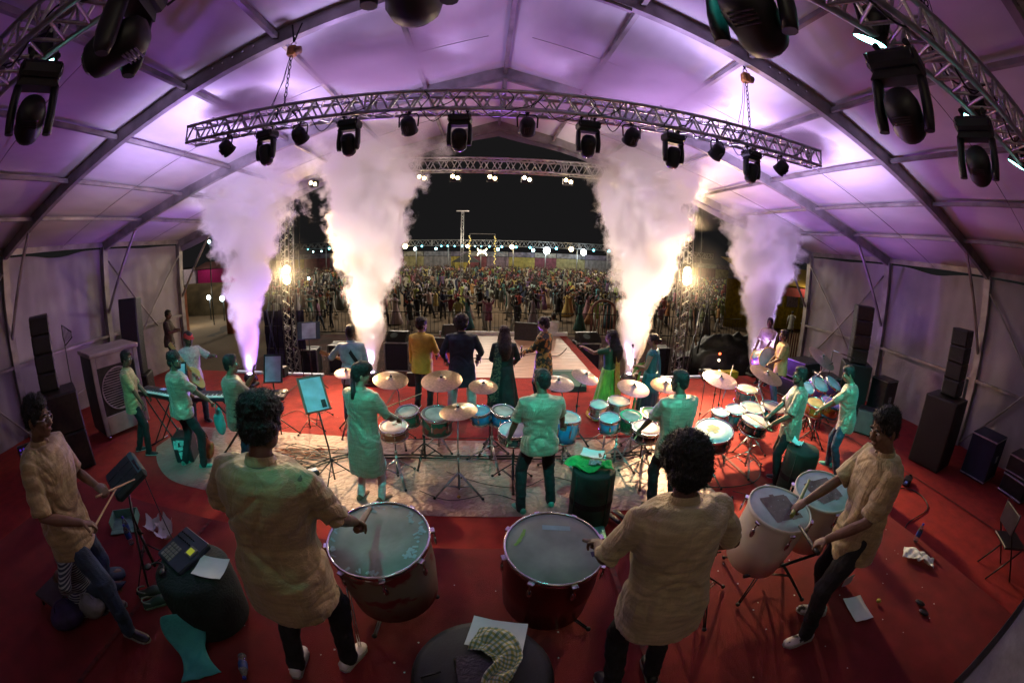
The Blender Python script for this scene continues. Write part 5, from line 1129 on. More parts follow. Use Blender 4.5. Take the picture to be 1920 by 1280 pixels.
# boom rods by kits 3, 4 and 5
for i, (a, c, lab) in enumerate((((3.05, 5.2, .95), (3.0, 5.5, .55), 'short boom rod above the third drummer'), ((4.2, 6.3, 1.05), (5.0, 5.8, .50), 'chrome rod crossing behind the broad cymbal'), ((4.2, 6.0, .60), (4.75, 6.6, 1.05), 'second chrome rod crossing behind the broad cymbal'), ((5.9, 5.4, 1.15), (6.7, 5.7, 1.32), 'rack bar above the tilted grey toms'), ((6.7, 5.75, 1.55), (7.3, 5.6, 1.42), 'golden boom rod right of the highest cymbal'))):
    b = MB(); b.tube([Vector((0, 0, 0)), Vector(c) - Vector(a)], .012, 8); o = b.build('boom_rod', STEEL, None, a); tag(o, lab, 'rod')
    tripod('thin stand carrying the ' + lab, (a[0] + .02, a[1] + .02, .008), (a[0], a[1], a[2]), .28, .3, BLACKM, 3, i, name='boom_stand', r=.010)
# sticks in the players' hands
for inf, sd, tip, lab in ((p1, 'L', (-2.62, 1.92, 1.42), 'drumstick in the left hand of the man in glasses'), (p1, 'R', (-2.72, 1.78, 1.40), 'drumstick in the right hand of the man in glasses'), (p5, 'L', (-.80, 5.02, 1.12), 'drumstick raised over the flower painted tom'), (p6, 'L', (.36, 4.62, .82), 'drumstick of the man in green on the grey snare'),
        (p7, 'L', (2.12, 4.42, 1.20), 'upright drumstick over the black snare'), (p8, 'L', (3.62, 4.66, .92), 'drumstick of the moustached man over the dark snare'), (p8, 'R', (3.88, 4.78, 1.18), 'upright drumstick of the moustached man'), (p9, 'L', (5.80, 4.82, 1.00), 'drumstick of the rightmost kit player'), (p23, 'L', (6.5, 7.5, 1.2), 'drumstick of the man beside the far right smoke')):
    stick(inf, sd, tip, lab)
stick(p2, 'R', (-.72, 2.12, 1.36), 'thick dark wooden mallet of the broad man over the left big drum', .022, .06, STICKD, 'mallet', 'mallet')
stick(p3, 'L', (.62, 1.98, 1.22), 'thick dark mallet over the middle big drum', .018, .06, STICKD, 'mallet', 'mallet')
stick(p4, 'R', (2.42, 2.00, 1.42), 'curved green stick over the right white drum', .016, .08, mat('green_stick', (.22, .27, .06), .5), 'mallet', 'mallet')
stick(p4, 'L', (2.08, 1.66, 1.30), 'dark stick with green tape in the white drum player\'s hand', .014, .10, BLACKP, 'mallet', 'mallet')

# big drums on the riser
rnd = random.Random(4)
P1 = []
for k in range(64):
    a = rnd.uniform(-.7, 2.2) if k < 44 else rnd.uniform(2.9, 4.9); q = rnd.uniform(.74, .93) if k < 44 else rnd.uniform(.88, .95) ; P1.append((q * math.cos(a), q * math.sin(a), rnd.uniform(.015, .07), rnd.uniform(.01, .035), rnd.uniform(0, 180), LT))
drum('big drum with worn grey skin and red marbled body, left of centre', (-.68, 2.06, 1.17), .335, .56, 'marble', HEADR, (8, -4), 8, 'bass_tom', taper=.93, lug='claw', patches=P1)
P2_ = [(.10, .52, .30, .07, -6, LT), (.76, -.28, .06, .07, 4, mat('navy_patch', (.02, .02, .07), .6))] + [(-.75 + .05 * k, .1 + .1 * k, .10, .03, 50 + 9 * k, PALEG) for k in range(4)]
drum('big drum with smooth grey skin and dark red body, in the middle', (.45, 2.04, 1.13), .315, .58, 'darkred', HEADR, (8, 2), 8, 'bass_tom', taper=.96, lug='claw', patches=P2_)
def grid_patch(seed, n=5):
    r2 = random.Random(seed); out = []
    for k in range(n):
        y = -.42 + .84 * k / (n - 1); out.append((r2.uniform(-.06, .06), y, .50 * math.sqrt(max(.2, 1 - y * y)) + r2.uniform(-.05, .05), .10, r2.uniform(-3, 3), GT))
        out.append((-.42 + .84 * k / (n - 1), r2.uniform(-.05, .05), .09, .52 * math.sqrt(max(.25, 1 - y * y)) + r2.uniform(-.05, .05), r2.uniform(-3, 3), GT))
    return out
drum('white barrel drum with grey tape lattice on its skin, left of the pair', (2.10, 1.92, 1.28), .255, .52, 'cream', mat('pale_teal_skin2', (.50, .62, .60), .45), (9, 3), 6, 'conga_drum', taper=.92, lug='claw', patches=grid_patch(2), rimm=SH['cream'])
drum('white barrel drum with grey tape lattice on its skin, behind the player\'s arm', (2.66, 2.0, 1.28), .255, .52, 'cream', MAT['pale_teal_skin2'], (9, -5), 6, 'conga_drum', taper=.92, lug='claw', patches=grid_patch(5), rimm=SH['cream'])
t = tripod('black stand carrying the two white barrel drums', (2.28, 1.98, RZ + .008), (2.28, 1.98, .95), .42, .34, BLACKM, 4, .5); b = MB(); b.tube([(-.4, 0, .42), (.4, 0, .42)], .016, 8); b.tube([(-.4, -.16, .30), (.42, -.16, .30)], .014, 8); b.build('cradle_bar', BLACKM, t)
tripod('black microphone stand left of the white barrel drums', (1.60, 1.92, RZ + .008), (1.66, 2.0, 1.42), .30, .30, BLACKM, 3, .3, name='microphone_stand', r=.010)
tripod('stand under the marbled big drum', (-.68, 2.1, RZ + .008), (-.68, 2.1, .66), .34, .15, STDM, 3, .3)
tripod('stand under the dark red big drum', (.45, 2.08, RZ + .008), (.45, 2.08, .62), .36, .12, BLACKM, 4, .8)
drum('black conga drum behind the white drum player', (2.98, 1.72, 1.02), .20, .56, 'black', mat('black_skin', (.03, .05, .055), .4, 0, .3, 14), (6, 4), 6, 'conga_drum', taper=.62, rimm=BLACKM)
b = MB(); b.bbox(-.06, .06, -.005, .005, 0, .1, .004); o = b.build('paper_tag', mat('pinkish_card', (.45, .36, .36), .7), None, (2.92, 1.52, .55)); tag(o, 'small pale card stuck low on the black conga drum', 'card')
# loose rod near the left big drum
t = thing('drum_strut', 'thin chrome double strut leaning from the marbled drum to the floor', 'strut', (-.93, 1.95, .90)); b = MB(); b.tube([(0, 0, 0), (.10, -.33, -.44)], .006, 6); b.tube([(.02, .0, 0), (.115, -.33, -.44)], .005, 6); b.build('rods', STEEL, t); b = MB(); b.ell((.11, -.335, -.435), .02, .02, .018, 8, 6); b.build('rubber_foot', RUBBER, t)

# ================================================================ props on the riser
PAPER = mat('white_paper', (.72, .74, .74), .8, 0, .04, 6, .1, 20)
def paper(label, c, w, d, rot, curl=.01, name='paper_sheet', m=PAPER, cat='paper', seed=0):
    b = MB(); n = 8; vs = [(-w / 2 + w * i / n, -d / 2 + d * j / n, .002 + curl * ((i / n - .5) ** 2 + (j / n - .4) ** 2) * 2 + curl * .3 * noise.noise(Vector((i * .5, j * .5, seed)))) for j in range(n + 1) for i in range(n + 1)]
    fs = [(j * (n + 1) + i, j * (n + 1) + i + 1, (j + 1) * (n + 1) + i + 1, (j + 1) * (n + 1) + i) for j in range(n) for i in range(n)]
    b.add(vs, fs, True); b.add([(x, y, z - .0015) for x, y, z in vs], [f[::-1] for f in fs], True)
    o = b.build(name, m, None, c); o.rotation_euler = (0, 0, R_(rot)); return tag(o, label, cat)
# round case used as a table, bottom centre
t = thing('drum_case', 'big round black drum case at the bottom edge, used as a table', 'drum case', (-.02, 1.20, RZ + .01))
b = MB(); b.lathe([(.33, 0), (.345, .02), (.345, .40), (.355, .41), (.355, .50), (.34, .53), (.30, .54), (.001, .54)], 40); b.build('case_body', mat('black_fibre_case', (.004, .008, .008), .6, 0, .3, 8, .1, 90), t)
b = MB(); b.lathe([(.356, .42), (.362, .43), (.362, .46), (.356, .47)], 40); b.build('rim_strap', BLACKC, t)
zt = RZ + .553
paper('large blank sheet on the round case', (.06, 1.42, zt), .30, .21, -14, .02)
t = thing('shoulder_bag', 'small flat black leather bag on the round case', 'bag', (-.02, 1.17, zt + .001), R_(8))
b = MB(); b.bbox(-.13, .13, -.11, .11, 0, .05, .02); b.build('bag_body', mat('black_leather', (.018, .018, .02), .35, 0, .3, 20, .3, 60), t); b = MB(); b.bbox(-.125, .125, -.105, .04, .05, .06, .004); b.build('flap', MAT['black_leather'], t); b = MB(); b.tube([(-.14, -.1, .02), (-.28, -.06, .01), (-.30, .0, .01), (-.20, .03, .012)], .008, 6); b.build('strap', BLACKC, t)
CHK = bpy.data.materials.new('green_yellow_check'); CHK.use_nodes = True
def check_mat(m, c0, c1, c2, sc=14):
    nt = m.node_tree; N = nt.nodes; L = nt.links; bs = N['Principled BSDF']; bs.inputs['Roughness'].default_value = .85
    tc = N.new('ShaderNodeTexCoord')
    outs = []
    for ax in ('X', 'Y'):
        w = N.new('ShaderNodeTexWave'); w.bands_direction = ax; w.inputs['Scale'].default_value = sc; w.inputs['Distortion'].default_value = .4; L.new(tc.outputs['UV'], w.inputs[0])
        g = N.new('ShaderNodeMath'); g.operation = 'GREATER_THAN'; g.inputs[1].default_value = .55; L.new(w.outputs['Fac'], g.inputs[0]); outs.append(g.outputs[0])
    a = N.new('ShaderNodeMix'); a.data_type = 'RGBA'; a.inputs[6].default_value = (*c0, 1); a.inputs[7].default_value = (*c1, 1); L.new(outs[0], a.inputs[0])
    c = N.new('ShaderNodeMix'); c.data_type = 'RGBA'; c.inputs[7].default_value = (*c2, 1); L.new(a.outputs[2], c.inputs[6]); md = N.new('ShaderNodeMath'); md.operation = 'MULTIPLY'; md.inputs[1].default_value = .7; L.new(outs[1], md.inputs[0]); L.new(md.outputs[0], c.inputs[0]); L.new(c.outputs[2], bs.inputs['Base Color'])
check_mat(CHK, (.50, .52, .42), (.35, .32, .08), (.02, .13, .10), 2.2)
def cloth_strip(name, label, path, width, m, fold=.02, cat='cloth', seg=30, cross=12):
    """a narrow crumpled towel lying along path, with UVs so checks follow it"""
    P = [Vector(p) for p in path]; n = len(P) - 1; vs = []; uv = []
    def cr_(t):
        u = t * n; i = min(int(u), n - 1); f = u - i; a, b_, c, d = P[max(i - 1, 0)], P[i], P[i + 1], P[min(i + 2, n)]
        return 0.5 * ((2 * b_) + (c - a) * f + (2 * a - 5 * b_ + 4 * c - d) * f * f + (3 * b_ - a - 3 * c + d) * f ** 3)
    for j in range(seg + 1):
        t_ = j / seg; c = cr_(t_); d = (cr_(min(1, t_ + .02)) - cr_(max(0, t_ - .02))).normalized(); s_ = d.cross(Vector((0, 0, 1))).normalized()
        for i in range(cross + 1):
            u = i / cross - .5; w = width * (1 + .25 * math.sin(t_ * 7))
            vs.append(c + s_ * u * w + Vector((0, 0, fold * (1 + math.sin(u * 7 + 3 * math.sin(t_ * 6))) * .5 + fold * 1.1 * noise.noise(Vector((u * 5, t_ * 9, 2)))))); uv.append((i / cross, j / seg * 3))
    n1 = cross + 1; fs = [(j * n1 + i, j * n1 + i + 1, (j + 1) * n1 + i + 1, (j + 1) * n1 + i) for j in range(seg) for i in range(cross)]
    b = MB(); b.add(vs, fs, True); me = b.mesh(name, m); ul = me.uv_layers.new(name='UVMap')
    for lp in me.loops: ul.data[lp.index].uv = uv[lp.vertex_index]
    o = bpy.data.objects.new(name, me); COL.objects.link(o)
    md = o.modifiers.new('thick', 'SOLIDIFY'); md.thickness = .006; md.offset = 1
    return tag(o, label, cat)
cloth_strip('checked_towel', 'green and yellow checked towel crumpled over the bag and sheet', [(-.06, 1.38, zt + .03), (.03, 1.34, zt + .075), (.10, 1.25, zt + .07), (.09, 1.16, zt + .065), (.04, 1.08, zt + .062), (.06, 1.00, zt + .03)], .15, CHK, .022, seg=44, cross=20)
# padded case with sampler at the left
CZ = RZ + .52
t = thing('equipment_case', 'dark green black cloth covered case carrying the sampler', 'case', (-2.02, 1.66, RZ + .01), R_(-18))
b = MB(); b.lathe([(.26, 0), (.30, .03), (.31, .30), (.30, .48), (.27, .51), (.001, .51)], 30); b.build('case_body', mat('dark_green_cloth', (.008, .022, .018), .85, 0, .3, 6, .5, 50), t)
t = thing('sampler', 'drum sampler with square pads and small lit screen on the case', 'sampler', (-2.13, 1.76, CZ + .01), R_(-18)); t.rotation_euler = (R_(12), 0, R_(-22))
b = MB(); b.bbox(-.17, .17, -.17, .17, 0, .05, .012); b.build('casing', mat('sampler_casing', (.02, .035, .05), .45, 0, .2, 10), t)
PADM = mat('sampler_pad', (.22, .20, .16), .6)
for i in range(4):
    for j in range(4): b = MB(); b.bbox(-.13 + i * .036, -.10 + i * .036, -.15 + j * .038, -.118 + j * .038, .05, .056, .003); b.build('pad', PADM, t)
b = MB(); b.bbox(.06, .15, -.02, .07, .05, .062, .005); s_ = b.build('screen_bezel', mat('grey_bezel', (.12, .12, .12), .5), t); b = MB(); b.bbox(.075, .135, -.005, .052, .062, .064, .001); b.build('screen', mat('screen_yellow', (.4, .4, .02), .4, emit=(.55, .6, .03), es=.35), s_)
for k in range(14): b = MB(); b.tube([(-.14 + (k % 7) * .028, .06 + (k // 7) * .05, .05), (-.14 + (k % 7) * .028, .06 + (k // 7) * .05, .062)], .007, 8); b.build('knob', BLACKM, t)
paper('blank sheet on the covered case beside the sampler', (-1.83, 1.68, CZ + .015), .24, .20, 6, .02, seed=3)
t = thing('headphones', 'black headphones hanging off the front of the covered case', 'headphones', (-2.24, 1.50, CZ + .02)); b = MB(); b.tube([Vector((.07 * math.cos(a), .07 * math.sin(a), .01)) for a in [PI * q / 8 for q in range(9)]], .008, 6); b.build('headband', BLACKP, t)
for sx in (-1, 1): b = MB(); b.ell((sx * .07, -.01, .015), .03, .035, .02, 10, 6); b.build('ear_cup', BLACKP, t)
# teal bag on the floor
TB = mat('teal_fabric', (.05, .32, .32), .75, 0, .15, 5, .3, 40)
o = cloth_strip('cloth_bag', 'flat teal cloth bag lying on the carpet in front of the covered case', [(-2.06, 1.36, RZ + .30), (-2.02, 1.30, RZ + .16), (-1.96, 1.22, RZ + .03), (-1.84, 1.08, RZ + .012)], .27, TB, .012, 'bag')
# electronic pad on its stand
t = tripod('black folding stand of the electronic pad', (-2.85, 1.92, RZ + .008), (-3.00, 2.10, 1.22), .34, .30, BLACKM, 3, .6, double=False)
b = MB(); b.tube([(.10, -.25, .03), (-.12, .12, .62)], .012, 6); b.build('brace', BLACKM, t)
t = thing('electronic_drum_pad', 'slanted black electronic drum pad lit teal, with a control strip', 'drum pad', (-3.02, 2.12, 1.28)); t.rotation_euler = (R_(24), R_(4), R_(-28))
b = MB(); b.bbox(-.21, .21, -.19, .19, -.05, .03, .03); b.build('casing', mat('teal_lit_pad_rubber', (.012, .055, .05), .5, 0, .2, 8, .2, 60), t)  # teal light put into the colours of the black pad and its strip
b = MB(); b.bbox(-.19, .19, .12, .17, .03, .036, .004); s_ = b.build('control_strip', mat('teal_lit_control_strip', (.08, .30, .28), .4), t)
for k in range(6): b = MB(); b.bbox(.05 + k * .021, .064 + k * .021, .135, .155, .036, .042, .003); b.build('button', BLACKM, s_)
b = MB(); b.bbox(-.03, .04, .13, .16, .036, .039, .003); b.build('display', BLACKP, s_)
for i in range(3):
    for j in range(2): b = MB(); b.bbox(-.19 + i * .128, -.07 + i * .128, -.17 + j * .145, -.035 + j * .145, .03, .037, .006); b.build('pad', MAT['teal_lit_pad_rubber'], t)
cable('pad_cable', [(-2.9, 2.25, 1.22), (-2.82, 2.22, .9), (-2.7, 2.15, .6), (-2.62, 2.05, RZ + .02)], .005, 'black cable hanging down from the electronic pad')
# bottles
PET = mat('clear_plastic', (.75, .8, .85), .08, 0, .02, 4, trans=.85); BLUEL = mat('blue_label', (.02, .06, .28), .5, 0, .2, 20); BLUEC = mat('blue_cap', (.02, .03, .35), .5)
def bottle(label, c, rot=(0, 0, 0)):
    t = thing('water_bottle', label, 'bottle', c); t.rotation_euler = [R_(a) for a in rot]
    b = MB(); b.lathe([(.001, 0), (.028, .002), (.032, .012), (.030, .05), (.032, .08), (.031, .14), (.026, .17), (.013, .20), (.012, .215)], 16); b.build('bottle_body', PET, t)
    b = MB(); b.lathe([(.0325, .075), (.0335, .08), (.0335, .135), (.0325, .14)], 16); b.build('wrapper', BLUEL, t)
    b = MB(); b.lathe([(.0145, .208), (.015, .225), (.001, .228)], 12); b.build('bottle_cap', BLUEC, t); return t
bottle('standing water bottle behind the legs of the man in glasses, left of two', (-3.50, 2.22, RZ + .012)); bottle('standing water bottle right of its twin near the green box', (-3.38, 2.12, RZ + .012))
bottle('water bottle lying on the carpet left of the teal bag', (-2.28, 1.44, RZ + .045), (84, 0, 50)); bottle('water bottle lying in shadow right of the teal bag', (-1.62, 1.36, RZ + .045), (84, 0, 30)); bottle('water bottle standing on the seam beside the white towel at the right', (4.38, 1.66, RZ + .012))
for i, (x, y, r_, l_) in enumerate(((-3.28, 2.42, 20, 'crumpled pale sheet on the carpet, left of three'), (-3.12, 2.46, -14, 'crumpled pale sheet on the carpet, middle of three'), (-3.02, 2.34, 8, 'crumpled pale sheet on the carpet, right of three'))):
    paper(l_, (x, y, RZ + .014 + i * .012), .17, .15, r_, .12, seed=i * 3 + 5)
t = thing('green_box', 'pale green open cardboard box on the riser by the bottles', 'box', (-3.72, 2.38, RZ + .01), R_(34)); GB = mat('pale_green_card', (.13, .32, .22), .7, 0, .15, 6)
b = MB(); b.box(-.16, .16, -.12, .12, 0, .008); b.box(-.16, -.152, -.12, .12, .008, .10); b.box(.152, .16, -.12, .12, .008, .10); b.box(-.152, .152, .112, .12, .008, .10); b.build('tray', GB, t); b = MB(); b.box(-.16, .16, -.20, -.122, .0, .006); b.build('flap', GB, t)
t = thing('bucket', 'small red and white tub beside the covered case', 'tub', (-2.48, 2.06, RZ + .01)); b = MB(); b.lathe([(.06, 0), (.08, .12), (.085, .125), (.075, .12), (.055, .01)], 18); b.build('tub_body', mat('tub_plastic', (.5, .45, .35), .5, 0, .1, 4, col2=(.4, .03, .03), thr=(.5, .53)), t)
# clogs and shoes left on the carpet
def clog(label, c, rot, m=BLACKP, solem=None):
    t = thing('clog_shoe', label, 'shoe', c, R_(rot)); b = MB(); rg = []
    for u, w, hh in ((-.11, .02, .03), (-.10, .042, .035), (-.04, .045, .032), (.0, .046, .05), (.05, .052, .06), (.10, .050, .05), (.13, .036, .035), (.145, .012, .02)):
        rg.append([Vector((w * math.cos(a), u, .012 + max(0, math.sin(a)) * hh + min(0, math.sin(a)) * .012)) for a in [2 * PI * k / 14 for k in range(14)]])
    b.loft(rg); b.build('upper', m, t); b = MB(); rg = [[Vector((w * 1.05, u, 0)), Vector((-w * 1.05, u, 0)), Vector((-w * 1.05, u, .016)), Vector((w * 1.05, u, .016))] for u, w in ((-.112, .025), (-.09, .045), (0, .048), (.08, .056), (.13, .042), (.15, .01))]
    b.loft(rg, True, False); b.build('sole', solem or MAT['shoe_sole'], t)
    b = MB(); b.tube([Vector((.047 * math.cos(a), -.03 - .07 * math.sin(a), .055 + .02 * math.sin(a))) for a in [PI * q / 8 for q in range(9)]], .006, 6); b.build('heel_strap', solem or m, t); return t
clog('dark green clog lying on the carpet, left one of the pair', (-2.72, 1.64, RZ + .01), -50, mat('dark_green_rubber', (.02, .05, .035), .6), mat('pale_green_rubber', (.2, .28, .2), .6)); clog('dark green clog lying on the carpet, right one of the pair', (-2.60, 1.56, RZ + .01), -42, MAT['dark_green_rubber'], MAT['pale_green_rubber'])
# seated person at the lower left edge and the bags
STRIPE = bpy.data.materials.new('striped_cotton'); STRIPE.use_nodes = True
nt = STRIPE.node_tree; N = nt.nodes; L = nt.links; bs = N['Principled BSDF']; tc = N.new('ShaderNodeTexCoord'); w = N.new('ShaderNodeTexWave'); w.bands_direction = 'Z'; w.inputs['Scale'].default_value = 14; w.inputs['Distortion'].default_value = .5; L.new(tc.outputs['Object'], w.inputs[0])
cr = N.new('ShaderNodeValToRGB'); L.new(w.outputs['Fac'], cr.inputs[0]); cr.color_ramp.elements[0].position = .6; cr.color_ramp.elements[0].color = (.02, .03, .06, 1); cr.color_ramp.elements[1].position = .66; cr.color_ramp.elements[1].color = (.35, .38, .4, 1); L.new(cr.outputs[0], bs.inputs['Base Color'])
ps = person('person in striped shirt sitting low at the lower left edge', (-3.55, .92, RZ - .42), -40, 1.65, 12, lh=(-.05, .42, .82), rh=(.18, .44, .80), lf=(-.14, .46, .42, 6), rf=(.18, .50, .42, -8), topm=STRIPE, sleeve=1.1, legs=mat('dark_blue_cloth', (.02, .04, .08), .8), skinm=SK2, seed=30, pelvis_dz=-.30, fine=1)
t = thing('low_stool', 'dark low stool under the seated person in stripes', 'stool', (-3.55, 1.10, RZ + .01)); b = MB(); b.bbox(-.17, .17, -.15, .15, .10, .13, .01); b.build('seat', BLACKP, t)
for sx in (-1, 1):
    for sy in (-1, 1): b = MB(); b.tube([(sx * .13, sy * .11, .1), (sx * .15, sy * .13, 0)], .013, 6); b.build('leg', BLACKP, t)
def soft_bag(label, c, sx, sy, sz, m, name='bag', seed=0, cat='bag'):
    t = thing(name, label, cat, c, R_(seed * 37)); b = MB(); b.ell((0, 0, sz * .5), sx, sy, sz * .5, 20, 14); me = b.mesh('bag_body', m)
    n = len(me.vertices)
    for v in me.vertices:
        q = noise.noise(Vector(v.co) * (3 / max(sx, .05) * .35) + Vector((seed, 0, 0))); v.co = Vector(v.co) * (1 + .22 * q); v.co.z = max(.0, v.co.z * (1.1 if v.co.z < sz * .7 else 1))
    o = bpy.data.objects.new('bag_body', me); COL.objects.link(o); o.parent = t
    b = MB(); b.tube([Vector((sx * .45 * math.cos(a), 0, sz * .85 + sz * .4 * math.sin(a))) for a in [PI * q / 8 for q in range(9)]], .008, 6); b.build('carry_handle', m, t); return t
soft_bag('grey translucent plastic bag behind the legs of the man in glasses', (-3.05, 1.18, RZ + .01), .13, .10, .20, mat('grey_plastic_bag', (.25, .27, .28), .4, 0, .2, 8, .5, 20), seed=1); soft_bag('dark purple bag on the carpet at the lower left', (-3.22, .98, RZ + .01), .20, .15, .20, mat('dark_purple_fabric', (.03, .015, .07), .7, 0, .3, 9), seed=2)
soft_bag('brown bag in the lower left corner behind the purple one', (-3.62, 1.25, RZ + .01), .12, .10, .16, mat('brown_fabric', (.10, .05, .03), .7), seed=3); soft_bag('magenta bag behind the man in glasses', (-3.70, 1.75, RZ + .01), .16, .12, .26, mat('magenta_fabric', (.16, .01, .05), .7), seed=4)
# right part of the riser
paper('blank sheet lying behind the shoes of the white drum player', (2.92, 1.28, RZ + .012), .20, .28, -14, .015, seed=9)
o = cloth_strip('white_towel', 'crumpled white towel on the carpet at the right', [(4.02, 1.60, RZ + .03), (4.10, 1.48, RZ + .05), (4.16, 1.36, RZ + .04), (4.22, 1.26, RZ + .02)], .17, mat('white_towel_cloth', (.6, .68, .68), .9, 0, .08, 10, .4, 60), .022, 'towel')
t = thing('marigold', 'small yellow green marigold flower on the carpet below the sheet', 'flower', (3.18, 1.24, RZ + .012)); b = MB(); b.ell((0, 0, .015), .025, .025, .018, 12, 8); b.build('petals', mat('marigold_yellow', (.42, .4, .03), .7, 0, .4, 60, .5, 90), t)
t = thing('marigold', 'small orange marigold on the vinyl mat behind the tripod feet', 'flower', (-.30, 4.27, .03)); b = MB(); b.ell((0, 0, .015), .025, .025, .018, 12, 8); b.build('petals', mat('marigold_orange', (.55, .3, .02), .7, 0, .4, 60, .5, 90), t)
t = thing('slippers', 'pair of dark slippers lying on the carpet at the lower right', 'slippers', (3.55, .92, RZ + .012), R_(20))
for sx in (-1, 1): b = MB(); b.ell((sx * .05, sx * .04, .01), .035, .06, .014, 12, 6); b.build('slipper', BLACKP, t)
t = thing('mic_on_floor', 'black microphone head lying near the right seam', 'microphone', (4.15, 2.16, RZ + .03), R_(-60)); t.name = 'floor_microphone'; b = MB(); b.tube([(0, 0, 0), (0, .18, 0), (0, .26, 0)], [.012, .02, .026], 10); b.build('microphone_body', BLACKP, t)
# folding chair in the dark at the right
t = thing('metal_chair', 'dark folding chair at the right edge', 'chair', (5.85, .80, .01), R_(50)); b = MB(); b.bbox(-.2, .2, -.2, .2, .43, .46, .01); b.build('seat', BLACKP, t); b = MB(); b.bbox(-.2, .2, .19, .215, .60, .86, .01); b.build('backrest', BLACKP, t)
for sx in (-1, 1):
    b = MB(); b.tube([(sx * .2, -.22, 0), (sx * .2, .2, .62), (sx * .2, .21, .88)], .012, 6); b.build('leg', BLACKM, t); b = MB(); b.tube([(sx * .18, .24, 0), (sx * .18, -.17, .45)], .012, 6); b.build('leg', BLACKM, t)
# cloth covered platform in the near right corner
t = thing('cloth_platform', 'grey white cloth covered platform with dark front edge in the bottom right corner', 'platform', (3.4, -.6, RZ))
b = MB(); n = 20; vs = [(-1.15 + 3.2 * i / n, -.8 + 1.45 * j / 8, .745 + .012 * noise.noise(Vector((i * .6, j * .5, 3)))) for j in range(9) for i in range(n + 1)]
b.add(vs, [(j * (n + 1) + i, j * (n + 1) + i + 1, (j + 1) * (n + 1) + i + 1, (j + 1) * (n + 1) + i) for j in range(8) for i in range(n)], True); b.build('cloth_top', mat('grey_cloth', (.30, .28, .29), .8, 0, .15, 3, .3, 20), t)
b = MB(); b.bbox(-1.15, 2.05, -.8, .65, 0, .73, .01); b.build('platform_box', BLACKC, t); b = MB(); b.bbox(-1.16, 2.06, .652, .70, .60, .755, .008); b.build('edge_trim', BLACKP, t)

# confetti and litter
b = MB(); rnd = random.Random(11)
for q in range(170):
    x, y = rnd.uniform(-1.8, 4.3), rnd.uniform(.7, 2.7); a = rnd.uniform(0, 6.3); s_ = rnd.uniform(.004, .010); z = RZ + .014
    if q > 90: x, y, z = rnd.uniform(-5, 7), rnd.uniform(6.0, 9.1), .016
    b.add([(x + s_ * math.cos(a + k * 1.57), y + s_ * math.sin(a + k * 1.57), z + .003 * (k % 2)) for k in range(4)], [(0, 1, 2, 3)])
tag(b.build('floor_litter', PAPER), 'tiny scraps of pale litter scattered on the red carpet', 'litter', kind='stuff')

# ================================================================ props of the middle row
def case_drum(label, c, r, h, m, cat='drum case'):
    t = thing('padded_case', label, cat, c); b = MB(); b.lathe([(r * .94, 0), (r, .03), (r * 1.01, h * .5), (r, h - .03), (r * .95, h), (.001, h + .005)], 30); b.build('case_body', m, t)
    b = MB(); b.lathe([(r * 1.015, h * .42), (r * 1.03, h * .44), (r * 1.03, h * .5), (r * 1.015, h * .52)], 30); b.build('strap', BLACKC, t)
    for k in range(4): a = k * 1.6 + .4; b = MB(); b.tube([(r * 1.02 * math.cos(a), r * 1.02 * math.sin(a), .04), (r * 1.03 * math.cos(a), r * 1.03 * math.sin(a), h * .96)], .008, 5); b.build('piping', m, t)
    return t
GC = mat('dark_green_canvas', (.006, .045, .032), .7, 0, .3, 5, .4, 60)
case_drum('tall dark green padded case with towels on top, centre right', (1.18, 3.74, .012), .235, .72, GC)
o = cloth_strip('green_towel', 'bright green towel heaped on the padded case', [(.93, 3.74, .745), (1.02, 3.82, .77), (1.12, 3.68, .765), (1.24, 3.72, .765), (1.36, 3.70, .75)], .20, mat('bright_green_towel', (.02, .40, .09), .9, 0, .1, 12, .5, 60), .03, 'towel')
paper('sheet of paper on top of the green towel', (1.17, 3.85, .83), .24, .16, -26, .03, seed=4); 
CH2 = bpy.data.materials.new('grey_check_cloth'); CH2.use_nodes = True; check_mat(CH2, (.35, .42, .42), (.12, .2, .2), (.04, .09, .09), 3)
cloth_strip('checked_cloth', 'grey checked handkerchief on the green towel', [(1.10, 3.70, .82), (1.17, 3.68, .825), (1.22, 3.66, .82)], .10, CH2, .01)
t = thing('spectacle_case', 'small dark pair of phones beside the sheet on the case', 'phone', (1.30, 3.80, .835), R_(-10)); t.name = 'phone_pair'
for k in range(2): b = MB(); b.bbox(-.07 + k * .075, -.01 + k * .075, -.04, .05, 0, .01, .003); b.build('phone', BLACKP, t)
t = thing('green_block', 'flat bright green box lying in front of the padded case', 'box', (1.20, 3.33, .012), R_(-6)); b = MB(); b.bbox(-.075, .085, -.20, .20, 0, .09, .01); b.build('box_body', mat('mint_card', (.06, .42, .26), .6, 0, .1, 5), t); b = MB(); b.box(-.06, .07, -.18, .18, .0905, .092); b.build('lid_panel', mat('mint_card_light', (.08, .5, .32), .6), t)
t = thing('wedge_box', 'teal flat case under the green block', 'case', (1.03, 3.38, .012), R_(4)); b = MB(); b.bbox(-.14, .05, -.17, .17, 0, .06, .01); b.build('case_body', mat('dark_teal_card', (.01, .10, .10), .6), t)
case_drum('dark green case with a paper on its open top, right', (4.10, 3.66, .012), .24, .72, GC); paper('folded white paper on the right green case', (4.02, 3.74, .745), .16, .15, 32, .08, seed=6)
t = thing('shoes_heap', 'pair of black shoes beside the green padded case', 'shoes', (1.52, 3.72, .02), R_(20))
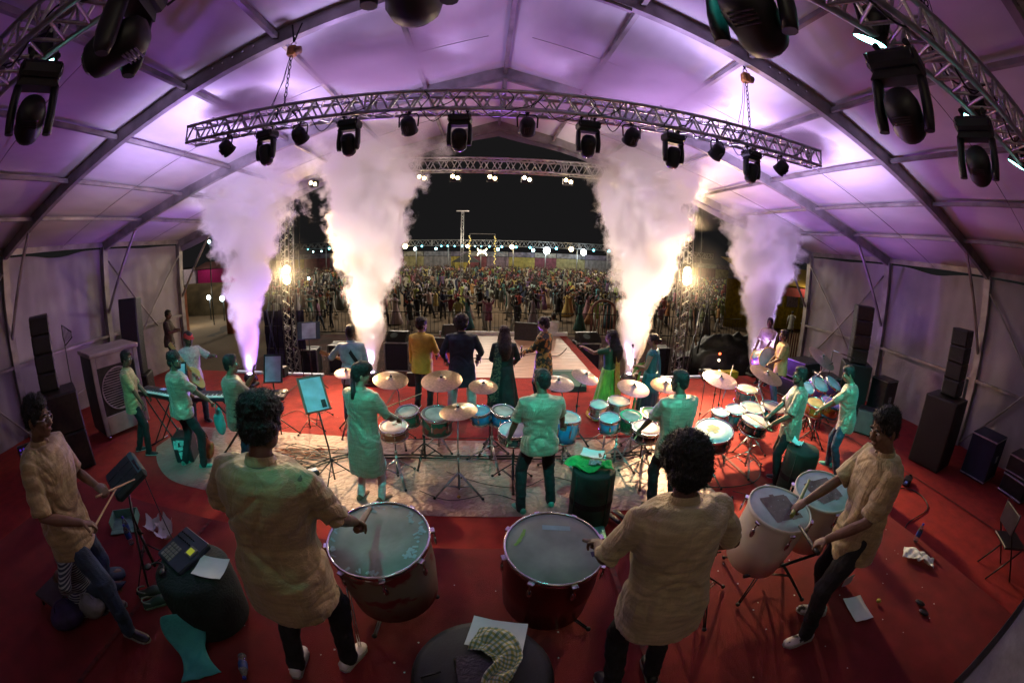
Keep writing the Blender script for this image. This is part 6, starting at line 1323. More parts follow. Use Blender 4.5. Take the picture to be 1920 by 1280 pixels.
for sx in (-1, 1):
    b = MB(); rg = []
    for u, w, hh in ((-.12, .02, .05), (-.10, .035, .07), (0, .038, .06), (.09, .044, .045), (.14, .015, .02)): rg.append([Vector((sx * .055 + w * math.cos(a), u, .03 + hh * .5 * (1 + math.sin(a)) * .5)) for a in [2 * PI * k / 10 for k in range(10)]])
    b.loft(rg); b.build('shoe', BLACKP, t)
# music stands
def music_stand(label, base, top, face, paperm=PAPER, tilt=32, w=.46, h=.34, paper_lab=None, plate=BLACKP, pw=.82):
    base = Vector(base); top = Vector(top); t = thing('music_stand', label, 'music stand', base)
    v = top - base; b = MB(); b.tube([(0, 0, .05), (v.x * .2, v.y * .2, v.z * .5), v], .012, 8); b.build('pole', BLACKM, t)
    for k in range(3): a = k * 2.094 + .5; l = MB(); l.tube([(0, 0, .34), (.34 * math.cos(a), .34 * math.sin(a), .014)], .009, 6); l.tube([(0, 0, .14), (.17 * math.cos(a), .17 * math.sin(a), .17)], .005, 5); l.build('leg', BLACKM, t)
    b = MB(); b.ell((0, 0, .34), .03, .03, .03, 8, 6); b.build('hub', BLACKM, t)
    M = Matrix.Translation(v) @ Matrix.Rotation(R_(face), 4, 'Z') @ Matrix.Rotation(R_(-tilt), 4, 'X')
    b = MB(); b.bbox(-w / 2, w / 2, -.004, .004, -.02, h, .003, M); b.bbox(-w / 2, w / 2, -.05, -.004, -.02, -.012, .003, M); d = b.build('desk', plate, t)
    M2 = M @ Matrix.Translation((0, -.008, 0)); o = MB(); o.add([M2 @ Vector(p) for p in ((-w * pw / 2, 0, 0), (w * pw / 2, -.002, 0), (w * pw / 2, -.004, h * .92), (-w * pw / 2, -.002, h * .92))], [(0, 1, 2, 3)]); o.add([M2 @ Vector(p) for p in ((-w * pw / 2, .002, 0), (w * pw / 2, .001, 0), (w * pw / 2, -.001, h * .92), (-w * pw / 2, .0, h * .92))], [(3, 2, 1, 0)])
    tag(o.build('music_sheet', paperm), paper_lab or 'white sheet resting on the ' + label, 'paper').matrix_world = Matrix.Translation(base)
    return t, M
t, M = music_stand('music stand with a spiral pad on a slanted board left of the kurta player', (-1.96, 4.50, .012), (-2.0, 4.40, 1.08), 40, mat('blueish_paper', (.42, .46, .56), .8), 38, .34, .46, 'spiral bound white pad on the slanted board', mat('brown_board', (.16, .09, .06), .6))
for q in range(12): b = MB(); b.tube([M @ Vector((-.15 + q * .027, -.01 + .008 * math.cos(a), .44 + .012 * math.sin(a))) for a in [2 * PI * k / 6 for k in range(7)]], .002, 4); b.build('spiral_ring', BLACKM, t)
b = MB(); b.bbox(.06, .12, -.022, -.010, .02, .12, .004, M); o = b.build('phone', BLACKP); tag(o, 'black phone clipped on the spiral pad', 'phone').location = t.location
music_stand('dark music stand with teal lit papers at the stage front left', (-3.74, 8.10, .012), (-3.72, 8.06, 1.18), 16, mat('teal_lit_paper', (.45, .66, .62), .8), 20, .50, .36, 'two overlapping papers on the front left music stand', mat('dark_teal_board', (.02, .06, .06), .6), .62)  # teal light put into the paper colour
music_stand('music stand with a big pale sheet behind the right keyboard', (-3.36, 5.72, .012), (-3.36, 5.70, .98), 10, MAT['blueish_paper'], 22, .34, .44, 'big pale sheet with a phone beside the right keyboard')
music_stand('music stand with a pale sheet behind the left keyboard', (-5.05, 5.22, .012), (-5.05, 5.20, .95), 18, MAT['blueish_paper'], 22, .34, .42, 'pale sheet standing behind the left keyboard')
# keyboards
KW = mat('white_key', (.72, .72, .70), .35); KB = mat('black_key', (.01, .01, .01), .3)
def keyboard(label, c, rot, n_oct=6, body=BLACKP, w=None, stand_label=''):
    W = n_oct * .165 + .14; t = thing('keyboard', label, 'keyboard', c, R_(rot))
    b = MB(); b.bbox(-W / 2, W / 2, -.13, .20, -.04, .02, .015); b.build('casing', body, t)
    b = MB(); b.bbox(-W / 2 + .02, W / 2 - .02, .03, .18, .02, .035, .005); cp = b.build('control_panel', body, t)
    for k in range(9): b = MB(); b.tube([(-W * .4 + k * .07, .11, .035), (-W * .4 + k * .07, .11, .047)], .009, 8); b.build('knob', STEEL, cp)
    b = MB(); b.bbox(-.07, .07, .07, .15, .035, .04, .003); b.build('display', mat('keyboard_display', (.1, .15, .25), .3, emit=(.25, .4, .9), es=.5), cp)
    wk = MB(); wk.bbox(.0008, .0228, -.12, .02, .02, .034, .002); wkm = wk.mesh('white_key', KW); bk = MB(); bk.bbox(-.006, .006, -.06, .02, .034, .044, .002); bkm = bk.mesh('black_key', KB)
    for i in range(n_oct * 7):
        x = -n_oct * .0825 + i * .0236; shared('white_key', wkm, t, Matrix.Translation((x, 0, 0)))
        if i % 7 not in (2, 6): shared('black_key', bkm, t, Matrix.Translation((x + .0236, 0, 0)))
    s = thing('keyboard_stand', stand_label, 'stand', (c[0], c[1], .012), R_(rot))
    for sy in (-.08, .12): b = MB(); b.tube([(-.38, sy, .0), (.38, sy, c[2] - .06)], .014, 6); b.tube([(.38, sy, .0), (-.38, sy, c[2] - .06)], .014, 6); b.build('cross_leg', BLACKM, s)
    for sx in (-.38, .38):
        for y0, y1, z in ((-.22, .26, .012), (-.14, .18, c[2] - .055)): b = MB(); b.tube([(sx, y0, z), (sx, y1, z)], .013, 6); b.build('cross_tube', BLACKM, s)
    return t
keyboard('long dark keyboard in front of the two right keyboard players', (-3.72, 5.12, .92), 12, 9, mat('purple_black_casing', (.03, .02, .035), .35, 0, .2, 6), stand_label='crossed black stand under the long keyboard')
keyboard('black keyboard in front of the thin man by the air cooler', (-5.28, 4.93, .93), -6, 6, stand_label='crossed black stand under the left keyboard')
# cloth bundle hanging below the keyboard, amps and clutter
soft_bag('striped pale towel bundle hanging under the long keyboard', (-4.05, 4.98, .32), .10, .08, .42, TB, 'towel_bundle', 5, 'towel'); soft_bag('patterned cloth bag on the floor by the left keyboard stand', (-4.92, 4.86, .02), .13, .11, .30, mat('floral_bag', (.4, .36, .16), .7, 0, .1, 16, col2=(.03, .12, .1), thr=(.47, .53)), seed=6)
t = thing('sticker_case', 'black case with torn pale stickers beside the heavy man\'s leg', 'case', (-4.62, 4.62, .012), R_(20)); b = MB(); b.bbox(-.16, .16, -.16, .16, 0, .42, .02); b.build('case_body', BLACKP, t)
STK = mat('pale_sticker', (.30, .62, .60), .6, 0, .2, 20)
for k, (x, z, w, h, a) in enumerate(((-.09, .30, .04, .07, 8), (-.02, .24, .05, .03, -10), (.04, .32, .05, .04, 14), (-.03, .13, .035, .06, -4), (.07, .16, .04, .05, 20), (.0, .36, .07, .02, 3))):
    b = MB(); Mx = Matrix.Translation((x, -.1615 - .0004 * k, z)) @ Matrix.Rotation(R_(a), 4, 'Y'); b.add([Mx @ Vector(p) for p in ((-w, 0, -h), (w, 0, -h), (w, 0, h), (-w, 0, h))], [(0, 1, 2, 3)]); b.build('sticker', STK, t)
soft_bag('orange lit bundle of cloth beside the sticker case', (-4.22, 4.72, .02), .12, .10, .34, mat('orange_fabric', (.36, .10, .02), .7, 0, .3, 12), seed=7)
bottle('water bottle standing on the mat right of the jeans of the keyboard player', (-3.02, 4.55, .02))
t = thing('power_strip', 'blue and black power box with a white plug on the mat edge', 'power box', (-2.42, 4.55, .02), R_(42)); b = MB(); b.bbox(-.20, .20, -.06, .06, 0, .07, .012); b.build('box_body', BLACKP, t); b = MB(); b.bbox(-.02, .18, -.045, .045, .07, .085, .005); b.build('cover', mat('blue_plastic', (.03, .15, .4), .5), t)
for k in range(3): b = MB(); b.bbox(-.17 + k * .05, -.135 + k * .05, -.025, .02, .07, .10, .006); b.build('plug', WHITEP, t)
# cables on the floor
rnd = random.Random(21)
for k in range(7):
    x0, y0 = rnd.uniform(-3.3, -2.2), rnd.uniform(4.6, 5.3); pts = [(x0 + .22 * math.cos(q * 1.1 + k) + .06 * q * rnd.uniform(-.5, 1), y0 + .14 * math.sin(q * 1.1 + k) + rnd.uniform(-.04, .04), .03 + .012 * (k % 3) + .02 * rnd.random()) for q in range(14)]
    cable('tangled_cable', pts, .006, '%s of the tangled dark cables on the mat right of the keyboards' % ['', '', '', 'leftmost', 'longest', 'topmost', 'lowest'][k] if k > 2 else None, 'tangled cables by the keyboards', m=CABM if k % 3 else mat('orange_cable', (.35, .07, .02), .5))
for k, o in enumerate([o for o in COL.objects if o.name.startswith('tangled_cable')][:3]): tag(o, ('orange cable coiled on the mat behind the power box', 'dark coil of cable nearest the keyboard stand', 'dark coil of cable in the middle of the tangle')[k], 'cable')
for k, (lab, pts, r_) in enumerate((('thick black cable curving across the mat to the kurta player', [(-2.5, 4.72, .04), (-2.3, 5.05, .04), (-1.95, 5.28, .04), (-1.5, 5.30, .04), (-1.0, 5.36, .04), (-.4, 5.34, .04), (.3, 5.36, .04), (1.2, 5.32, .04), (2.2, 5.34, .04), (3.0, 5.42, .04)], .014),
        ('second thick black cable beside the first across the mat', [(-2.5, 4.66, .04), (-2.25, 4.98, .04), (-1.9, 5.20, .05), (-1.5, 5.22, .04), (-.9, 5.27, .04), (-.2, 5.28, .04), (.6, 5.27, .04), (1.6, 5.22, .04), (2.4, 5.26, .04)], .012),
        ('thin cable loop on the mat in front of the second kit', [(-.5, 4.9, .035), (0, 4.6, .035), (.5, 4.5, .035), (.9, 4.75, .035), (1.3, 4.55, .035), (1.5, 4.9, .035), (1.8, 4.7, .035)], .005),
        ('thin cable running under the tripod of the lowest cymbal', [(-.8, 4.4, .035), (-.4, 4.2, .035), (.1, 4.35, .035), (.4, 4.2, .035)], .005), ('black cable loop on the carpet between the third and fourth kits', [(2.6, 4.6, .02), (3.0, 4.2, .02), (3.6, 4.1, .02), (4.0, 4.3, .02), (4.2, 4.8, .02), (3.7, 5.3, .02)], .008),
        ('black cable running on the carpet past the tall speaker at the right', [(5.0, 3.6, .02), (5.7, 3.3, .02), (6.4, 2.9, .02), (6.2, 2.4, .02), (5.4, 2.3, .02), (4.9, 2.0, .02)], .010), ('bundle of black cables behind the white drum player', [(3.1, 2.25, RZ + .03), (3.6, 2.35, RZ + .03), (4.1, 2.45, RZ + .03), (4.6, 2.7, RZ - .1), (5.3, 3.1, .03), (6.1, 3.2, .03)], .014),
        ('second cable of the bundle behind the white drum player', [(3.1, 2.18, RZ + .03), (3.5, 2.1, RZ + .03), (3.9, 2.25, RZ + .03), (4.3, 2.2, RZ + .03), (4.4, 2.35, RZ + .03), (4.0, 2.42, RZ + .05)], .008), ('cable hanging on the carpet at the left stage front', [(-4.2, 7.0, .02), (-3.9, 6.4, .02), (-3.6, 6.9, .02), (-3.2, 6.6, .02), (-2.9, 6.5, .02)], .006),
        ('thin cable across the pale runway', [(-.6, 11.2, .03), (.4, 11.0, .03), (1.4, 11.6, .03), (2.1, 11.4, .03), (2.6, 12.4, .03)], .010), ('white cable loop beside the drum tripods right of the vinyl mat', [(3.3, 4.0, .02), (3.8, 3.7, .02), (4.6, 3.9, .02), (4.9, 4.4, .02), (4.7, 4.9, .02)], .006), ('dark cable behind the kits along the mat edge', [(-1.2, 5.9, .03), (0, 5.98, .03), (1.4, 5.92, .03), (2.8, 5.98, .03), (3.8, 5.8, .03)], .008))):
    cable('floor_cable', pts, r_, lab)
# mic stands
for i, (lab, b0, t0, arm) in enumerate((('tall thin microphone stand behind the keyboards', (-2.95, 6.05, .012), (-2.95, 6.05, 1.30), [(-3.0, 6.0, 1.45)]), ('microphone stand left of the teal saree', (2.55, 6.45, .012), (2.5, 6.5, 1.15), [(2.55, 6.55, 1.40)]), ('microphone stand right of the teal saree by the jet', (3.95, 7.6, .012), (3.95, 7.6, 1.2), None), ('slim mic stand by the fourth kit', (3.35, 5.35, .012), (3.35, 5.35, 1.12), [(3.20, 5.30, 1.30)]), ('empty mic stand on the carpet left of the runway', (-3.0, 6.6, .012), (-3.3, 6.8, .55), None))):
    t = tripod(lab, b0, t0, .27, .22, BLACKM, 3, .7 * i, arm, name='microphone_stand', r=.008, double=False)
    e = Vector(arm[-1] if arm else t0) - Vector(b0); b = MB(); b.tube([e, e + Vector((-.03, -.06, .05))], [.014, .02], 8); b.ell(e + Vector((-.035, -.07, .06)), .024, .024, .026, 8, 6); b.build('microphone_head', BLACKP, t)
# ================================================================ speakers, cooler
GRILL = mat('speaker_grille', (.008, .007, .007), .6, .1, .3, 160, .4, 300); CAB = mat('speaker_cabinet', (.007, .006, .006), .5, 0, .25, 20, .3, 160); CABB = mat('brown_grille_cloth', (.022, .014, .009), .8, 0, .25, 18, .3, 200)
def speaker(label, c, rot, w, d, h, tilt=0, boxes=1, name='line_speaker', grill=GRILL, cat='speaker', group=None):
    t = thing(name, label, cat, c, R_(rot), group); t.rotation_euler = (R_(tilt), 0, R_(rot))
    for k in range(boxes):
        z0 = h * k / boxes; z1 = h * (k + 1) / boxes - .006
        b = MB(); b.bbox(-w / 2, w / 2, -d / 2, d / 2, z0, z1, .018); cb = b.build('cabinet', CAB, t)
        b = MB(); b.bbox(-w / 2 + .02, w / 2 - .02, -d / 2 - .012, -d / 2 + .002, z0 + .02, z1 - .02, .006); b.build('grille', grill, cb)
        b = MB()
        b.bbox(-.03, .03, d / 2 - .001, d / 2 + .012, (z0 + z1) / 2 - .05, (z0 + z1) / 2 + .05, .004); b.build('socket_plate', BLACKM, cb)
        for sx in (-1, 1): b = MB(); b.bbox(sx * w / 2 - .008, sx * w / 2 + .008, -.05, .05, (z0 + z1) / 2 - .02, (z0 + z1) / 2 + .02, .005); b.build('grip', BLACKM, cb)
    return t
G = 'speaker columns along the tent walls'
speaker('tall black speaker column on its bass bin at the right, nearer one', (8.0, 3.42, 1.29), -84, .36, .42, 1.18, 0, 4, group=G)
speaker('black bass bin under the nearer right speaker column', (7.86, 3.42, .012), -84, .72, .70, 1.26, 0, 1, 'bass_bin', group='bass bins under the speaker columns')
speaker('tall speaker column at the right, farther one with brown lit front', (8.12, 6.15, 1.20), -40, .42, .46, 1.26, 0, 4, grill=CABB, group=G)
speaker('black bass bin under the farther right speaker column', (8.15, 6.15, .012), -40, .7, .6, 1.17, 0, 1, 'bass_bin', group='bass bins under the speaker columns')
speaker('tall black speaker column on its bass bin at the far left, nearer one', (-6.85, 3.62, 1.30), 62, .36, .42, 1.14, 0, 4, group=G)
speaker('dark bass bin with brown grille under the nearer left column', (-6.72, 3.66, .012), 62, .74, .66, 1.26, 0, 2, 'bass_bin', CABB, group='bass bins under the speaker columns')
speaker('tall grey black speaker column by the left tent wall, farther one', (-8.35, 7.12, .50), 30, .50, .46, 1.78, -4, 1, grill=mat('grey_grille', (.03, .032, .042), .6, 0, .2, 100), group=G)
speaker('black box under the farther left speaker column', (-8.35, 7.15, .012), 30, .66, .6, .48, 0, 1, 'bass_bin', group='bass bins under the speaker columns')
# air cooler
CR_ = mat('cooler_grey_metal', (.30, .27, .27), .45, .2, .12, 5); CRD = mat('cooler_green_side', (.04, .07, .065), .5, .2, .2, 5)
t = thing('air_cooler', 'big grey box air cooler with round louvred fan opening at the left wall', 'air cooler', (-6.98, 5.22, .10), R_(72))
b = MB(); b.bbox(-.52, .52, -.33, .40, 0, 1.42, .02); b.build('casing', CRD, t)
b = MB(); b.bbox(-.55, .55, -.40, .44, 1.42, 1.50, .02); b.build('lid', CR_, t)
for x0, x1, z0, z1 in ((-.52, -.42, 0, 1.42), (.42, .52, 0, 1.42), (-.42, .42, 1.22, 1.42), (-.42, .42, 0, .34)):
    b = MB(); b.bbox(x0 + .001, x1 - .001, -.37, -.331, z0, z1 - .002, .008); b.build('front_frame', CR_, t)
b = MB(); b.box(-.42, .42, -.336, -.332, .34, 1.22); b.build('recess_shade', BLACKP, t)  # black sheet standing for the shade inside the fan opening
b = MB(); b.tube([Vector((.38 * math.cos(a), -.352, .78 + .38 * math.sin(a))) for a in [2 * PI * q / 28 for q in range(29)]], .014, 6); b.build('fan_ring', CR_, t)
for q in range(17):
    z = .42 + q * .046; w_ = math.sqrt(max(.0, .37 ** 2 - (z - .78) ** 2))
    if w_ > .05: b = MB(); b.bbox(-w_, w_, -.356, -.340, z, z + .010, .003); b.build('louvre_slat', CR_, t)
for q in range(5): b = MB(); Mx = Matrix.Translation((0, -.338, .78)) @ Matrix.Rotation(q * 1.257, 4, 'Y'); b.bbox(.03, .33, -.004, .004, -.06, .06, .003, Mx); b.build('fan_blade', mat('fan_blade_plastic', (.05, .05, .055), .5), t)
for sx in (-1, 1):
    for sy in (-.3, .35): b = MB(); b.lathe([(.0, -.02), (.05, -.02), (.05, .02), (.0, .02)], 12, Matrix.Translation((sx * .45, sy, -.05)) @ Matrix.Rotation(PI / 2, 4, 'Y')); b.build('wheel', STEEL, t)
for q in range(2): b = MB(); b.lathe([(.001, 0), (.022, 0), (.020, .02), (.001, .022)], 12, Matrix.Translation((.28 + q * .08, -.37, 1.32)) @ Matrix.Rotation(PI / 2, 4, 'X')); b.build('knob', mat('red_knob', (.2, .02, .03), .4), t)
# paddle antenna
t = thing('paddle_antenna', 'black fan shaped paddle antenna on a pole by the air cooler', 'antenna', (-7.9, 4.75, .01)); b = MB(); b.tube([(0, 0, 0), (0, 0, 1.72)], .012, 6); b.build('pole', BLACKM, t)
b = MB(); b.tube([(.02, 0, 1.70), (-.03, 0, 1.86), (-.03, 0, 2.08), (.34, 0, 1.96), (.34, 0, 1.86), (.02, 0, 1.70)], .012, 6)
b.build('antenna_frame', BLACKM, t)
for q in range(6): b = MB(); x = .02 + q * .055; b.tube([(x, 0, 2.05 - q * .018), (x, 0, 1.75 + q * .022)], .007, 5); b.build('antenna_rod', BLACKM, t)
# screens, racks and dark cases along the right wall
for i, (lab, x, y, z, w, d, h, a) in enumerate((('stack of dark flight cases behind the highest cymbal, upper box', 7.6, 7.4, .5, .8, .6, .45, 10), ('stack of dark flight cases behind the highest cymbal, lower box', 7.55, 7.45, .012, .9, .66, .48, 10), ('black equipment rack left of the farther right speaker', 7.25, 6.25, .012, .5, .5, .9, -20), ('dark case standing right of the farther right speaker', 8.75, 5.6, .012, .5, .5, .95, 0),
        ('dark blue covered crate behind the near right bass bin', 8.6, 2.5, .012, .7, .6, .8, 0), ('stack of dark trays at the right wall, lower', 8.75, 1.55, .012, .7, .6, .36, -8), ('stack of dark trays at the right wall, upper', 8.72, 1.60, .38, .64, .55, .34, -4), ('dark case behind the tray stack at the right edge', 8.6, .75, .012, .7, .6, .55, 4))):
    t = thing('flight_case', lab, 'case', (x, y, z), R_(a)); m_ = BLACKP if i not in (4,) else mat('dark_blue_cover', (.015, .02, .05), .7)
    b = MB(); b.bbox(-w / 2, w / 2, -d / 2, d / 2, 0, h - .01, .015); b.build('case_body', m_, t)
    for zz in (.02, h - .045): b = MB(); b.bbox(-w / 2 - .006, w / 2 + .006, -d / 2 - .006, d / 2 + .006, zz, zz + .025, .004); b.build('metal_edge', STDM, t)
    b = MB(); b.bbox(-.06, .06, -d / 2 - .014, -d / 2 - .002, h * .45, h * .6, .004); b.build('latch', STDM, t)
soft_bag('dark blue bundle between the cases at the right wall', (8.9, 3.9, .01), .3, .3, .6, MAT['dark_blue_cover'], 'bundle', 8, 'bundle')
t = speaker('grey stage monitor facing left beside the right tent wall', (7.55, 5.1, .012), -60, .42, .4, .5, 0, 1, 'stage_monitor', grill=mat('grey_monitor', (.12, .11, .11), .6))
t = thing('tool_box', 'black camera with blue parts lying on the carpet left of the near right bass bin', 'camera', (6.5, 3.1, .01), R_(20)); t.name = 'small_camera'; b = MB(); b.bbox(-.12, .08, -.07, .07, 0, .12, .015); b.build('camera_body', BLACKP, t); b = MB(); b.bbox(-.2, -.1, -.03, .03, .05, .09, .006); b.build('blue_panel', mat('blue_panel', (.1, .2, .6), .4), t); b = MB(); b.lathe([(.04, 0), (.045, .08), (.001, .08)], 12, Matrix.Translation((.08, 0, .07)) @ Matrix.Rotation(PI / 2, 4, 'Y')); b.build('lens', STEEL, t)
# pink screen / light wall in the far lower left corner
t = thing('led_panel', 'violet glowing led panel at the left picture edge', 'led panel', (-6.3, 2.75, RZ - .2), R_(62)); b = MB(); b.bbox(-.3, .3, -.03, .03, 0, .6, .01); b.build('panel_frame', BLACKP, t)
LP = mat('violet_led', (.1, .02, .4), .4, emit=(.16, .05, 1.0), es=.35); ld = MB(); ld.bbox(-.015, .015, -.04, -.031, -.015, .015, .004); ldm = ld.mesh('led_cell', LP)
for i in range(9):
    for j in range(9): shared('led_cell', ldm, t, Matrix.Translation((-.25 + i * .062, 0, .05 + j * .062)))
# ---------------------------------------------------------------- stage monitors and small boxes
def wedge(label, c, rot, w=.62, d=.45, h=.36, m=GRILL, body=BLACKP, name='stage_monitor'):
    t = thing(name, label, 'stage monitor', c, R_(rot)); b = MB(); pr = [(-d / 2, 0), (d / 2, 0), (d / 2, h), (d * .18, h), (-d / 2, h * .28)]
    b.loft([[Vector((sx * w / 2, y, z)) for y, z in pr] for sx in (-1, 1)], True, False); b.build('cabinet', body, t)
    M = Matrix.Translation((0, -d * .16, h * .64)) @ Matrix.Rotation(math.atan2(h * .72, d * .68), 4, 'X'); l = math.hypot(h * .72, d * .68)
    b = MB(); b.bbox(-w / 2 + .02, w / 2 - .02, -l / 2 + .015, l / 2 - .015, .0, .012, .004, M); g_ = b.build('grille', m, t); b = MB(); b.lathe([(.13, .0135), (.11, .016), (.001, .014)], 24, M @ Matrix.Translation((-.10, 0, 0))); b.build('woofer_outline', mat('grey_ring', (.10, .14, .13), .6), g_)
    b = MB(); b.bbox(w / 2 - .001, w / 2 + .01, -.06, .06, .1, .14, .003); b.build('side_grip', BLACKM, t); return t
TG = mat('teal_grille', (.03, .12, .10), .6, 0, .2, 120)
wedge('green lit stage monitor with two ports at the front, right of the floral kurta', (1.85, 8.55, .012), 0, .78, .5, .36, TG, mat('dark_green_cabinet', (.015, .045, .04), .5))
wedge('small teal stage monitor behind the yellow jacket', (-.82, 8.75, .012), 170, .5, .35, .30, TG); wedge('second small teal stage monitor behind the yellow jacket', (-1.45, 8.8, .012), 186, .5, .35, .30, TG)
wedge('dark stage monitor at the far left corner of the runway', (-1.05, 13.6, .012), 200, .7, .5, .55); wedge('dark stage monitor at the far right of the runway behind the floral kurta', (1.5, 13.8, .012), 160, .8, .5, .6); wedge('dark stage monitor behind the shoulder of the navy coat', (-1.1, 12.0, .012), 170, .6, .45, .42)
for lab, x, y, s in (('small black box with pale top on the light strip, left', -5.02, 9.05, .24), ('small black box on the light strip, right', 5.7, 9.0, .26), ('small black box by the green wedge', 3.6, 9.0, .2)):
    t = thing('light_box', lab, 'box', (x, y, .012)); b = MB(); b.bbox(-s / 2, s / 2, -s / 2, s / 2, 0, s, .012); b.build('box_body', BLACKP, t); b = MB(); b.bbox(-s * .4, s * .4, -s * .4, s * .4, s, s + .008, .002); b.build('top_plate', PAPER, t)
t = thing('yellow_box', 'open bright yellow flap box at the stage edge, right', 'box', (6.3, 9.1, .012), R_(8)); YB = mat('yellow_card', (.55, .45, .02), .6)
for k in range(2): b = MB(); b.bbox(-.42 + k * .43, -.01 + k * .43, -.12, .12, 0, .20 - .02 * k, .01); b.build('half_box', YB, t)
# ---------------------------------------------------------------- the pit
CONF = mat('confetti_red_silver', (.35, .12, .10), .5, .3, .1, 40, col2=(.10, .03, .03))
b = MB(); rnd = random.Random(33)
for q in range(5200):
    side = rnd.random() < .5
    x = rnd.uniform(-6.5, -1.7) if side else rnd.uniform(3.2, 7.5); y = 9.5 + 9 * rnd.random() ** .8; a = rnd.uniform(0, 6.3); s_ = rnd.uniform(.012, .035); tz = rnd.uniform(-.6, .6)
    b.add([(x + s_ * math.cos(a), y + s_ * math.sin(a), GZ + .03 + .02 * rnd.random()), (x - s_ * math.sin(a) * .5, y + s_ * math.cos(a) * .5, GZ + .035 + s_ * .4 * tz * tz), (x - s_ * math.cos(a), y - s_ * math.sin(a), GZ + .03), (x + s_ * math.sin(a) * .5, y - s_ * math.cos(a) * .5, GZ + .04)], [(0, 1, 2, 3)])
tag(b.build('confetti', mat('confetti_pieces', (.55, .22, .2), .35, .4, .1, 400, col2=(.16, .03, .03))), 'red and silver confetti scattered over the pit floor', 'confetti', kind='stuff')
grid_sheet('pit_floor', -9, 9, 9.4, 19.2, 20, 20, lambda x, y: GZ + .024, mat('dark_red_pit_carpet', (.085, .025, .02), .95, 0, .3, 1.0, .4, 40))
def flight(label, c, w, d, h, rot=0, top=None):
    t = thing('flight_case', label, 'case', c, R_(rot)); b = MB(); b.bbox(-w / 2 + .01, w / 2 - .01, -d / 2 + .01, d / 2 - .01, 0, h, .01); b.build('panel_body', mat('black_ply', (.012, .010, .018), .5), t)
    for sx in (-1, 1):
        for sy in (-1, 1): b = MB(); b.bbox(sx * w / 2 - .022, sx * w / 2 + .022, sy * d / 2 - .022, sy * d / 2 + .022, -.003, h + .003, .005); b.build('corner_edge', ALU, t)
    for z in (0, h):
        for sy in (-1, 1): b = MB(); b.bbox(-w / 2 + .03, w / 2 - .03, sy * d / 2 - .018, sy * d / 2 + .018, z - .018, z + .018, .004); b.build('long_edge', ALU, t)
    return t
PZ = GZ + .03
flight('aluminium edged flight case in the pit left of the guitarist, larger one', (-4.75, 12.9, PZ), .8, .6, .95); flight('aluminium edged flight case in the pit behind the guitarist', (-2.9, 13.4, PZ), .8, .6, .95); flight('aluminium edged case below the front left music stand', (-5.9, 12.8, PZ), .62, .5, .8, 6)
flight('aluminium edged flight case in the pit left of the lime saree', (3.55, 13.6, PZ), .85, .6, .95); flight('aluminium edged case in the pit right of the teal saree', (6.7, 12.6, PZ), .55, .5, .75); flight('teal lit case standing in the pit right of the teal saree', (6.1, 12.9, PZ), .55, .4, .95)
wedge('black monitor lying on the pit case at the right of the runway', (3.6, 13.6, PZ + .97), 10, .8, .5, .3); wedge('black monitor lying on the pit case behind the guitarist', (-2.9, 13.4, PZ + .97), -8, .7, .5, .3)
t = thing('step_ladder', 'small black steel steps beside the runway at the left', 'steps', (-1.95, 13.6, PZ))
for k in range(4): b = MB(); b.bbox(-.35, .35, k * .22, k * .22 + .2, .2 + k * .22, .23 + k * .22, .005); b.build('tread', STDM, t)
# black plastic heap with rigging at the right
t = thing('covered_heap', 'heap of gear under shiny black plastic in the pit at the right', 'covered gear', (8.9, 12.6, PZ)); b = MB(); b.ell((0, 0, .2), 2.1, 1.2, 1.15, 40, 24); me = b.mesh('plastic_cover', mat('black_plastic_sheet', (.012, .012, .014), .55, 0, .3, 4, 1.0, 6))
for v in me.vertices: q = Vector(v.co); v.co = q * (1 + .22 * noise.noise(q * 1.9) + .22 * abs(noise.noise(q * 4))); v.co.z = max(0, v.co.z)
o = bpy.data.objects.new('plastic_cover', me); COL.objects.link(o); o.parent = t
t = thing('tail_lamp', 'small red and white lamps glowing on the black heap', 'lamp', (7.75, 11.65, .05)); b = MB(); b.ell((0, 0, 0), .05, .03, .04, 10, 6); b.build('red_lamp', mat('red_glow', (.8, .1, .05), .3, emit=(1, .12, .04), es=6), t); b = MB(); b.ell((0, 0, -.22), .045, .03, .045, 10, 6); b.build('white_lamp', mat('white_glow', (1, .9, .8), .3, emit=(1, .8, .6), es=8), t)
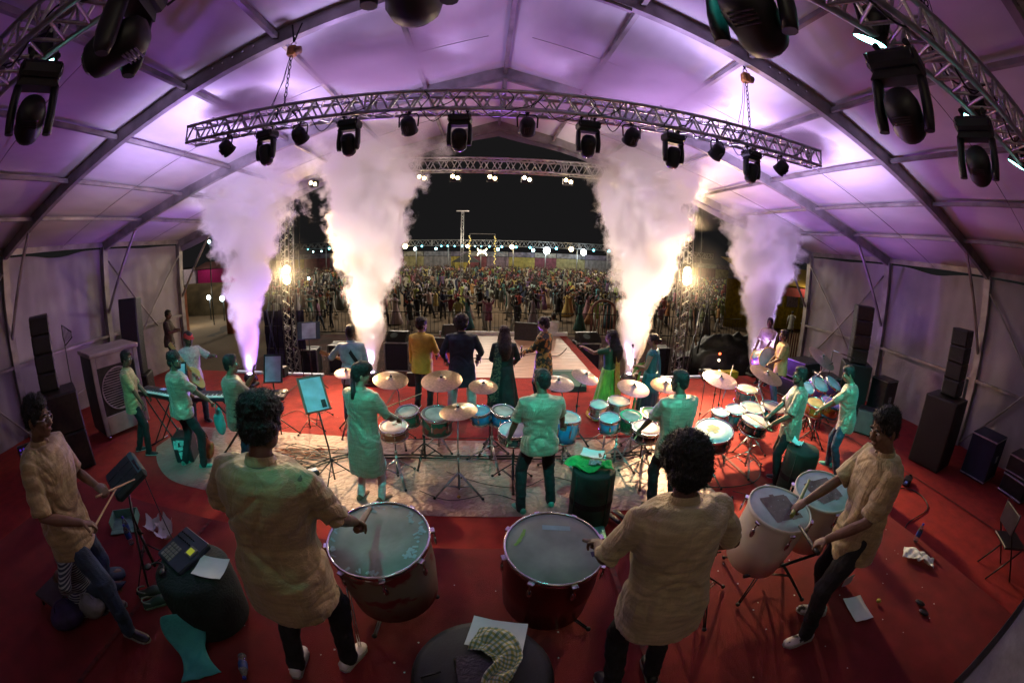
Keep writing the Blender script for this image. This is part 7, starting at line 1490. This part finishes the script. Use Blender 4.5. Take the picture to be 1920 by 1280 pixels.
# posts and lines: support towers at the sides
for lab, x, y in (('silver box truss tower behind the left smoke jets', -6.0, 11.6), ('silver box truss tower behind the right smoke jets', 6.1, 11.6)):
    box_truss(lab, (x, y, PZ), (x, y, 5.6), .30, .34, BR2, .022, name='truss_tower')
rnd = random.Random(8)
for k in range(12):
    s = -1 if k < 6 else 1; x = s * (5.4 + (k % 6) * .22); b = MB(); b.tube([(0, 0, 0), (.05, 0, -2.5), (rnd.uniform(-.1, .1), 0, -5.8)], .012, 5)
    tag(b.build('hanging_line', CHAIN, None, (x, 11.2 + .1 * (k % 3), 4.9)), 'thin line hanging %s from the stage-mouth truss' % ['first', 'second', 'third', 'fourth', 'fifth', 'sixth'][k % 6] + (' at the left tower' if s < 0 else ' at the right tower'), 'line', 'lines hanging by the towers')
for k, (x, y, a, c) in enumerate(((7.2, 12.5, (.4, 0, 2.6), BLACKM), (7.7, 12.9, (-.5, 0, 2.4), mat('rust_pipe', (.16, .07, .03), .6)), (8.6, 13.5, (-.3, .3, 3.0), BLACKM), (-7.4, 12.2, (.5, 0, 2.2), mat('blue_pipe', (.03, .03, .14), .5)), (-6.9, 12.4, (-.4, 0, 2.2), MAT['blue_pipe']), (6.6, 11.9, (.35, 0, 2.5), STDM))):
    b = MB(); b.tube([(0, 0, 0), a], .03, 7); tag(b.build('pipe', c, None, (x, y, PZ)), ['black pipe leaning left of the black heap', 'rusty pipe leaning over the black heap', 'black pipe behind the heap', 'blue pipe crossing at the left tower, leaning right', 'blue pipe crossing at the left tower, leaning left', 'pale pipe leaning right of the right jets'][k], 'pipe')
b = MB()
for q in range(9): b.add([(0, 0, 2.1 - q * .26), (1.6, 0, 2.1 - q * .26), (1.6, .03 * math.sin(q * 2), 1.84 - q * .26), (0, .03 * math.sin(q * 2), 1.84 - q * .26)], [(0, 1, 2, 3)], True)
tag(b.build('blue_cloth', mat('dark_blue_cloth2', (.02, .016, .06), .8, 0, .3, 4), None, (-7.6, 12.7, PZ)), 'dark blue cloth hanging in the pit behind the far left jet', 'cloth')
# barrier
for k in range(10):
    x0 = -11 + k * 2.5; t = thing('crowd_barrier', 'black steel crowd barrier, panel %s' % ['at the far left', 'second from left', 'left behind the guitarist', 'left of the yellow jacket', 'behind the yellow jacket', 'behind the green dress', 'behind the floral kurta', 'right behind the cameraman', 'second from right', 'at the far right'][k], 'barrier', (x0, 19.2, GZ), 0, 'crowd barrier panels between pit and dancers')
    for z in (.15, 1.15): b = MB(); b.tube([(0, 0, z), (2.46, 0, z)], .022, 6); b.build('rail', BLACKM, t)
    b = MB()
    for q in range(14): b.tube([(.02 + q * .187, 0, 0 if q in (0, 13) else .15), (.02 + q * .187, 0, 1.15)], .010, 5, False)
    tag(b.build('bars', BLACKM, t), kind='stuff')

# ================================================================ the dancing crowd
CT = mat('crowd_cloth', (1, 1, 1), .8, 0, .10, 6, objcol=True)
CB = [mat('crowd_white_trousers', (.55, .54, .5), .8), mat('crowd_dark_trousers', (.03, .03, .04), .8), mat('crowd_jeans', (.05, .07, .12), .8)]
def crowd_mesh(kind, arms, bot, step, lean=0):
    b = MB(); n = 8
    def ell_ring(x, y, z, rx, ry): return [Vector((x + rx * math.cos(a), y + ry * math.sin(a) + lean * (z - .9) * .3, z)) for a in [2 * PI * k / n for k in range(n)]]
    b.m = 0
    b.loft([ell_ring(0, 0, z, r * .9, r) for z, r in ((1.50, .05), (1.545, .06), (1.60, .075), (1.66, .075), (1.70, .05))])
    b.m = 1; b.loft([ell_ring(0, -.012, z, r, r * 1.1) for z, r in ((1.58, .05), (1.62, .082), (1.68, .088), (1.72, .07), (1.745, .03))])
    if kind == 'gown':
        b.tube([(0, -.06, 1.62), (0, -.10, 1.48), (0, -.10, 1.28)], [.07, .07, .04], 6)
    b.m = 2
    prof = {'kurta': [(.62, .21, .15), (.80, .19, .14), (1.0, .165, .12), (1.2, .17, .115), (1.38, .19, .11), (1.47, .13, .08), (1.51, .06, .05)], 'shirt': [(.84, .18, .13), (1.0, .165, .12), (1.2, .175, .12), (1.38, .195, .11), (1.47, .13, .08), (1.51, .06, .05)],
            'gown': [(.05, .40, .38), (.4, .30, .28), (.8, .20, .17), (1.02, .135, .11), (1.2, .155, .115), (1.36, .165, .10), (1.46, .11, .07), (1.51, .05, .05)]}[kind]
    b.loft([ell_ring(0, 0, z, rx, ry) for z, rx, ry in prof])
    for sx, a_ in ((-1, arms[0]), (1, arms[1])):
        sh = Vector((sx * .185, lean * .15, 1.42)); el = {'down': Vector((sx * .26, .02, 1.14)), 'out': Vector((sx * .44, .05, 1.36)), 'up': Vector((sx * .33, .08, 1.60)), 'fwd': Vector((sx * .22, .26, 1.28)), 'clap': Vector((sx * .26, .16, 1.25))}[a_]
        wr = {'down': Vector((sx * .28, .10, .90)), 'out': Vector((sx * .66, .15, 1.46)), 'up': Vector((sx * .24, .12, 1.90)), 'fwd': Vector((sx * .12, .46, 1.44)), 'clap': Vector((sx * .05, .33, 1.38))}[a_]
        b.m = 2; b.tube([sh, sh.lerp(el, .5), el], [.06, .055, .048], 6); b.m = 0; b.tube([el, wr, wr + (wr - el).normalized() * .10], [.038, .028, .022], 6)
    if kind != 'gown':
        b.m = 3
        for sx in (-1, 1):
            f = Vector((sx * (.10 + abs(step) * .4), sx * step, .08)); k_ = Vector((sx * (.10 + abs(step) * .25), sx * step * .5 + .05, .50))
            b.tube([(sx * .085, 0, .92), k_, f], [.095, .07, .05], 6); b.m = 1; b.tube([f + Vector((0, -.06, -.04)), f + Vector((0, .14, -.05))], [.04, .035], 6); b.m = 3
    else:
        b.m = 0; b.tube([(-.08, .05, .03), (-.08, .16, .03)], .035, 5); b.tube([(.08, .05, .03), (.08, .16, .03)], .035, 5)
    return b.mesh('person', [SK2, HAIR, CT, CB[bot]])
ARMS = [('down', 'down'), ('up', 'out'), ('out', 'up'), ('clap', 'clap'), ('down', 'up'), ('out', 'out'), ('fwd', 'down'), ('up', 'up')]
armw = ['arms hanging', 'left arm raised', 'right arm raised', 'hands clapping', 'one arm up', 'arms spread', 'left hand forward', 'both arms raised']
CM = []; rnd = random.Random(5)
for kind in ('kurta', 'shirt', 'gown', 'kurta'):
    for ai in range(8): CM.append((crowd_mesh(kind, ARMS[ai], len(CM) % 3 if kind != 'kurta' else (0 if len(CM) % 3 else 1), rnd.uniform(-.25, .25), rnd.uniform(-.3, .3)), kind, ai))
PAL = [('white', (.55, .55, .52)), ('cream', (.50, .44, .33)), ('pale green', (.30, .42, .20)), ('yellow', (.60, .48, .06)), ('lime', (.35, .48, .05)), ('red', (.45, .03, .03)), ('maroon', (.20, .02, .04)), ('orange', (.60, .18, .03)), ('turquoise', (.04, .35, .36)), ('navy', (.02, .03, .09)), ('black', (.015, .015, .015)), ('grey', (.22, .22, .22)), ('pink', (.50, .16, .25)), ('violet', (.20, .10, .30)), ('teal', (.03, .18, .16)), ('peach', (.55, .32, .22)), ('olive', (.15, .16, .06)), ('dark grey', (.06, .06, .065))]
PAL = [(n_, tuple(.72 * v + .28 * sum(c_) / 3 for v in c_)) for n_, c_ in PAL]  # clothing colours greyed to paint haze over the crowd
PW = [9, 7, 5, 5, 4, 5, 5, 4, 3, 7, 9, 6, 4, 3, 3, 3, 3, 7]
def zone(x, y):
    s = x / y; col_ = 'far left' if s < -.30 else 'left of yellow jacket' if s < -.10 else 'behind the navy coat' if s < .02 else 'by the floral kurta' if s < .14 else 'near the lime saree' if s < .30 else 'far right'
    row = 'at the barrier' if y < 22.5 else 'in the front row' if y < 26 else 'in the second rows' if y < 31 else 'in the middle rows' if y < 36 else 'deep in the crowd'
    return row, col_
spots = []
def place(n, y0, y1, pw=1.0, mind=.55):
    out = []; tries = 0
    while len(out) < n and tries < n * 60:
        tries += 1; y = y0 + (y1 - y0) * rnd.random() ** pw; x = rnd.uniform(-.62, .66) * y
        if all((x - a) ** 2 + (y - c) ** 2 > mind ** 2 for a, c in spots[-500:] + out[-200:]): out.append((x, y))
    spots.extend(out); return out
near = place(46, 19.9, 24) + place(112, 24, 29) + place(130, 28.5, 34.5)
near.sort(key=lambda p: p[1])
gname = {'kurta': 'kurta', 'shirt': 'shirt', 'gown': 'long dress'}
used = set()
for x, y in near:
    for _ in range(30):
        me, kind, ai = rnd.choice(CM); cn, cc = rnd.choices(PAL, PW)[0]
        if (cn, kind, ai, zone(x, y)) not in used: break
    used.add((cn, kind, ai, zone(x, y)))
    o = bpy.data.objects.new('person', me); COL.objects.link(o); o.location = (x, y, GZ + .01); s_ = rnd.uniform(.90, 1.04); o.scale = (s_, s_, s_); o.rotation_euler = (0, 0, rnd.uniform(0, 6.28))
    o.color = (*[c * rnd.uniform(.8, 1.15) for c in cc], 1); r_, c_ = zone(x, y)
    tag(o, '%s %s dancer, %s, %s %s' % (cn, gname[kind], armw[ai], r_, c_), 'person', 'dancers on the ground beyond the barrier')
# the thousand behind them
far = place(1600, 34.5, 78, .8, .30)
FC = [mat('crowd_' + n.replace(' ', '_'), c, .8, 0, .1, 3) for n, c in PAL]; mats = [SK2, HAIR] + FC + CB
vsl = []; fl = []; ml = []; base = 0; cache = []
for me, kind, ai in CM:
    co = np.empty(len(me.vertices) * 3, np.float32); me.vertices.foreach_get('co', co); cache.append((co.reshape(-1, 3), [tuple(p.vertices) for p in me.polygons], [p.material_index for p in me.polygons]))
for x, y in far:
    k = rnd.randrange(len(CM)); co, fs, mi = cache[k]; a = rnd.uniform(0, 6.28); ca, sa = math.cos(a), math.sin(a); s_ = rnd.uniform(.9, 1.04)
    q = co * s_; vsl.append(np.stack([q[:, 0] * ca - q[:, 1] * sa + x, q[:, 0] * sa + q[:, 1] * ca + y, q[:, 2] + GZ], 1))
    ci = rnd.choices(range(len(PAL)), PW)[0] + 2; bi = 2 + len(FC) + k % 3
    fl += [tuple(i + base for i in f) for f in fs]; ml += [(0, 1, ci, bi)[m_] for m_ in mi]; base += len(co)
me = bpy.data.meshes.new('crowd'); me.from_pydata(np.concatenate(vsl).tolist(), [], fl)
for m_ in mats: me.materials.append(m_)
me.polygons.foreach_set('material_index', ml); me.update(); o = bpy.data.objects.new('crowd', me); COL.objects.link(o)
tag(o, 'dense mass of dancers deep in the ground, too far to tell apart', 'crowd', kind='stuff')

# ================================================================ far side of the ground
t = thing('pandal_wall', 'long row of yellow and maroon cloth panels across the far side of the ground', 'cloth wall', (0, 82, GZ))
pc = [(.26, .21, .04), (.12, .03, .04), (.13, .09, .12), (.24, .20, .05), (.12, .03, .05), (.22, .20, .10), (.16, .15, .16)]
x = -42
k = 0
while x < 60:
    w_ = rnd.uniform(3.0, 6.5); c = pc[k % 7]; b = MB(); n = int(w_ * 4); vs = []
    for i in range(n + 1): vs += [Vector((x + w_ * i / n, .08 * math.sin(i * 2.2), 0)), Vector((x + w_ * i / n, .08 * math.sin(i * 2.2), 3.3))]
    b.add(vs, [(2 * i, 2 * i + 2, 2 * i + 3, 2 * i + 1) for i in range(n)], True); b.build('cloth_panel', mat('panel_cloth_%d' % (k % 7), c, .8, 0, .2, 1.5), t)
    b = MB(); b.bbox(x, x + w_ - .1, -.25, .05, 3.35, 4.3, .03); b.build('banner_strip', mat('pale_banner_%d' % (k % 3), [(.14, .14, .17), (.12, .10, .15), (.18, .17, .15)][k % 3], .6, 0, .3, 2), t); x += w_; k += 1
box_truss('long dark truss carrying the row of lamps over the far side', (-40, 79, 4.9), (48, 79, 4.9), 1.1, 1.5, .05, .06, name='far_truss', stuff=True, m=mat('far_truss_metal', (.25, .25, .26), .5, .5))
for i in range(14): b = MB(); b.tube([(0, 0, 0), (0, 0, 5.4)], .12, 6); tag(b.build('truss_post', MAT['far_truss_metal'], None, (-38 + i * 6.2, 79, GZ)), 'grey post of the far lamp truss, %s from the left' % ORD[i], 'post', 'posts of the far lamp truss')
GT1 = mat('lamp_teal_white', (.7, 1, 1), .3, emit=(.55, .95, 1.0), es=14); GT2 = mat('lamp_warm', (1, .8, .5), .3, emit=(1.0, .74, .36), es=40); GT3 = mat('lamp_cyan', (.3, .8, 1), .3, emit=(.15, .75, .9), es=12); GT4 = mat('lamp_bluewhite', (.9, 1, 1), .3, emit=(.78, .95, 1.0), es=45)
lamps = [(741, .14, 3), (761, .42, 2), (780, .30, 1), (793, .16, 3), (820, .22, 1), (830, .14, 3), (842, .14, 3), (855, .12, 3), (869, .14, 3), (879, .28, 2), (893, .13, 3), (905, .10, 3), (920, .16, 3), (936, .28, 1), (943, .2, 3), (962, .38, 2), (970, .18, 3), (996, .2, 3), (1002, .30, 1), (1028, .62, 4), (1046, .24, 3), (1075, .42, 2), (1099, .55, 4), (1119, .2, 3), (715, .12, 3), (560, .12, 3), (572, .14, 1), (590, .14, 1), (607, .2, 3), (1150, .2, 3), (1180, .3, 4)]
NUM = 'first second third fourth fifth sixth seventh eighth ninth tenth eleventh twelfth thirteenth fourteenth fifteenth sixteenth seventeenth eighteenth nineteenth twentieth twenty-first twenty-second twenty-third twenty-fourth twenty-fifth twenty-sixth twenty-seventh twenty-eighth twenty-ninth thirtieth thirty-first thirty-second'.split()
for k, (px, r_, kd) in enumerate(lamps):
    b = MB(); b.ell((0, 0, 0), r_, r_ * .5, r_, 10, 8); X = (px - 912) / 772.6 * 78; o = b.build('far_lamp', [None, GT1, GT2, GT3, GT4][kd], None, (X, 78.2, 4.25 - (.5 if kd in (1, 4) else 0)))
    tag(o, ['', 'small white lamp', 'large warm white lamp', 'small cyan lamp', 'largest cold white lamp'][kd] + ' in the row over the far side, %s lamp from the left' % NUM[sorted(q[0] for q in lamps).index(px)], 'lamp', 'lamps in the row over the far side')
# mast with frame and glowing crescents
box_truss('tall slim mast rising out of the crowd in the centre', (-2.0, 36, GZ), (-2.0, 36, 6.5), .20, .5, BR2, .02, name='mast', stuff=False); b = MB(); b.bbox(-.55, .55, -.05, .05, -.05, .05, .01); tag(b.build('mast_crossbar', FRAMEM, None, (-2.0, 36, 6.6)), 'short bar on top of the mast', 'bar')
t = thing('goal_frame', 'goal shaped frame with strings of yellow lights in the crowd', 'frame', (-1.55, 42, GZ)); YL = mat('yellow_fairy_light', (1, .8, .2), .3, emit=(1, .72, .15), es=.9)
for sx in (0, 2.55): b = MB(); b.tube([(sx, 0, 0), (sx, 0, 5.9)], .03, 6); b.build('upright', FRAMEM, t)
b = MB(); b.tube([(0, 0, 5.9), (2.55, 0, 5.9)], .03, 6); b.build('crossbar', FRAMEM, t)
fb = MB(); fb.ell((0, 0, 0), .045, .045, .06, 6, 4); fbm = fb.mesh('fairy_light', YL)
for sx in (0, 2.55):
    for q in range(22): shared('fairy_light', fbm, t, Matrix.Translation((sx + .08 * math.sin(q * 5), -.08, 2.9 + q * .13 + .05 * math.sin(q * 3))))
for lab, z, up in (('upper glowing crescent sign beside the mast', 3.55, 1), ('lower glowing crescent sign beside the mast', 2.65, -1)):
    pts = []; 
    for q in range(13): a = PI * q / 12; pts.append(Vector((.55 * math.cos(a) * 1.0, 0, -.42 * math.sin(a) * up)))
    b = MB(); b.tube(pts, [.03 + .09 * math.sin(PI * q / 12) for q in range(13)], 8); tag(b.build('crescent_sign', mat('crescent_glow', (1, .95, .7), .3, emit=(1, .9, .55), es=9), None, (-.35, 50, z)), lab, 'sign')
# dark gazebo in the crowd
t = thing('gazebo', 'small dark peaked gazebo in front of the far wall', 'gazebo', (-3.2, 72, GZ)); b = MB(); b.loft([[Vector((sx * 2.4, sy * 2.4, 2.4)) for sx, sy in ((-1, -1), (1, -1), (1, 1), (-1, 1))], [Vector((sx * .05, sy * .05, 4.0)) for sx, sy in ((-1, -1), (1, -1), (1, 1), (-1, 1))]], True, False); b.build('roof', BLACKC, t)
for sx in (-1, 1):
    for sy in (-1, 1): b = MB(); b.tube([(sx * 2.3, sy * 2.3, 0), (sx * 2.3, sy * 2.3, 2.4)], .05, 6); b.build('leg', BLACKM, t)
# right: yellow and red marquee with posters, man in white
t = thing('marquee', 'yellow roofed marquee with red valance and yellow curtain beyond the right wall', 'tent', (18.6, 20.5, GZ)); YC = mat('yellow_curtain', (.42, .32, .02), .8, 0, .2, 4)
b = MB(); b.add([(-3, 0, 3.3), (9, 0, 3.0), (9, 4, 4.3), (-3, 4, 4.6)], [(0, 1, 2, 3)]); b.build('roof', mat('ochre_roof', (.32, .20, .03), .8), t)
b = MB(); b.box(-3, 9, -.03, .0, 2.55, 3.1); b.build('valance', mat('red_valance', (.30, .015, .03), .8, 0, .2, 4), t)
b = MB(); n = 60; vs = []
for i in range(n + 1): vs += [Vector((-3 + 12 * i / n, 3 + .08 * math.sin(i * 2.3), 0)), Vector((-3 + 12 * i / n, 3 + .08 * math.sin(i * 2.3), 3.2))]
b.add(vs, [(2 * i, 2 * i + 2, 2 * i + 3, 2 * i + 1) for i in range(n)], True); b.build('curtain', YC, t)
for k, (x, c) in enumerate(((-.6, (.30, .12, .10)), (.9, (.32, .34, .26)), (2.5, (.25, .2, .3)), (3.9, (.3, .32, .28)))):
    b = MB(); b.bbox(x, x + 1.15, 2.86, 2.89, 1.6, 2.75, .01); tag(b.build('poster_board', mat('poster_print_%d' % k, c, .5, 0, .3, 9, detail=8), t), ['reddish printed poster', 'pale printed poster', 'violet printed poster', 'grey printed poster'][k])
ob = bpy.data.objects.new('person', CM[6][0]); COL.objects.link(ob); ob.location = (18.3, 19.6, GZ); ob.rotation_euler = (0, 0, 2.4); ob.color = (.6, .6, .56, 1); tag(ob, 'man in white kurta standing beyond the right wall by the yellow curtain', 'person')
ob = bpy.data.objects.new('person', CM[9][0]); COL.objects.link(ob); ob.location = (19.2, 19.2, GZ - .5); ob.color = (.55, .55, .5, 1); tag(ob, 'person in white sitting low beside the man in white kurta', 'person')
point('marquee_lamp', (20.5, 20.0, 2.4), 110, (1, .8, .45), .2)
t = thing('red_fence', 'dark red picket fence beyond the right tent edge', 'fence', (12.5, 14.5, GZ))
for q in range(20): b = MB(); b.bbox(q * .16, q * .16 + .06, 0, .04, 0, 1.3, .008); b.build('picket', mat('dark_red_paint', (.12, .01, .015), .6), t)
# arch gate at the barrier
t = thing('arch_gate', 'low pink and gold arched gate panel at the barrier near the right jets', 'gate', (5.9, 19.6, GZ)); AG = mat('pink_gold_gate', (.45, .20, .14), .6, 0, .2, 9)
b = MB(); b.tube([(-.6, 0, 0), (-.6, 0, 1.3)] + [Vector((-.6 * math.cos(a), 0, 1.3 + .5 * math.sin(a))) for a in [PI * q / 8 for q in range(1, 8)]] + [(.6, 0, 1.3), (.6, 0, 0)], .07, 6); b.build('arch_frame', AG, t)
for q in range(5): b = MB(); b.tube([(-.4 + q * .2, 0, 0), (-.4 + q * .2, 0, 1.55)], .03, 6); b.build('upright', AG, t)
# left: pillar, booths, lamps
t = thing('gate_pillar', 'tall orange brown cloth covered pillar outside the left tent edge', 'pillar', (-13.4, 14.6, GZ)); b = MB(); b.bbox(-.3, .3, -.3, .3, 0, 2.9, .03); b.build('pillar_body', mat('orange_brown_cloth', (.34, .10, .04), .8, 0, .2, 3), t)
t = thing('gate_pillar', 'second slimmer orange brown pillar farther right', 'pillar', (-13.9, 19.5, GZ)); b = MB(); b.bbox(-.22, .22, -.22, .22, 0, 2.6, .03); b.build('pillar_body', MAT['orange_brown_cloth'], t)
t = thing('magenta_booth', 'small booth with bright magenta cloth wall in the left distance', 'booth', (-29, 38, GZ)); b = MB(); b.bbox(-2.6, 2.6, 0, 2, 1.2, 3.2, .05); b.build('cloth_wall', mat('magenta_cloth', (.40, .01, .14), .7), t); b = MB(); b.loft([[Vector((sx * 3, sy, 3.3)) for sx, sy in ((-1, -.3), (1, -.3), (1, 2.3), (-1, 2.3))], [Vector((sx * 2, 1 + sy * .1, 4.0)) for sx, sy in ((-1, -1), (1, -1), (1, 1), (-1, 1))]], True, False); b.build('roof', mat('dull_roof', (.12, .06, .05), .8), t)
point('booth_lamp', (-30, 36.5, 2.6), 50, (1, .6, .7), .2)
t = thing('lit_house', 'pale low house with warm lit doorway in the far left distance', 'house', (-33, 36, GZ)); b = MB(); b.bbox(-4, 1, 0, 3, 0, 3.4, .05); b.build('wall', mat('pale_house_wall', (.34, .33, .36), .8), t)
b = MB(); b.bbox(-1.6, -.6, -.05, 0, .2, 2.2, .02); b.build('doorway', mat('warm_doorway', (1, .7, .4), .4, emit=(1, .55, .25), es=1.2), t); b = MB(); b.bbox(-3.3, -2.3, -.05, 0, 1.0, 2.0, .02); b.build('window', mat('dark_window', (.05, .05, .07), .3), t)
for k, (x, y, z, r_) in enumerate(((-19.0, 24, .55, .15), (-17.4, 23.5, .50, .17), (-20.5, 22.5, 3.2, .10), (-17.2, 22, 4.2, .10), (-13.6, 30, 1.2, .10))):
    b = MB(); b.ell((0, 0, 0), r_, r_ * .6, r_, 10, 8); tag(b.build('street_lamp_head', GT4 if k < 2 else GT1, None, (x, y, z)), ['lower left round white lamp outside the tent', 'lower right round white lamp outside the tent', 'small lamp high outside the left tent edge', 'highest small lamp outside the left tent edge', 'faint lamp between the left jets'][k], 'lamp')
    b = MB(); b.tube([(0, 0, GZ - z), (0, 0, -r_)], .04, 6); tag(b.build('lamp_post', BLACKM, None, (x, y + .1, z)), ['post of the lower left white lamp', 'post of the lower right white lamp', 'post of the small high lamp at the left', 'post of the highest small lamp', 'post of the faint lamp between the left jets'][k], 'post')
point('outside_lamp', (-18.5, 21.5, .8), 160, (1, .88, .65), .2)
# crowd at the left outside: brown embankment
b = MB(); b.ell((0, 0, 0), 9, 4, 2.2, 30, 14); me = b.mesh('earth_bank', mat('brown_bank', (.13, .09, .045), .95, 0, .3, .8, .4, 8))
for v in me.vertices: v.co = Vector(v.co) * (1 + .15 * noise.noise(Vector(v.co) * .5)); 
o = bpy.data.objects.new('earth_bank', me); COL.objects.link(o); o.location = (-24, 30, GZ); tag(o, kind='structure')
# unseen pale green spot colouring the left front bay from outside
spot('green_side_fill', (-9.0, 12.2, 3.0), (-7.2, 8.8, 4.4), 120, (.72, 1.0, .8), 60, .9, .1)
